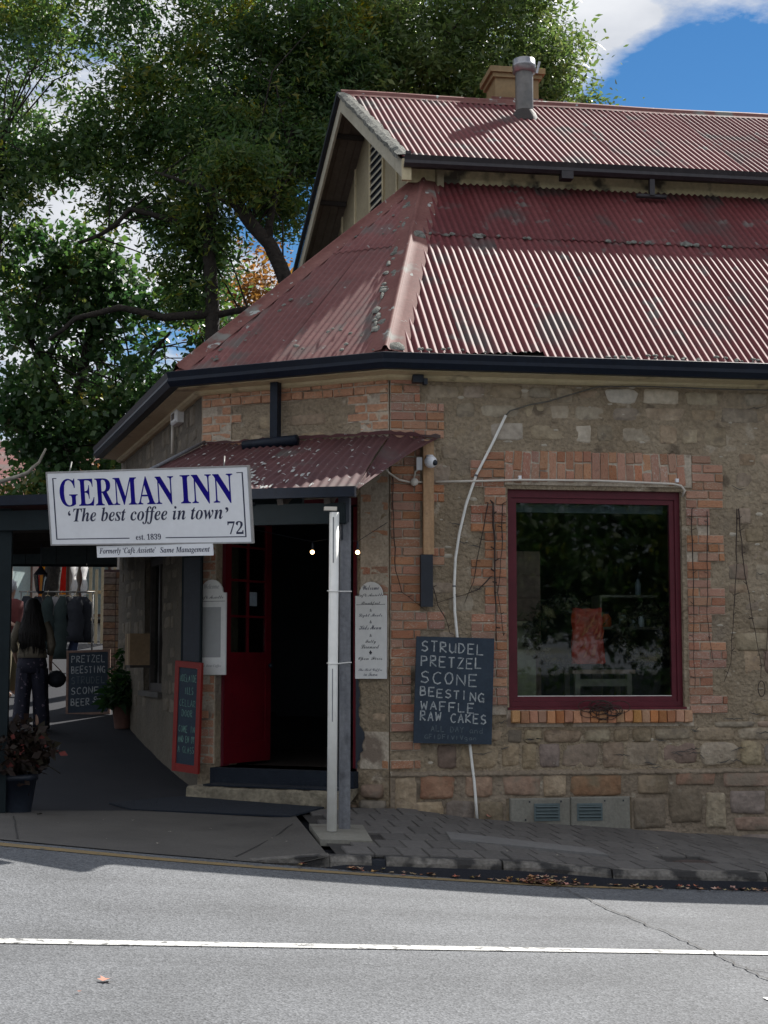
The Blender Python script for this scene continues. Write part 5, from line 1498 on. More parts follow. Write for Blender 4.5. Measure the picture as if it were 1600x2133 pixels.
menu_board('menu_board', 'arched white menu board right of the doorway, hung on the brick corner', MB1, W_, zb1, zt1, [
 ('Welcome', -.085, .085, zr(.085), zr(.035), 'n'), ('Caf\u00e9 Assiette', -.14, .135, zr(.165), zr(.12), 'k'), ('Breakfast', -.10, .10, zr(.245), zr(.205), 'k'),
 ('&', -.010, .012, zr(.31), zr(.28), 'k'), ('Light Meals', -.125, .12, zr(.375), zr(.33), 'n'), ('&', -.010, .012, zr(.43), zr(.40), 'k'), ('Kids Menu', -.12, .11, zr(.495), zr(.45), 'n'),
 ('&', -.010, .012, zr(.57), zr(.54), 'k'), ('Fully', -.055, .055, zr(.645), zr(.60), 'k'), ('Licensed', -.10, .09, zr(.69), zr(.65), 'k'), ('\u2663', -.016, .016, zr(.75), zr(.71), 'k'),
 ('Open Fires', -.125, .12, zr(.82), zr(.775), 'k'), ('The Best Coffee', -.125, .12, zr(.93), zr(.895), 'n'), ('in Town', -.07, .07, zr(.97), zr(.938), 'n')])
MB2 = frame(MC @ V(-1.905, -.05, 0), AC-math.pi)
zb2, zt2 = 1.33, 2.26
m2 = menu_board('menu_board', 'arched white board left of the door, partly behind wires with a faded print', MB2, .33, zb2, zt2, [('Welcome', -.085, .085, zt2-.09, zt2-.045, 'g'), ('Caf\u00e9 Assiette', -.14, .135, zt2-.20, zt2-.155, 'k'), ('The Best Coffee', -.12, .12, zb2+.07, zb2+.10, 'g')])
b = MB(); b.box(-.10, .11, -.004, -.001, zb2+.17, zt2-.27, MB2); b.build('faded_print', M['greyprint'], m2)
# tall red framed board leaning at the left corner
RB = pframe((-1.835, .985, .925), -42.1, 3.0, -4.3)
rbd = thing('chalkboard', 'tall narrow chalkboard in a bright red frame leaning by the left corner', 'chalkboard', RB @ V(0,0,-.53))
b = MB(); b.box(-.12, .12, .004, .02, -.47, .47, RB); b.build('board', M['chalk_bg'], rbd)
b = MB(); rect_frame(b, RB, -.166, .166, -.535, .535, .048, -.006, .026, .075, .06); b.build('frame', M['framered'], rbd)
for i, (t, z) in enumerate([('ADELAIDE', .37), ('HILLS', .25), ('CELLAR', .13), ('DOOR', .03), ('COME IN', -.12), ('AND ENJOY', -.22), ('A GLASS', -.32)]):
    ww = .10 if len(t) > 5 else .065
    chalk(t, RB, -ww, ww+.01, z-.030, z+.035, M['chalk_green'], rbd, .007, 50+i, y=.0025)
# dark tall board above it
TB = frame(M3 @ V(-.10, -.05, 0), A3-math.pi)
TBm = pframe((-1.80, 1.045, 1.95), -34, 0, 0)
tb = thing('dark_board', 'plain dark narrow upright board on the wall above the red framed chalkboard', 'board', TBm @ V(0,0,-.52))
b = MB(); b.box(-.10, .10, 0, .02, -.53, .53, TBm); b.build('panel', M['black'], tb)
b = MB(); rect_frame(b, TBm, -.115, .115, -.545, .545, .018, -.004, .022); b.build('frame', M['greenpost'], tb)

# ---------------------------------------------------------------- timber batten, camera, conduits
tp = thing('wall_batten', 'raw pine batten with a black painted lower half fixed upright on the front wall', 'batten', (.35, -.05, 1.96))
b = MB(); b.box(.305, .405, -.095, -.045, 2.452, 3.53); b.build('timber', M['pine'], tp)
b = MB(); b.box(.278, .392, -.10, -.043, 1.965, 2.45); b.build('black_section', M['black'], tp)
cc = thing('security_camera', 'small round white dome camera mounted on the pine batten', 'security camera', (.36, -.12, 3.27))
b = MB(); b.ball((.362, -.165, 3.312), .060, 16); b.build('housing', M['signwhite'], cc)
b = MB(); b.lathe((.362,-.12,3.36), [(.035,0),(.035,.02)], 12); b.build('mount', M['signwhite'], cc)
b = MB(); b.ball((.392, -.203, 3.300), .028, 12); b.build('lens', M['black'], cc)
pl = MB(); pl.box(.245, .298, -.075, -.03, 3.245, 3.365); o = pl.build('junction_plate', M['signwhite'], None); tag(o, 'small white rectangular box just left of the dome camera', 'box')
cd = thing('conduit', 'thin grey white conduit running from a round box across above the window', 'conduit', (.22, -.04, 3.13))
b = MB(); b.tube([(.43,-.055,3.138),(.9,-.06,3.155),(1.24,-.065,3.170),(2.0,-.068,3.176),(2.75,-.066,3.158),(2.83,-.06,3.142),(2.868,-.05,3.10),(2.862,-.0,3.045)], .011, 8); b.build('pipe', M['beige_pvc'], cd)
b = MB(); b.lathe((.225,-.04,3.13), [(.001,-.03),(.036,-.028),(.036,.028),(.001,.03)], 12)
b = MB(); b.tube([(.225,-.075,3.132),(.225,-.03,3.132)], .037, 14); b.build('round_box', M['beige_pvc'], cd)
b = MB(); b.tube([(.225,-.05,3.17),(.235,-.05,3.23),(.26,-.05,3.25)], .009, 6); b.tube([(.19,-.05,3.13),(.08,-.06,3.15),(-.02,-.09,3.21),(-.07,-.12,3.26)], .010, 6); b.tube([(.26,-.05,3.133),(.31,-.05,3.135)], .010, 6); b.build('flexible_lead', M['beige_pvc'], cd)
for x in (1.238, 2.79):
    b = MB(); b.box(x-.014, x+.014, -.072, -.02, 3.175, 3.21); b.build('saddle_clip', M['signwhite'], cd)
pv = thing('pvc_pipe', 'long bent white plastic pipe standing against the front wall behind the blackboard', 'pipe', (.80, -.1, .03))
pts = [(1.108,3.786),(.97,3.50),(.82,3.214),(.72,2.93),(.655,2.664),(.615,2.42),(.602,2.167),(.606,1.93),(.628,1.696),(.68,1.2),(.745,.686),(.78,.35),(.797,.03)]
P = []
for (a, c) in zip(pts[:-1], pts[1:]):
    for t in (0, .5): P.append((a[0]+(c[0]-a[0])*t, -.055, a[1]+(c[1]-a[1])*t))
P.append((pts[-1][0], -.10, pts[-1][1]-.01)); P = [(p[0], -.052-.05*max(0, min(1, (.5-p[2])/.45)), p[2]) for p in P]
b = MB(); b.tube(P, .0135, 10); b.build('pipe', M['white_pvc'], pv)
for q in (4, 12): 
    b = MB(); b.tube([P[q], P[q+1]][:2] if False else [P[q], (P[q][0]+(P[q+1][0]-P[q][0])*.12, P[q][1], P[q][2]+(P[q+1][2]-P[q][2])*.12)], .0165, 10); b.build('coupling', M['grey_post'], pv)
cb_ = MB(); cb_.tube([(1.108,-.055,3.785),(1.15,-.05,3.83),(1.34,-.05,3.893),(1.52,-.05,3.93),(2.006,-.05,4.085),(2.4,-.11,4.092),(3.2,-.12,4.085),(4.8,-.12,4.095)], .008, 6)
o = cb_.build('cable', M['cable'], None); tag(o, 'thin cable rising from the bent pipe to run along under the cornice', 'cable')
bc = thing('floodlight', 'little black spotlight tucked under the cornice at the brick corner', 'spotlight', (.27, -.10, 4.06))
b = MB(); b.box(.20, .30, -.15, -.06, 4.065, 4.135); b.build('body', M['black'], bc); b = MB(); b.box(.30, .335, -.17, -.08, 4.045, 4.10); b.build('head', M['black'], bc)
se = thing('sensor_box', 'square off white alarm box high on the side wall under the eave', 'alarm box', M3 @ V(-1.1, -.02, 3.98))
b = MB(); b.bevbox(-1.30, -.98, -.10, 0, 3.985, 4.135, .02, M3); b.build('case', M['menuwhite'], se); b = MB(); b.box(-1.22, -1.06, -.104, -.10, 4.03, 4.095, M3); b.build('inset_label', M['soffit'], se)
b = MB(); b.tube([M3 @ V(-1.42,-.05,4.08), M3 @ V(-1.42,-.05,3.70)], .018, 8); b.build('cable_duct', M['beige_pvc'], se)

# dried creeper stems and fairy-light wires on the wall
creepR = thing('dry_creeper', 'leafless dry creeper stems hanging on the front wall right of the window', 'creeper', (3.3, -.06, 1.2))
creepL = thing('dry_creeper', 'leafless dry creeper stems and wires on the wall left of the window', 'creeper', (.8, -.06, 1.7))
def wire(pts, label, r=.0045, m='wire', twigs=0, seed=1):
    rr = random.Random(seed); Q = []
    for a, c in zip(pts[:-1], pts[1:]):
        n = max(2, int(math.hypot(a[0]-c[0], a[1]-c[1])/.10))
        for k in range(n):
            t = k/n; Q.append((a[0]+(c[0]-a[0])*t+rr.uniform(-.006,.006), -.052-rr.uniform(0,.012), a[1]+(c[1]-a[1])*t))
    Q.append((pts[-1][0], -.055, pts[-1][1]))
    b = MB(); b.tube(Q, [r*(1.25-.75*i/len(Q))*rr.uniform(.8,1.25) for i in range(len(Q))], 5)
    for i in range(twigs):
        q = Vector(rr.choice(Q)); b.tube([q, q+V(rr.uniform(-.05,.05), -.01, rr.uniform(-.01,.03))], r*.7, 4)
    o = b.build('stem', M[m], creepR if pts[0][0] > 2 else creepL)
wire([(3.39,2.93),(3.37,2.4),(3.33,1.9),(3.29,1.45),(3.22,1.26)], 'dry stem hanging right of the window, nearest of the free hanging pair', twigs=14, seed=3)
wire([(3.41,2.93),(3.43,2.5),(3.50,2.0),(3.56,1.62),(3.60,1.42),(3.59,1.3)], 'dry stem bowing outward right of the window and ending in a loop', twigs=16, seed=4)
wire([(3.75,2.75),(3.72,2.2),(3.66,1.65),(3.63,1.42)], 'dry stem at the far right that slants in to the loop', twigs=10, seed=5)
wire([(2.93,2.92),(2.935,2.2),(2.925,1.7),(2.93,1.2)], 'dark stem running down the bricks beside the right window frame', twigs=10, seed=6)
wire([(3.09,2.90),(3.08,2.2),(3.06,1.9),(3.12,1.45)], 'dark stem down the outer edge of the right jamb bricks', twigs=8, seed=7)
wire([(.98,2.95),(.99,2.4),(1.0,1.9),(1.0,1.65)], 'thick bundle of dark stems beside the left window frame', r=.009, twigs=16, seed=8)
wire([(1.07,2.94),(1.06,2.5),(1.02,2.1),(1.07,1.7)], 'thin stem between the stem bundle and the left window frame', twigs=10, seed=9)
wire([(.93,2.95),(.86,2.6),(.78,2.2),(.70,2.0)], 'thin stem slanting from the window corner toward the white pipe', twigs=6, seed=10)
wire([(.95,2.25),(.83,2.13),(.70,2.08),(.55,2.04),(.43,2.0)], 'sagging thin stem between the window bricks and the black batten', twigs=4, seed=11)
wire([(.40,2.15),(.45,1.98),(.52,1.85),(.56,1.72)], 'thin stem crossing just above the top of the large blackboard', twigs=3, seed=12)
wire([(.02,3.2),(.03,2.7),(.05,2.3),(.10,2.1),(.22,2.02),(.33,1.93)], 'thin stem dropping from the verandah end past the arched menu board', twigs=8, seed=13)
# loop end and tangle on the sill
b = MB(); b.tube([(3.595+.035*math.cos(a), -.06, 1.20+.075*math.sin(a)) for a in [2*math.pi*k/14 for k in range(14)]], .0045, 5, closed=True); o = b.build('vine_loop', M['wire'], None); tag(o, 'small oval loop of wire hanging at the right of the window', 'wire loop')
b = MB(); rr = random.Random(17)
for k in range(16):
    c = V(2.02+rr.uniform(-.16,.16), -.10+rr.uniform(-.02,.02), 1.0+rr.uniform(-.03,.05)); r_ = rr.uniform(.04,.09)
    b.tube([c+V(r_*math.cos(a)*1.4, rr.uniform(-.015,.015), r_*math.sin(a)*.75) for a in [2*math.pi*q/12 for q in range(12)]], .004, 4, closed=True)
o = b.build('wire_tangle', M['wire'], None); tag(o, 'tangle of coiled dark wire resting on the brick window sill', 'wire')

# ---------------------------------------------------------------- festoon bulbs at the doorway
fs_ = thing('string_lights', 'string with two lit warm bulbs hanging under the verandah at the doorway', 'string lights', (-.7, .1, 2.6))
pa = MC @ V(-1.7, -.55, 2.72); pb = MC @ V(.25, -.55, 2.70); L1 = V(-.704,.20,2.482); L2 = V(-.328,-.192,2.457)
b = MB(); b.tube([MC @ V(-1.7,-.30,2.80), L1+V(0,0,.10), (L1+L2)/2+V(0,0,.13), L2+V(0,0,.10), MC @ V(.0,-.05,2.75)], .003, 5); b.build('wire', M['black'], fs_)
for L in (L1, L2):
    b = MB(); b.ball(L, .020, 10); b.build('bulb', M['bulb'], fs_)
    b = MB(); b.lathe(L+V(0,0,.018), [(.012,0),(.012,.05),(.004,.085)], 8); b.build('socket', M['black'], fs_)
# ---------------------------------------------------------------- things behind the shop window
t = thing('cabinet', 'tall brown boarded cabinet inside the window at the left', 'cabinet', (1.25, .9, .44))
b = MB(); b.box(1.0, 1.66, .85, 1.25, .44, 2.56); b.build('carcass', M['cabinet'], t)
for k in range(9):
    b = MB(); b.box(1.0, 1.66, .835, .849, .50+k*.228, .50+k*.228+.218); b.build('plank', M['cabinet'], t)
t = thing('counter', 'pale olive counter with a cream top edge low inside the window left', 'counter', (1.3, .9, .44))
b = MB(); b.box(1.0, 1.52, .50, .80, .44, 1.80); b.build('front', M['counter'], t); b = MB(); b.box(.98, 1.54, .47, .82, 1.801, 1.85); b.build('top', M['creamwood'], t)
bb_ = MB(); rr = random.Random(19); rings_ = []
for i in range(9):
    f = i/8; w_ = .165-.02*f**1.5; z_ = 1.44+.53*f
    for k in range(16):
        a = 2*math.pi*k/16; q = 1+rr.uniform(-.07,.07); bb_.v.append((1.99+math.copysign(abs(math.cos(a))**.5, math.cos(a))*w_*q, .32+math.copysign(abs(math.sin(a))**.6, math.sin(a))*(.06-.035*f)*q, z_+rr.uniform(-.012,.012)))
for i in range(8):
    for k in range(16): bb_.f.append((i*16+k, i*16+(k+1) % 16, (i+1)*16+(k+1) % 16, (i+1)*16+k)); bb_.sm.append(False)
t = tag(bb_.build('paper_bag', M['paperred'], None), 'large shiny red foil bag standing inside the window', 'bag'); fix_normals(t)
b = MB(); rr = random.Random(3)
for k in range(14):
    a = V(1.85+rr.uniform(0,.24), .252, 1.48+rr.uniform(0,.40)); b.add([a, a+V(.05,-.004,.10), a+V(.035,-.006,.02)], [(0,1,2)])
b.build('crease', M['orange'], t)
t = thing('shelf_unit', 'open pale shelf unit with two shelves inside the window at the right', 'shelves', (2.5, .9, .44))
for z in (1.78, 2.10): 
    b = MB(); b.box(2.27, 2.85, .75, 1.05, z, z+.025); b.build('shelf', M['shelfwood'], t)
b = MB(); b.box(2.25, 2.27, .75, 1.05, .6, 2.12); b.build('upright', M['shelfwood'], t)
rr = random.Random(9)
for k, (x, z, r, h, m, l) in enumerate([(2.34,1.806,.055,.13,'orange','round orange jar on the lower shelf inside the window'),(2.52,1.806,.045,.12,'jarwhite','white jar just right of the orange jar inside the window'),(2.63,1.806,.04,.09,'jarwhite','short white jar in the middle of the lower shelf inside the window'),(2.71,1.806,.03,.14,'signwhite','slim white jar at the right end of the lower shelf inside the window'),(2.68,2.126,.03,.16,'jarwhite','pale bottle on top of the shelf unit inside the window')]):
    j = thing('jar', l, 'jar', (x, .85, z)); b = MB(); b.lathe((x,.85,z), [(r*.9,0),(r,.02),(r,h*.7),(r*.6,h*.9),(r*.5,h)], 12); b.build('body', M[m], j)
    b = MB(); b.lathe((x,.85,z+h), [(r*.55,0),(r*.55,.02)], 12); b.build('lid', M['black'], j)
t = thing('stool', 'pale wooden table frame low inside the window in front of the shelves', 'table', (2.15, .5, .44))
for x in (1.88, 2.40):
    b = MB(); b.box(x, x+.05, .38, .43, .44, 1.34); b.build('leg', M['shelfwood'], t)
    b = MB(); b.box(x, x+.05, .75, .80, .44, 1.34); b.build('leg', M['shelfwood'], t)
b = MB(); b.box(1.85, 2.48, .36, .82, 1.341, 1.38); b.build('top', M['cabinet'], t); b = MB(); b.box(1.93, 2.40, .385, .425, 1.22, 1.29); b.build('rail', M['shelfwood'], t)
def leafset(n, fn, size, rr_seed, asp=.5, droop=0.0, fold=.0):
    """n leaf-shaped quads, positions from fn(rng, n) -> (n,3)"""
    rg = np.random.default_rng(rr_seed); P = fn(rg, n); n = len(P)
    d = rg.normal(size=(n,3)); d[:,2] = d[:,2]*.7-droop; d /= np.linalg.norm(d, axis=1)[:,None]
    q = rg.normal(size=(n,3)); s = np.cross(d, q); s /= np.linalg.norm(s, axis=1)[:,None]
    L = size*np.exp(rg.normal(0, .34, n)).clip(.4, 2.0)[:,None]; Wd = L*asp
    nn = np.cross(d, s)
    a = P; b_ = P+d*L*.45+s*Wd*.5+nn*L*.05; c = P+d*L; e = P+d*L*.45-s*Wd*.5+nn*L*.05
    return np.stack([a, b_, c, e], 1).reshape(-1, 3)
def leafmesh(name, verts, m, parent=None, kind=None):
    off = np.array(ORG[parent.name]) if parent else np.zeros(3)
    me = bpy.data.meshes.new(name); n = len(verts)//4
    me.vertices.add(len(verts)); me.vertices.foreach_set('co', (verts-off).astype(np.float32).ravel())
    me.loops.add(n*4); me.loops.foreach_set('vertex_index', np.arange(n*4, dtype=np.int32))
    me.polygons.add(n); me.polygons.foreach_set('loop_start', np.arange(0, n*4, 4, dtype=np.int32))
    try: me.polygons.foreach_set('loop_total', np.full(n, 4, dtype=np.int32))
    except Exception: pass
    me.update(calc_edges=True)
    me.materials.append(m)
    o = bpy.data.objects.new(name, me); COL.objects.link(o)
    if parent: o.parent = parent; ORG[o.name] = ORG[parent.name]
    if kind: o['kind'] = kind
    return o
M['wreath'] = leafmat('dried_wreath_leaf', [(0,(.03,.025,.02,1)),(.5,(.12,.10,.07,1)),(.8,(.03,.05,.03,1)),(1,(.30,.26,.18,1))], .2)
def ringpts(c, R0, r):
    def fn(rg, n):
        a = rg.uniform(0, 2*np.pi, n); q = rg.normal(size=(n,3))*r
        return np.stack([c[0]+R0*np.cos(a), np.full(n, c[1]), c[2]+R0*np.sin(a)], 1)+q*np.array([1,.4,1])
    return fn
for nm, c, R0, l in (('wreath', (1.78,.42,1.72), .30, 'big dark dried wreath hanging inside the window around the red bag'), ('wreath', (2.62,.45,1.72), .24, 'pale dried flower wreath hanging inside the window at the right')):
    w_ = thing(nm, l, 'wreath', (c[0], c[1], c[2]-R0), 'dried wreaths inside the shop window'); w_['group'] = 'dried wreaths inside the shop window'; w_.location = (c[0], c[1], c[2]-R0)
    ORG[w_.name] = V(c[0], c[1], c[2]-R0)
    b = MB(); b.tube([(c[0]+R0*math.cos(a), c[1]+.02, c[2]+R0*math.sin(a)) for a in [2*math.pi*k/24 for k in range(24)]], .02, 6, closed=True); b.build('hoop', M['bark'], w_)
    leafmesh('dried_leaves', leafset(900, ringpts(c, R0, .045), .05, 5), M['wreath'], w_)

# ---------------------------------------------------------------- lane side: boxes, rack, A-board, plants
t = thing('window_box', 'brown cardboard box held outside on the side window ledge', 'box', M3 @ V(-2.75,-.2,1.3))
b = MB(); b.box(-2.98, -2.62, -.30, -.07, 1.42, 1.78, M3); b.build('carton', M['cardboard'], t); b = MB(); b.box(-2.80,-2.77,-.303,-.30,1.42,1.78,M3); b.build('tape', M['creamwood'], t)
b = MB(); b.box(-2.95, -2.65, -.29, .0, 1.39, 1.419, M3); b.build('ledge_bracket', M['darkwood'], t)
# things seen through the side window
t = thing('flower_pot', 'orange pot with a white bowl on top inside the side window', 'pot', M3 @ V(-2.5, .25, 2.0))
b = MB(); b.box(-2.70, -2.22, .16, .40, 1.96, 1.985, M3); b.build('shelf', M['darkwood'], t)
b = MB(); b.lathe(M3 @ V(-2.46, .27, 1.986), [(.05,0),(.075,.16),(.08,.16)], 12); b.build('pot', M['orange'], t)
b = MB(); b.lathe(M3 @ V(-2.46, .27, 2.15), [(.04,0),(.09,.05),(.10,.07),(.02,.075)], 12); b.build('bowl', M['signwhite'], t)
t = thing('cloth_stack', 'stack of folded cream and white cloths low inside the side window', 'cloths', M3 @ V(-2.4, .25, 1.2))
rr = random.Random(8)
for k in range(8):
    b = MB(); b.bevbox(-2.60+rr.uniform(-.01,.01), -2.24+rr.uniform(-.01,.01), .15, .38, 1.215+k*.042, 1.252+k*.042, .008, M3); b.build('folded_cloth', M['signwhite' if k % 3 else 'creamwood'], t)
# A-board
AB = pframe((-2.986, 6.693, 1.19), -7.6, -9, 2.0)
t = thing('a_frame_board', 'free standing blackboard in the lane listing pretzel to beer on tap', 'chalkboard', (-2.99, 6.75, G(-2.99,6.75)))
b = MB(); b.box(-.265, .265, .002, .02, -.405, .405, AB); b.build('board', M['chalk_bg'], t)
b = MB(); rect_frame(b, AB, -.29, .29, -.43, .43, .03, -.006, .026); b.build('frame', M['cabinet'], t)
for sx_ in (-.25, .25):
    b = MB(); a = AB @ V(sx_, .03, .40); b.bar(a, V(a.x, a.y+.40, G(a.x, a.y+.4)), .03, .03); b.build('rear_leg', M['cabinet'], t)
for i, (tx, z, c_) in enumerate([('PRETZEL', .31, 'chalk'), ('BEESTING', .17, 'chalk'), ('STRUDEL', .03, 'chalk_faint'), ('SCONE', -.11, 'chalk'), ('BEER', -.26, 'chalk')]):
    chalk(tx, AB, -.22, .24 if len(tx) > 6 else (.16 if len(tx) == 5 else .04), z-.045, z+.045, M[c_], t, .013, 70+i, y=-.001)
chalk('ON', AB, .08, .18, -.235, -.195, M['chalk'], t, .011, 81, y=-.001); chalk('TAP', AB, .06, .20, -.30, -.255, M['chalk'], t, .011, 82, y=-.001); chalk('!', AB, .20, .25, -.30, -.20, M['chalk'], t, .012, 83, y=-.001)
# fern pot behind the A-board
M['fern'] = leafmat('fern_green', [(0,(.008,.022,.008,1)),(.5,(.018,.05,.015,1)),(1,(.10,.17,.04,1))], .4)
def fountain(c, R0, h):
    def fn(rg, n):
        a = rg.uniform(0, 2*np.pi, n); r = R0*np.sqrt(rg.uniform(0,1,n)); z = h*(1-(r/R0)**2)*rg.uniform(.2,1,n)
        return np.stack([c[0]+r*np.cos(a), c[1]+r*np.sin(a), c[2]+z], 1)
    return fn
for (c, R0, h, l, r0) in [((-2.45,6.2,G(-2.45,6.2)), .30, .75, 'bright green fern in a pot beside the lane blackboard', .16), ((-2.52,5.6,G(-2.5,5.6)), .22, .45, 'small leafy pot plant against the side wall behind the blackboard', .13)]:
    t = thing('potted_plant', l, 'potted plant', c); b = MB(); b.lathe(c, [(r0*.7,0),(r0,.28),(r0*1.08,.28),(r0*1.08,.32),(r0*.9,.32)], 14); b.build('pot', M['terracotta'], t)
    leafmesh('foliage', leafset(620, fountain((c[0],c[1],c[2]+.30), R0, h), .12, 4, .3, .3), M['fern'], t)
# dark red foliage at the near left post
M['redleaf'] = leafmat('dusky_red_leaf', [(0,(.012,.008,.008,1)),(.45,(.028,.016,.012,1)),(.75,(.035,.03,.018,1)),(1,(.12,.03,.028,1))], .2)
c = (-3.36, -.30, G(-3.36,-.30))
t = thing('potted_plant', 'bushy dark plant with dusky red flowers at the left post', 'potted plant', c)
b = MB(); b.lathe(c, [(.16,0),(.20,.28),(.215,.28),(.215,.33),(.18,.33)], 16); b.build('pot', M['black'], t)
def bushpts(c, rx, rz):
    def fn(rg, n):
        q = rg.normal(size=(n,3)); q /= np.linalg.norm(q,axis=1)[:,None]; q *= (rg.uniform(0,1,n)**.45)[:,None]
        k = 1+.25*np.sin(q[:,0]*9)*np.cos(q[:,2]*8)
        return np.stack([c[0]+q[:,0]*rx*k, c[1]+q[:,1]*rx*k, c[2]+q[:,2]*rz*k], 1)
    return fn
leafmesh('foliage', leafset(1500, bushpts((c[0],c[1],c[2]+.52), .34, .27), .075, 6, .6), M['redleaf'], t)
leafmesh('flowers', leafset(34, bushpts((c[0]+.05,c[1]-.1,c[2]+.52), .30, .2), .05, 8, .9), pmat('dull_red_petal', (.16,.03,.025,1), (.12,.025,.02,1), 9, .8), t, 'stuff')
b = MB(); rr = random.Random(2)
for k in range(8):
    a = V(c[0], c[1], c[2]+.35); e = a+V(rr.uniform(-.1,.42), rr.uniform(-.2,.1), rr.uniform(-.05,.35)); m_ = (a+e)/2+V(0,0,.12); b.tube([a, m_, e], .005, 4)
b.build('stem', M['bark'], t)

# clothes racks
def garment(x, y, z, w_, l, m, label, rackgrp='garments hanging on the clothes rack'):
    o = MB(); rr = random.Random(int(x*1000)); n = 7
    vs = []
    for f in (0, 1):
        for k in range(n):
            zz = z-.02-l*k/(n-1); ww = w_*(.35 if k == 0 else (.9 if k == 1 else .8+.25*k/n)); wob = .02*math.sin(k*1.9+x*30)
            for s in (-1, 1): vs.append((x+wob+(s*.02), y+(-1 if f else 1)*ww*.5+0, zz) if False else (x+s*ww*.5+wob, y+(f-.5)*.045+.01*s*math.sin(k*2.2), zz))
    fs = []
    for f in (0, 1):
        for k in range(n-1):
            a = f*2*n+2*k; fs.append((a, a+1, a+3, a+2) if f else (a, a+2, a+3, a+1))
    for k in range(n-1):
        for s in (0, 1): a = 2*k+s; fs.append((a, a+2, a+2+2*n, a+2*n))
    fs.append((0, 1, 2*n+1, 2*n)); fs.append((2*n-2, 2*n-1, 4*n-1, 4*n-2))
    o.add(vs, fs, True); g = thing('garment', label, 'clothing', (x, y, z-l), rackgrp)
    p = o.build('cloth', M[m], g); fix_normals(p)
    b = MB(); b.tube([(x,y,z+.0),(x,y,z+.05),(x+.015,y,z+.07)], .004, 4); b.tube([(x-w_*.17,y,z-.02),(x,y,z+.0),(x+w_*.17,y,z-.02)], .005, 4); b.build('hanger', M['creamwood'], g)
gz = G(-3.5, 9.8)
t = thing('clothes_rack', 'metal clothes rack full of dark garments at the back of the lane', 'clothes rack', (-3.5, 9.8, gz))
b = MB(); b.tube([(-4.15,9.75,2.52),(-3.02,9.75,2.52)], .014, 6); b.build('rail', M['steel'], t)
for x in (-4.12, -3.05):
    b = MB(); b.tube([(x,9.75,2.52),(x,9.75,gz+.05)], .014, 6); b.tube([(x,9.5,gz+.03),(x,10.0,gz+.03)], .014, 6); b.build('leg', M['steel'], t)
for i, (x, w_, l, m, lb) in enumerate([(-4.02,.26,.80,'cloth_black','leftmost long black coat on the clothes rack'),(-3.87,.26,.86,'cloth_black','second black coat from the left on the clothes rack'),(-3.72,.22,.80,'cloth_teal','long dark teal dress near the middle of the clothes rack'),(-3.60,.20,.52,'cloth_grey','only pale grey top hanging on the clothes rack'),(-3.52,.22,.95,'cloth_teal','long teal dress just right of the pale grey top'),(-3.42,.26,.66,'cloth_black','black jacket right of the long teal dress'),(-3.30,.26,.68,'cloth_black','second black jacket from the right on the clothes rack'),(-3.17,.26,.70,'cloth_black','rightmost black jacket on the clothes rack'),(-3.33,.14,.98,'denim','pair of blue jeans hanging lower among the black jackets')]):
    garment(x, 9.75+(.06 if i % 2 else -.05)+(.12 if i == 8 else 0), 2.47, w_, l, m, lb)

# ---------------------------------------------------------------- people
def figure(name, label, pos, h, heading, parts_m, pose):
    """continuous skinned body facing -y turned by heading"""
    z0 = G(pos[0], pos[1]); t = thing(name, label, 'person', (pos[0], pos[1], z0))
    s = h/1.65
    J_ = pose
    names = list(J_['v'].keys()); idx = {n: i for i, n in enumerate(names)}
    Rm = Matrix.Rotation(heading, 3, 'Z')
    me = bpy.data.meshes.new('body'); me.from_pydata([tuple(Rm @ (Vector(J_['v'][n][0])*s)) for n in names], [(idx[a], idx[b_]) for a, b_ in J_['e']], [])
    o = bpy.data.objects.new('tmp', me); COL.objects.link(o)
    md = o.modifiers.new('s', 'SKIN'); me.skin_vertices  # layer is created with the modifier in background
    if not me.skin_vertices:
        bm = bmesh.new(); bm.from_mesh(me); bm.verts.layers.skin.verify(); bm.to_mesh(me); bm.free()
    for i, n in enumerate(names):
        r = J_['v'][n][1]; r = r if isinstance(r, tuple) else (r, r)
        me.skin_vertices[0].data[i].radius = (r[0]*s, r[1]*s); me.skin_vertices[0].data[i].use_root = (n == 'pelvis')
    sb = o.modifiers.new('b', 'SUBSURF'); sb.levels = 2; sb.render_levels = 2
    bpy.context.view_layer.update(); dg = bpy.context.evaluated_depsgraph_get()
    m2_ = bpy.data.meshes.new_from_object(o.evaluated_get(dg)); bpy.data.objects.remove(o)
    m2_.name = 'body'; m2_.materials.clear(); m2_.materials.append(parts_m['skin'])
    for p in m2_.polygons: p.use_smooth = True
    bo = bpy.data.objects.new('body', m2_); COL.objects.link(bo); bo.parent = t; ORG[bo.name] = ORG[t.name]
    def W(p): return Rm @ (Vector(p)*s)+Vector((pos[0], pos[1], z0))
    return t, W, s
def hand(prefix, w_, d, side, v, e, wrist):
    """palm plus five fingers hanging from a wrist point"""
    wv = Vector(w_); d = Vector(d).normalized(); sd = Vector(side).normalized()
    v[prefix+'palm'] = (wv+d*.05, (.028,.016)); e.append((wrist, prefix+'palm'))
    for k, ln in enumerate((.055,.065,.068,.060,.048)):
        off = sd*((k-2.4)*.016); base = wv+d*(.085 if k else .04)+off*(1.0 if k else 1.9)
        nm = prefix+'f%d' % k
        v[nm+'a'] = (base, .0085); v[nm+'b'] = (base+d*ln*.6+Vector((0,-.008,0)), .008); v[nm+'c'] = (base+d*ln+Vector((0,-.022,0)), .0068)
        e += [(prefix+'palm', nm+'a'), (nm+'a', nm+'b'), (nm+'b', nm+'c')]
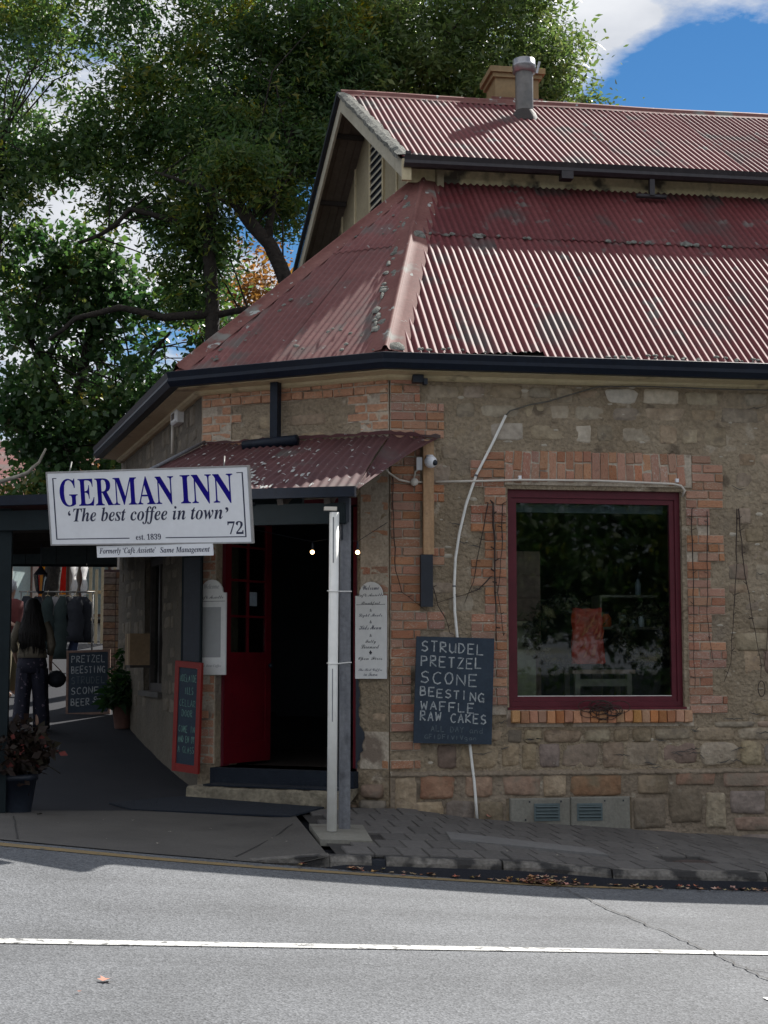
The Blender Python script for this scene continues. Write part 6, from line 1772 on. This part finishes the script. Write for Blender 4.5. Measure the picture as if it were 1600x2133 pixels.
def body_pose(arm_r, arm_l, lean=0):
    v = {'pelvis': ((0,0,.92),(.135,.10)), 'waist': ((0,0,1.06),(.115,.085)), 'chest': ((0,.01,1.25),(.14,.10)), 'neckb': ((0,.01,1.39),(.06,.055)), 'neck': ((0,0,1.45),(.045,.045)),
         'jaw': ((0,-.015,1.50),(.058,.065)), 'head': ((0,0,1.565),(.075,.09)), 'crown': ((0,.005,1.63),(.05,.055)),
         'shr': ((.155,.01,1.35),(.05,.05)), 'shl': ((-.155,.01,1.35),(.05,.05)),
         'hipr': ((.09,0,.85),(.085,.085)), 'knr': ((.10,-.01,.47),(.055,.055)), 'anr': ((.10,.01,.09),(.035,.035)), 'tor': ((.11,-.13,.03),(.035,.022)),
         'hipl': ((-.09,0,.85),(.085,.085)), 'knl': ((-.09,-.03,.47),(.055,.055)), 'anl': ((-.09,.03,.09),(.035,.035)), 'tol': ((-.10,-.11,.03),(.035,.022)),
         'elr': (arm_r[0], .036), 'wrr': (arm_r[1], .024), 'ell': (arm_l[0], .036), 'wrl': (arm_l[1], .024)}
    e = [('pelvis','waist'),('waist','chest'),('chest','neckb'),('neckb','neck'),('neck','jaw'),('jaw','head'),('head','crown'),('chest','shr'),('chest','shl'),('shr','elr'),('elr','wrr'),('shl','ell'),('ell','wrl'),
         ('pelvis','hipr'),('hipr','knr'),('knr','anr'),('anr','tor'),('pelvis','hipl'),('hipl','knl'),('knl','anl'),('anl','tol')]
    for p, ar in (('r', arm_r), ('l', arm_l)):
        d = Vector(ar[1])-Vector(ar[0]); hand('h'+p, Vector(ar[1])+d.normalized()*.02, d, (0,1,0) if abs(d.normalized().y) < .8 else (1,0,0), v, e, 'wr'+p)
    return {'v': v, 'e': e}
def loft(name, rings, m, parent, n=20, wob=0.0, seed=0):
    """rings: (centre, rx, ry)"""
    b = MB(); rr = random.Random(seed); ph = rr.uniform(0, 6)
    for i, (c, rx, ry) in enumerate(rings):
        for k in range(n):
            a = 2*math.pi*k/n; w_ = 1+wob*math.sin(a*7+ph)*i/len(rings)
            b.v.append((c[0]+rx*w_*math.cos(a), c[1]+ry*w_*math.sin(a), c[2]))
    for i in range(len(rings)-1):
        for k in range(n): b.f.append((i*n+k, i*n+(k+1) % n, (i+1)*n+(k+1) % n, (i+1)*n+k)); b.sm.append(True)
    b.f.append(tuple(range(n))[::-1]); b.sm.append(False); b.f.append(tuple((len(rings)-1)*n+k for k in range(n))); b.sm.append(False)
    o = b.build(name, m, parent); fix_normals(o); return o
# woman, seen from behind, long dark hair, light top, long patterned skirt; facing away (+y)
WP = (-3.62, 5.35)
pose = body_pose(((.25,.05,1.12),(.22,-.17,.93)), ((-.24,.04,1.10),(-.22,-.12,.86)))
wm, WW, ws = figure('person', 'woman with long dark hair seen from behind in the lane, wearing loose dark patterned trousers', WP, 1.60, math.pi, {'skin': M['skin']}, pose)
def C(p): return tuple(WW(p))
loft('top', [(C((0,0,.93)),.185,.14),(C((0,0,1.02)),.165,.125),(C((0,.0,1.10)),.150,.115),(C((0,.01,1.25)),.175,.125),(C((0,.01,1.35)),.185,.105),(C((0,.01,1.405)),.10,.075)], M['taupe'], wm)
for s_, el, wr in ((1, (.25,.05,1.12), (.22,-.17,.93)), (-1, (-.24,.04,1.10), (-.22,-.12,.86))):
    b = MB(); b.tube([C((s_*.15,.01,1.37)), C((s_*.20,.02,1.26)), C(el), C((wr[0]*.98+el[0]*.02, (wr[1]+el[1])/2, (wr[2]+el[2])/2))], [.062,.058,.052,.042], 12); b.build('sleeve', M['taupe'], wm)
loft('waistband', [(C((0,0,.74)),.175,.145),(C((0,0,.84)),.185,.15),(C((0,0,.96)),.160,.12)], M['skirt'], wm, 24, .03)
for s_, st_ in ((1, .10), (-1, -.07)):
    loft('trouser_leg', [(C((s_*.125,st_,.03)),.105,.12),(C((s_*.12,st_*.8,.20)),.10,.11),(C((s_*.105,st_*.35,.46)),.095,.105),(C((s_*.092,0,.66)),.102,.12),(C((s_*.088,0,.80)),.10,.13)], M['skirt'], wm, 22, .14, 4+s_)
hr = [(C((0,.075,.98)),.07,.02),(C((0,.075,1.04)),.135,.035),(C((0,.085,1.14)),.165,.06),(C((0,.085,1.27)),.168,.078),(C((0,.06,1.39)),.14,.09),(C((0,.035,1.50)),.105,.10),(C((0,.015,1.60)),.10,.105),(C((0,.01,1.66)),.075,.08),(C((0,.01,1.69)),.03,.03)]
loft('hair', hr, M['hair'], wm, 22, .05)
b = MB(); rr = random.Random(6)
for i in range(46):
    a = rr.uniform(-1.25, 1.25); x0 = .10*math.sin(a); P_ = [C((x0*.8,.02+.09*math.cos(a),1.62)), C((x0*1.35,.04+.11*math.cos(a),1.42)), C((x0*1.75+rr.uniform(-.02,.02),.07+.09*math.cos(a),1.22)), C((x0*1.6+rr.uniform(-.03,.03),.08+.05*math.cos(a),rr.uniform(.94,1.06)))]
    b.tube(P_, [.006,.009,.008,.002], 5)
b.build('hair_strands', M['hair'], wm)
hb = thing('handbag', 'dark rounded bag carried at the side by the woman in the lane', 'bag', C((-.27,-.12,.62)))
b = MB(); c_ = C((-.30,-.12,.66)); b.ball(c_, .12, 12, .9); b.build('bag_body', M['cloth_black'], hb); b = MB(); b.tube([V(*c_)+V(-.06,0,.09), C((-.24,-.12,.88)), V(*c_)+V(.06,0,.09)], .008, 6); b.build('strap', M['cabinet'], hb)
# second person, half hidden behind the post
pose2 = body_pose(((.23,-.02,1.12),(.16,-.22,1.05)), ((-.23,-.02,1.12),(-.18,-.20,1.02)))
P2 = (-4.10, 7.8)
p2, W2_, s2_ = figure('person', 'grey haired person in a russet shirt mostly hidden behind the left post', P2, 1.60, R_(60), {'skin': M['skin']}, pose2)
def C2(p): return tuple(W2_(p))
loft('shirt', [(C2((0,0,.88)),.18,.14),(C2((0,0,1.10)),.155,.125),(C2((0,.01,1.25)),.18,.125),(C2((0,.01,1.37)),.175,.10),(C2((0,.01,1.41)),.09,.07)], M['redshirt'], p2)
for s_ in (1, -1):
    b = MB(); b.tube([C2((s_*.15,.01,1.37)), C2((s_*.2,0,1.26)), C2((s_*.23,-.02,1.10))], [.06,.055,.05], 12); b.build('sleeve', M['redshirt'], p2)
    b = MB(); b.tube([C2((s_*.09,0,.90)), C2((s_*.10,-.01,.5)), C2((s_*.10,.01,.10))], [.10,.075,.06], 12); b.build('trouser_leg', M['khaki'], p2)
loft('hair', [(C2((0,.03,1.50)),.088,.095),(C2((0,.02,1.58)),.095,.105),(C2((0,.01,1.65)),.075,.085),(C2((0,.01,1.685)),.03,.03)], M['greyhair'], p2)

# ---------------------------------------------------------------- shop across the yard behind
gz = G(-4, 16.5)
sh = thing('shop_building', 'pale rendered shop with turquoise windows glimpsed beyond the end of the lane', 'building', (-4, 16.5, gz))
b = MB(); b.box(-9, -1.2, 16.8, 17.0, gz-.3, 4.6); b.build('wall', M['shopwhite'], sh)
b = MB(); b.add([(-9.4,15.6,4.3),(-.8,15.6,4.3),(-.8,20,6.2),(-9.4,20,6.2),(-9.4,15.6,4.36),(-.8,15.6,4.36),(-.8,20,6.26),(-9.4,20,6.26)], [(0,3,2,1),(4,5,6,7),(0,1,5,4),(1,2,6,5),(2,3,7,6),(3,0,4,7)]); b.build('roof', M['roof_old'], sh)
for x0, x1 in ((-4.45,-3.75),(-3.55,-2.95),(-6.2,-5.0)):
    b = MB(); rect_frame(b, MF, x0, x1, 2.35, 3.6, .05, 16.74, 16.80); wf = b.build('window', M['cabinet'], sh); b = MB(); b.box(x0+.05, x1-.05, 16.76, 16.78, 2.40, 3.55); b.build('pane', M['turq'], wf)
b = MB(); b.box(-4.52,-4.44,16.72,16.80,gz,4.2); b.build('corner_post', M['cabinet'], sh)
b = MB(); b.box(-9,-1.2,16.66,16.80,2.22,2.30); b.build('ledge', M['darkwood'], sh)
# sunlit side of another white building, its face turned towards the sun
wsb = thing('white_building', 'small white rendered building catching the sun at the far left of the lane', 'building', (-4.9, 14.6, G(-4.9,14.6)))
MW = frame((-5.05, 13.3, 0), math.atan2(2.3, 1.05))
b = MB(); b.box(0, 2.6, 0, 2.4, G(-4.9,14.6)-.4, 3.9, MW); b.build('wall', M['shopwhite'], wsb)
b = MB(); b.box(-.2, 2.8, -.3, 2.6, 3.9, 4.0, MW); b.build('roof', M['roof_old'], wsb)
b = MB(); rect_frame(b, MW, .9, 1.7, 2.3, 3.3, .06, -.03, .0); b.build('window', M['cabinet'], wsb)
b = MB(); b.box(.96, 1.64, -.015, -.004, 2.36, 3.24, MW); b.build('pane', M['turq'], wsb)
# banners
for (x0, x1, z0, z1, m, l) in [(-4.22,-4.02,2.62,3.45,'yellow','yellow banner with a red edge hanging at the back of the lane'),(-3.88,-3.72,2.70,3.45,'redb','red and yellow banner beside the dark post at the back of the lane')]:
    t = thing('banner', l, 'banner', (x0, 14.9, z0)); b = MB(); b.box(x0, x1, 14.90, 14.915, z0, z1); b.build('cloth', M[m], t)
    b = MB(); b.box(x0+.0, x0+.03, 14.885, 14.899, z0, z1); b.box(x0, x1, 14.884, 14.898, z0, z0+.04); b.build('edge_stripe', M['redb' if m == 'yellow' else 'yellow'], t)
    b = MB(); b.tube([(x0-.05,14.91,z1+.01),(x1+.05,14.91,z1+.01)], .012, 6); b.build('rod', M['steel'], t)
for k, x in enumerate((-3.60,-3.42)):
    t = thing('white_hanging', ('left' if k == 0 else 'right')+' one of two fluttering white cloth strips at the back of the lane', 'hanging', (x, 14.5, 2.5), 'white cloth strips behind the clothes rack')
    b = MB(); vs = []
    for i in range(12):
        zz = 3.5-i*.085; vs += [(x+.02*math.sin(i*1.3), 14.5, zz), (x+.10+.02*math.sin(i*1.7+1), 14.5+.02*math.sin(i), zz), (x+.10+.02*math.sin(i*1.7+1), 14.51+.02*math.sin(i), zz), (x+.02*math.sin(i*1.3), 14.51, zz)]
    b.add(vs, [(4*i+k2, 4*i+4+k2, 4*i+4+(k2+1) % 4, 4*i+(k2+1) % 4) for i in range(11) for k2 in range(4)], True); b.build('cloth', M['clothwhite'], t)
# cream timber trellis
t = thing('picket_screen', 'cream painted picket screen beside the brick pier at the lane end', 'screen', (-3.0, 12.2, G(-3,12.2)))
for k in range(6):
    b = MB(); x = -3.20+k*.10; b.box(x, x+.05, 12.2, 12.23, G(-3,12.2), 3.05-.04*(k % 2)); b.build('picket', M['creamwood'], t)
for z in (1.6, 2.6): 
    b = MB(); b.box(-3.24, -2.62, 12.235, 12.26, z, z+.06); b.build('rail', M['creamwood'], t)
t = thing('brick_pier', 'dark red brick pier standing at the far end of the side wall', 'pier', (-2.6, 7.3, G(-2.6,7.3)))
b = MB(); b.box(-2.82, -2.48, 7.25, 7.6, .6, 2.72); b.build('core', M['purplebrick'], t)
nbp = 0
for r_ in range(22):
    for k in range(2):
        z0 = .80+r_*.086; off = .0 if r_ % 2 else .085
        x0 = -2.82+k*.17; b = MB()
        if nbp == 0: b.bevbox(0, .162, -.012, .05, 0, .076, .004); me0 = b.mesh('brick'); me0.materials.append(M['stone_orange'])
        nbp += 1; inst('brick', me0, t, (x0, 7.25, z0))
# lantern on bracket
t = thing('lantern', 'old style dark lantern hanging under the verandah edge at the left', 'lantern', (-3.33, 2.2, 2.18))
c_ = V(-3.33, 2.2, 2.16)
b = MB(); b.lathe(c_, [(.02,.0),(.035,.02),(.045,.03)], 6); b.lathe(c_+V(0,0,.20), [(.075,0),(.03,.06),(.008,.09)], 6); b.build('cap', M['black'], t)
b = MB()
for k in range(6):
    a = 2*math.pi*k/6; b.bar(c_+V(.042*math.cos(a), .042*math.sin(a), .03), c_+V(.07*math.cos(a), .07*math.sin(a), .20), .008, .008)
b.build('cage', M['black'], t)
b = MB(); b.lathe(c_, [(.038,.03),(.064,.20)], 6); b.build('glass', M['glass'], t)
b = MB(); b.tube([c_+V(0,0,.28), c_+V(0,0,.52)], .006, 5); b.build('chain', M['black'], t)

# ---------------------------------------------------------------- leaves on the ground
def dead_leaves(name, pts, size, seed, m, kind='stuff'):
    rg = random.Random(seed); b = MB()
    for (x, y, z) in pts:
        s = size*rg.uniform(.5, 1.3); a0 = rg.uniform(0, 6.28); tx, ty = rg.uniform(-.5,.5), rg.uniform(-.5,.5); n = 10; L = [];
        for k in range(n):
            a = a0+2*math.pi*k/n; r_ = s*(.5 if k % 2 else 1)*rg.uniform(.7, 1.1); dx, dy = r_*math.cos(a), r_*math.sin(a)
            L.append((x+dx, y+dy, z+.004+abs(dx*tx+dy*ty)+rg.uniform(0,.004)))
        b.add(L+[(x, y, z+.006)], [(k, (k+1) % n, n) for k in range(n)])
    return b.build(name, m, None, kind)
rr = random.Random(44); pts = []
for i in range(230):
    u = rr.uniform(-1.2, 4.6) if rr.random() < .8 else rr.gauss(.62, .12)
    if u < .0 and rr.random() < .55: continue
    v = VK-abs(rr.gauss(0, .06))-.01; pts.append((u, v, Rd(u, v)+.004+rr.uniform(0, .018)))
for i in range(60): 
    u = rr.gauss(.62,.10); v = VK-abs(rr.gauss(0,.05))-.02; pts.append((u, v, Rd(u,v)+rr.uniform(.0,.06)))
dead_leaves('gutter_leaves', pts, .030, 5, M['deadleaf'])
b = MB(); pts = []
rr = random.Random(46)
for i in range(200):
    u = rr.uniform(-1.4, 4.6); v = VK-abs(rr.gauss(0, .07)); pts.append((u, v, Rd(u, v)+.002))
dead_leaves('gutter_grit', pts, .012, 6, pmat('dark_litter', (.05,.04,.03,1), (.12,.08,.05,1), 9, .9, island=.5))
def single_leaf(x, y, z, s, label, seed, m='deadleaf'):
    o = dead_leaves('fallen_leaf', [(x, y, z)], s, seed, M[m], None); tag(o, label, 'leaf', 'single fallen leaves on the road and footpath')
single_leaf(-2.394, -6.951, Rd(-2.394,-6.951)+.004, .055, 'single orange maple leaf lying on the sunlit road at lower left', 61)
single_leaf(.92, -.10, G(.92,-.1)+.02, .045, 'curled tan leaf on the footpath at the foot of the white pipe', 62)
single_leaf(-2.5, -7.2, Rd(-2.5,-7.2)+.004, .018, 'tiny pale leaf on the road just below the orange maple leaf', 63)
single_leaf(-3.1, -.75, G(-3.1,-.75)+.01, .045, 'small dark leaf on the concrete at the far left', 64, 'bark')
rr = random.Random(48); pts = []
for i in range(34):
    u = rr.uniform(-3.4, 4.4); v = rr.uniform(VK+.1, -.1); pts.append((u, v, G(u, v)+.013))
dead_leaves('footpath_litter', pts, .014, 9, pmat('pale_litter', (.30,.28,.24,1), (.42,.38,.30,1), 9, .9))

# ---------------------------------------------------------------- trees
M['leaf_dark'] = leafmat('dark_oak_leaf', [(0,(.035,.078,.034,1)),(.42,(.07,.13,.045,1)),(.72,(.125,.185,.05,1)),(1,(.30,.25,.04,1))], .50, .45, .5)
M['leaf_mid'] = leafmat('sunlit_oak_leaf', [(0,(.055,.095,.035,1)),(.45,(.11,.165,.055,1)),(.75,(.17,.22,.075,1)),(1,(.28,.27,.09,1))], .46, .45, .5)
M['leaf_maple'] = leafmat('maple_leaf', [(0,(.03,.075,.034,1)),(.5,(.06,.12,.042,1)),(.8,(.10,.17,.05,1)),(1,(.32,.25,.06,1))], .42, .38, .6)
M['leaf_autumn'] = leafmat('autumn_leaf', [(0,(.10,.11,.03,1)),(.45,(.22,.13,.045,1)),(.75,(.30,.15,.07,1)),(1,(.36,.25,.10,1))], .45)
def clumps(cs, n, cr, seed, sub=1.0, flat=.75):
    """leaf positions gathered round clump centres picked inside ellipsoids cs=(centre, radii, weight)"""
    rg = np.random.default_rng(seed); tot = sum(c[2] for c in cs); out = []
    for c, r, w_ in cs:
        k = int(n*w_/tot); m_ = max(3, int(k/ (130*sub)))
        q = rg.normal(size=(m_,3)); q /= np.linalg.norm(q,axis=1)[:,None]; q *= (rg.uniform(0,1,m_)**.42)[:,None]
        cen = np.array(c)+q*np.array(r)
        ii = rg.integers(0, m_, k); g = rg.normal(size=(k,3))*np.array([cr,cr,cr*flat])
        out.append(cen[ii]+g*rg.uniform(.5,1.2,(k,1)))
    return np.concatenate(out)
def limb(b, pts, r0, r1, n=9, seed=0):
    rr = random.Random(seed); P = []
    m_ = len(pts)
    for i in range(m_-1):
        a = Vector(pts[i]); c = Vector(pts[i+1])
        for t in (0, .5): P.append(a.lerp(c, t)+V(rr.uniform(-.03,.03), rr.uniform(-.03,.03), 0))
    P.append(Vector(pts[-1])); b.tube(P, [r0+(r1-r0)*i/(len(P)-1) for i in range(len(P))], n)
def tree(label, base, limbs, cs, n, size, asp, m, seed, cr=.42, trunk_m='bark', cat='tree', group=None, droop=.4, gap=None, cat2=None, extra=None):
    z0 = base[2]; t = thing('tree', label, cat, base, group)
    b = MB()
    for i, (P, r0, r1) in enumerate(limbs): limb(b, P, r0, r1, 10, seed+i)
    b.build('trunk', M[trunk_m], t)
    P = clumps(cs, n, cr, seed)
    if gap: P = P[gap(P)]
    # twigs reaching the outer clumps
    rr = random.Random(seed); tw = MB()
    for i in range(46):
        q = Vector(P[rr.randrange(len(P))]); l = rr.choice(limbs)[0]; k_ = rr.uniform(.35, 1)*(len(l)-1); a = Vector(l[int(k_)]).lerp(Vector(l[min(len(l)-1, int(k_)+1)]), k_-int(k_))
        if (q-a).length > 3.2: continue
        mid_ = (a+q)/2+V(rr.uniform(-.3,.3), rr.uniform(-.3,.3), rr.uniform(0,.3)); tw.tube([a, mid_, q], [.018,.012,.004], 5)
    if tw.v: tw.build('twigs', M[trunk_m], t)
    rg0 = lambda rg, n_: P
    leafmesh('crown', leafset(len(P), rg0, size, seed+1, asp, droop), M[m], t)
    return t
CAMP = np.array([-2.236, -14.164, 1.45])
yaw_ = R_(8.76); pit_ = R_(5.585)
def D_(x, y, d):
    """helper kept for the layout of far trees: metres right of and above the view axis at distance d"""
    X = (x-800)/3206*d; Zz = 1.45+(1380-y)/3206*d
    return (-2.236+X*math.cos(yaw_)+d*math.sin(yaw_), -14.164+d*math.cos(yaw_)-X*math.sin(yaw_), Zz)
gt = lambda x, y: G(x, y)-.05
GRPT = None
# right hand oak behind the roof, sunlit side
bx_, by_ = 3.1, 11.6
tree('dense green oak behind the ridge, its ragged sunlit edge against the sky', (bx_, by_, gt(bx_,by_)),
     [([(bx_,by_,gt(bx_,by_)),(3.0,11.3,5),(2.8,11.0,9),(2.6,10.8,12)], .24, .08), ([(2.8,11.0,8.5),(3.7,10.6,10.4),(4.6,10.3,11.6)], .09, .02), ([(2.8,11.0,9.2),(4.0,10.6,10.2),(4.95,10.2,10.7)], .07, .015), ([(2.7,11.0,8.5),(1.6,11.0,10.5)], .10, .04)],
     [((2.6,10.9,12.3),(1.9,1.6,2.1),5),((3.4,10.7,10.6),(1.15,1.2,1.05),2.6),((1.3,11.0,11.2),(1.4,1.4,1.6),3),((4.15,10.4,11.6),(.75,.9,1.0),1.1),((4.55,10.3,10.35),(.75,.6,.35),.55),((5.0,10.1,10.75),(.30,.4,.22),.07),((4.0,10.6,13.6),(1.0,1.0,1.0),1.0),((2.5,11,9.6),(1.5,1.2,.6),1.2)],
     70000, .11, .36, 'leaf_mid', 31, .27)
# central oak with the upright trunk
bx_, by_ = -1.25, 10.0
tree('tall dark oak with an upright trunk filling the sky left of the gable', (bx_, by_, gt(bx_,by_)),
     [([(bx_,by_,gt(bx_,by_)),(-1.26,9.98,4),(-1.27,9.97,6.1),(-1.30,9.98,7.3),(-1.33,9.98,8.4),(-1.24,9.97,9.3),(-1.02,9.93,10.3)], .15, .07),
      ([(-1.28,9.98,6.95),(-2.06,10.09,6.90),(-2.72,10.19,7.05),(-3.39,10.3,6.88),(-3.83,10.37,6.54)], .075, .03), ([(-1.28,9.98,6.91),(-.8,9.9,7.03),(-.36,9.83,7.06)], .06, .04),
      ([(-1.33,9.98,8.3),(-2.0,10.1,8.5),(-2.58,10.17,8.66),(-3.02,10.24,8.25),(-3.39,10.3,8.11)], .06, .025), ([(-1.24,9.97,9.3),(-.3,9.9,10.3)], .06, .02)],
     [((-.9,10.6,12.2),(2.3,1.5,1.9),6),((-1.55,10.4,8.25),(.62,.7,1.35),2.2),((-2.0,10.8,10.3),(1.6,1.2,.9),3),((.2,10.7,10.6),(1.1,1.2,.75),2.2),((-.5,10.7,9.7),(.6,.8,.5),.7),((-2.4,10.7,8.9),(.8,.8,.35),.5)],
     70000, .105, .34, 'leaf_dark', 41, .23)
# leaning oak
bx_, by_ = .65, 9.6
tree('dark leaning oak whose thick bough slants up left from behind the gable', (bx_, by_, gt(bx_,by_)),
     [([(bx_,by_,gt(bx_,by_)),(.5,9.5,4),(.12,9.3,6.6),(-.13,9.3,7.25),(-.45,9.3,7.95),(-.88,9.35,8.5),(-1.08,9.4,8.95),(-1.18,9.4,9.6)], .16, .08),
      ([(-.5,9.3,8.0),(-.3,9.5,9.0),(-.05,9.6,10)], .07, .02), ([(-.9,9.35,8.5),(-.7,9.6,9.2),(-.5,9.7,9.9)], .06, .02), ([(-.9,9.35,8.5),(-1.5,9.6,8.9),(-2.2,9.9,9.2)], .06, .02)],
     [((-.25,10.0,8.95),(.45,.6,.75),1.2),((-.95,8.9,9.0),(.5,.3,.45),.9),((.15,10.0,9.7),(.8,.7,.6),1.9),((.5,10.2,11.4),(1.4,1.0,1.4),3.0),((-.8,10.0,9.9),(.9,.7,.5),1.5)],
     42000, .10, .30, 'leaf_dark', 51, .22)
# far left oak
bx_, by_ = -4.72, 10.5
tree('dark oak at the far left edge with a straight black trunk', (bx_, by_, gt(bx_,by_)),
     [([(bx_,by_,gt(bx_,by_)),(-4.74,10.46,7.6),(-4.70,10.46,8.6),(-4.68,10.46,10)], .15, .08)],
     [((-4.3,11.0,11.9),(1.9,1.6,1.7),4.5),((-3.6,11.0,9.75),(1.3,1.0,.55),1.7),((-4.7,10.3,9.2),(.7,.6,1.0),1.2),((-5.2,11,8),(.7,.8,1.2),.8)],
     27000, .105, .36, 'leaf_dark', 61, .22)
# maple, lower left
bx_, by_ = -3.9, 12.6
tree('broad leaved maple with sunlit leaves filling the gap above the lane roof', (bx_, by_, gt(bx_,by_)),
     [([(bx_,by_,gt(bx_,by_)),(-3.7,12.3,4),(-3.4,12,6),(-3.0,11.8,8.2)], .16, .06), ([(-3.6,12.2,5),(-2.6,11.8,6.2),(-1.9,11.6,7.0)], .07, .02), ([(-3.5,12.1,5.6),(-4.4,11.7,7.1)], .07, .02)],
     [((-3.7,12,5.5),(1.2,1.2,1.1),3.0),((-2.3,11.6,5.9),(.95,.9,.75),1.7),((-4.1,11.8,7.1),(.9,.9,.9),1.1),((-2.9,11.8,7.4),(1.4,.9,.8),1.6),((-1.1,11.6,6.9),(.8,.7,.5),.6),((-3.7,11.8,8.2),(1.4,.8,.6),1.3),((-2.3,11.6,4.9),(.9,.8,.4),.6),((-3.9,11.8,4.3),(1.0,.9,.5),1.0)],
     24000, .115, .62, 'leaf_maple', 71, .22)
bx_, by_ = -5.3, 9.8
t = thing('bare_branch', 'pale bare branch curving up at the far left above the lane roof', 'branch', (-4.9, 9.5, 3.9))
b = MB(); limb(b, [(-5.4,9.6,3.75),(-4.62,9.47,4.03),(-4.41,9.44,4.16),(-4.05,9.40,4.30),(-3.88,9.36,4.45),(-3.77,9.34,4.66)], .045, .016, 8, 3); b.build('wood', M['bark_pale'], t)
# autumn tree further back
bx_, by_ = -1.9, 15.2
tree('sparse orange autumn tree showing through gaps behind the oaks', (bx_, by_, gt(bx_,by_)),
     [([(bx_,by_,gt(bx_,by_)),(-1.8,15,4),(-1.4,15,7),(-1.0,15,9)], .14, .05), ([(-1.5,15,6.5),(-.6,15,8.2),(-.4,15,9.0)], .05, .02), ([(-1.7,15,5),(-3,15,6),(-3.4,15,8)], .06, .02)],
     [((-.35,14.9,8.5),(.75,.8,.9),1.5),((-2.9,14.8,4.7),(.8,.8,.7),1.4),((-1.2,15,7.6),(.8,.8,.5),.5)],
     5000, .10, .5, 'leaf_autumn', 81, .28)
# across the street, behind the viewpoint: seen only in the window glass
for (x, y, sd, l, lf) in [(7.2,-27,5,'leafy street tree across the road behind the viewpoint, nearer the corner','leaf_dark'),(12.4,-28,6,'rounded street tree across the road behind the viewpoint, farther from the corner','leaf_dark')]:
    tree(l, (x, y, Wl(x)+.0), [([(x,y,Wl(x)),(x+.1,y,2),(x,y,4)], .25, .12)], [((x,y,4.3),(3.2,1.8,2.4),5)], 9000, .26, .5, lf, sd*100, .6)
t = thing('hedge', 'made-up unseen dark hedge across the road behind the viewpoint', 'hedge', (9,-25,-.6))
b = MB(); b.tube([(4,-25,-.9),(4,-25,.2)], .05, 6); b.build('trunk', M['bark'], t)  # hedge added out of view to keep the window reflection dark
def hpts(rg, n): return np.stack([rg.uniform(2,18,n), -25+rg.uniform(-.5,.5,n), rg.uniform(-.9,1.3,n)], 1)
leafmesh('foliage', leafset(7000, hpts, .16, 9, .5), M['leaf_dark'], t)
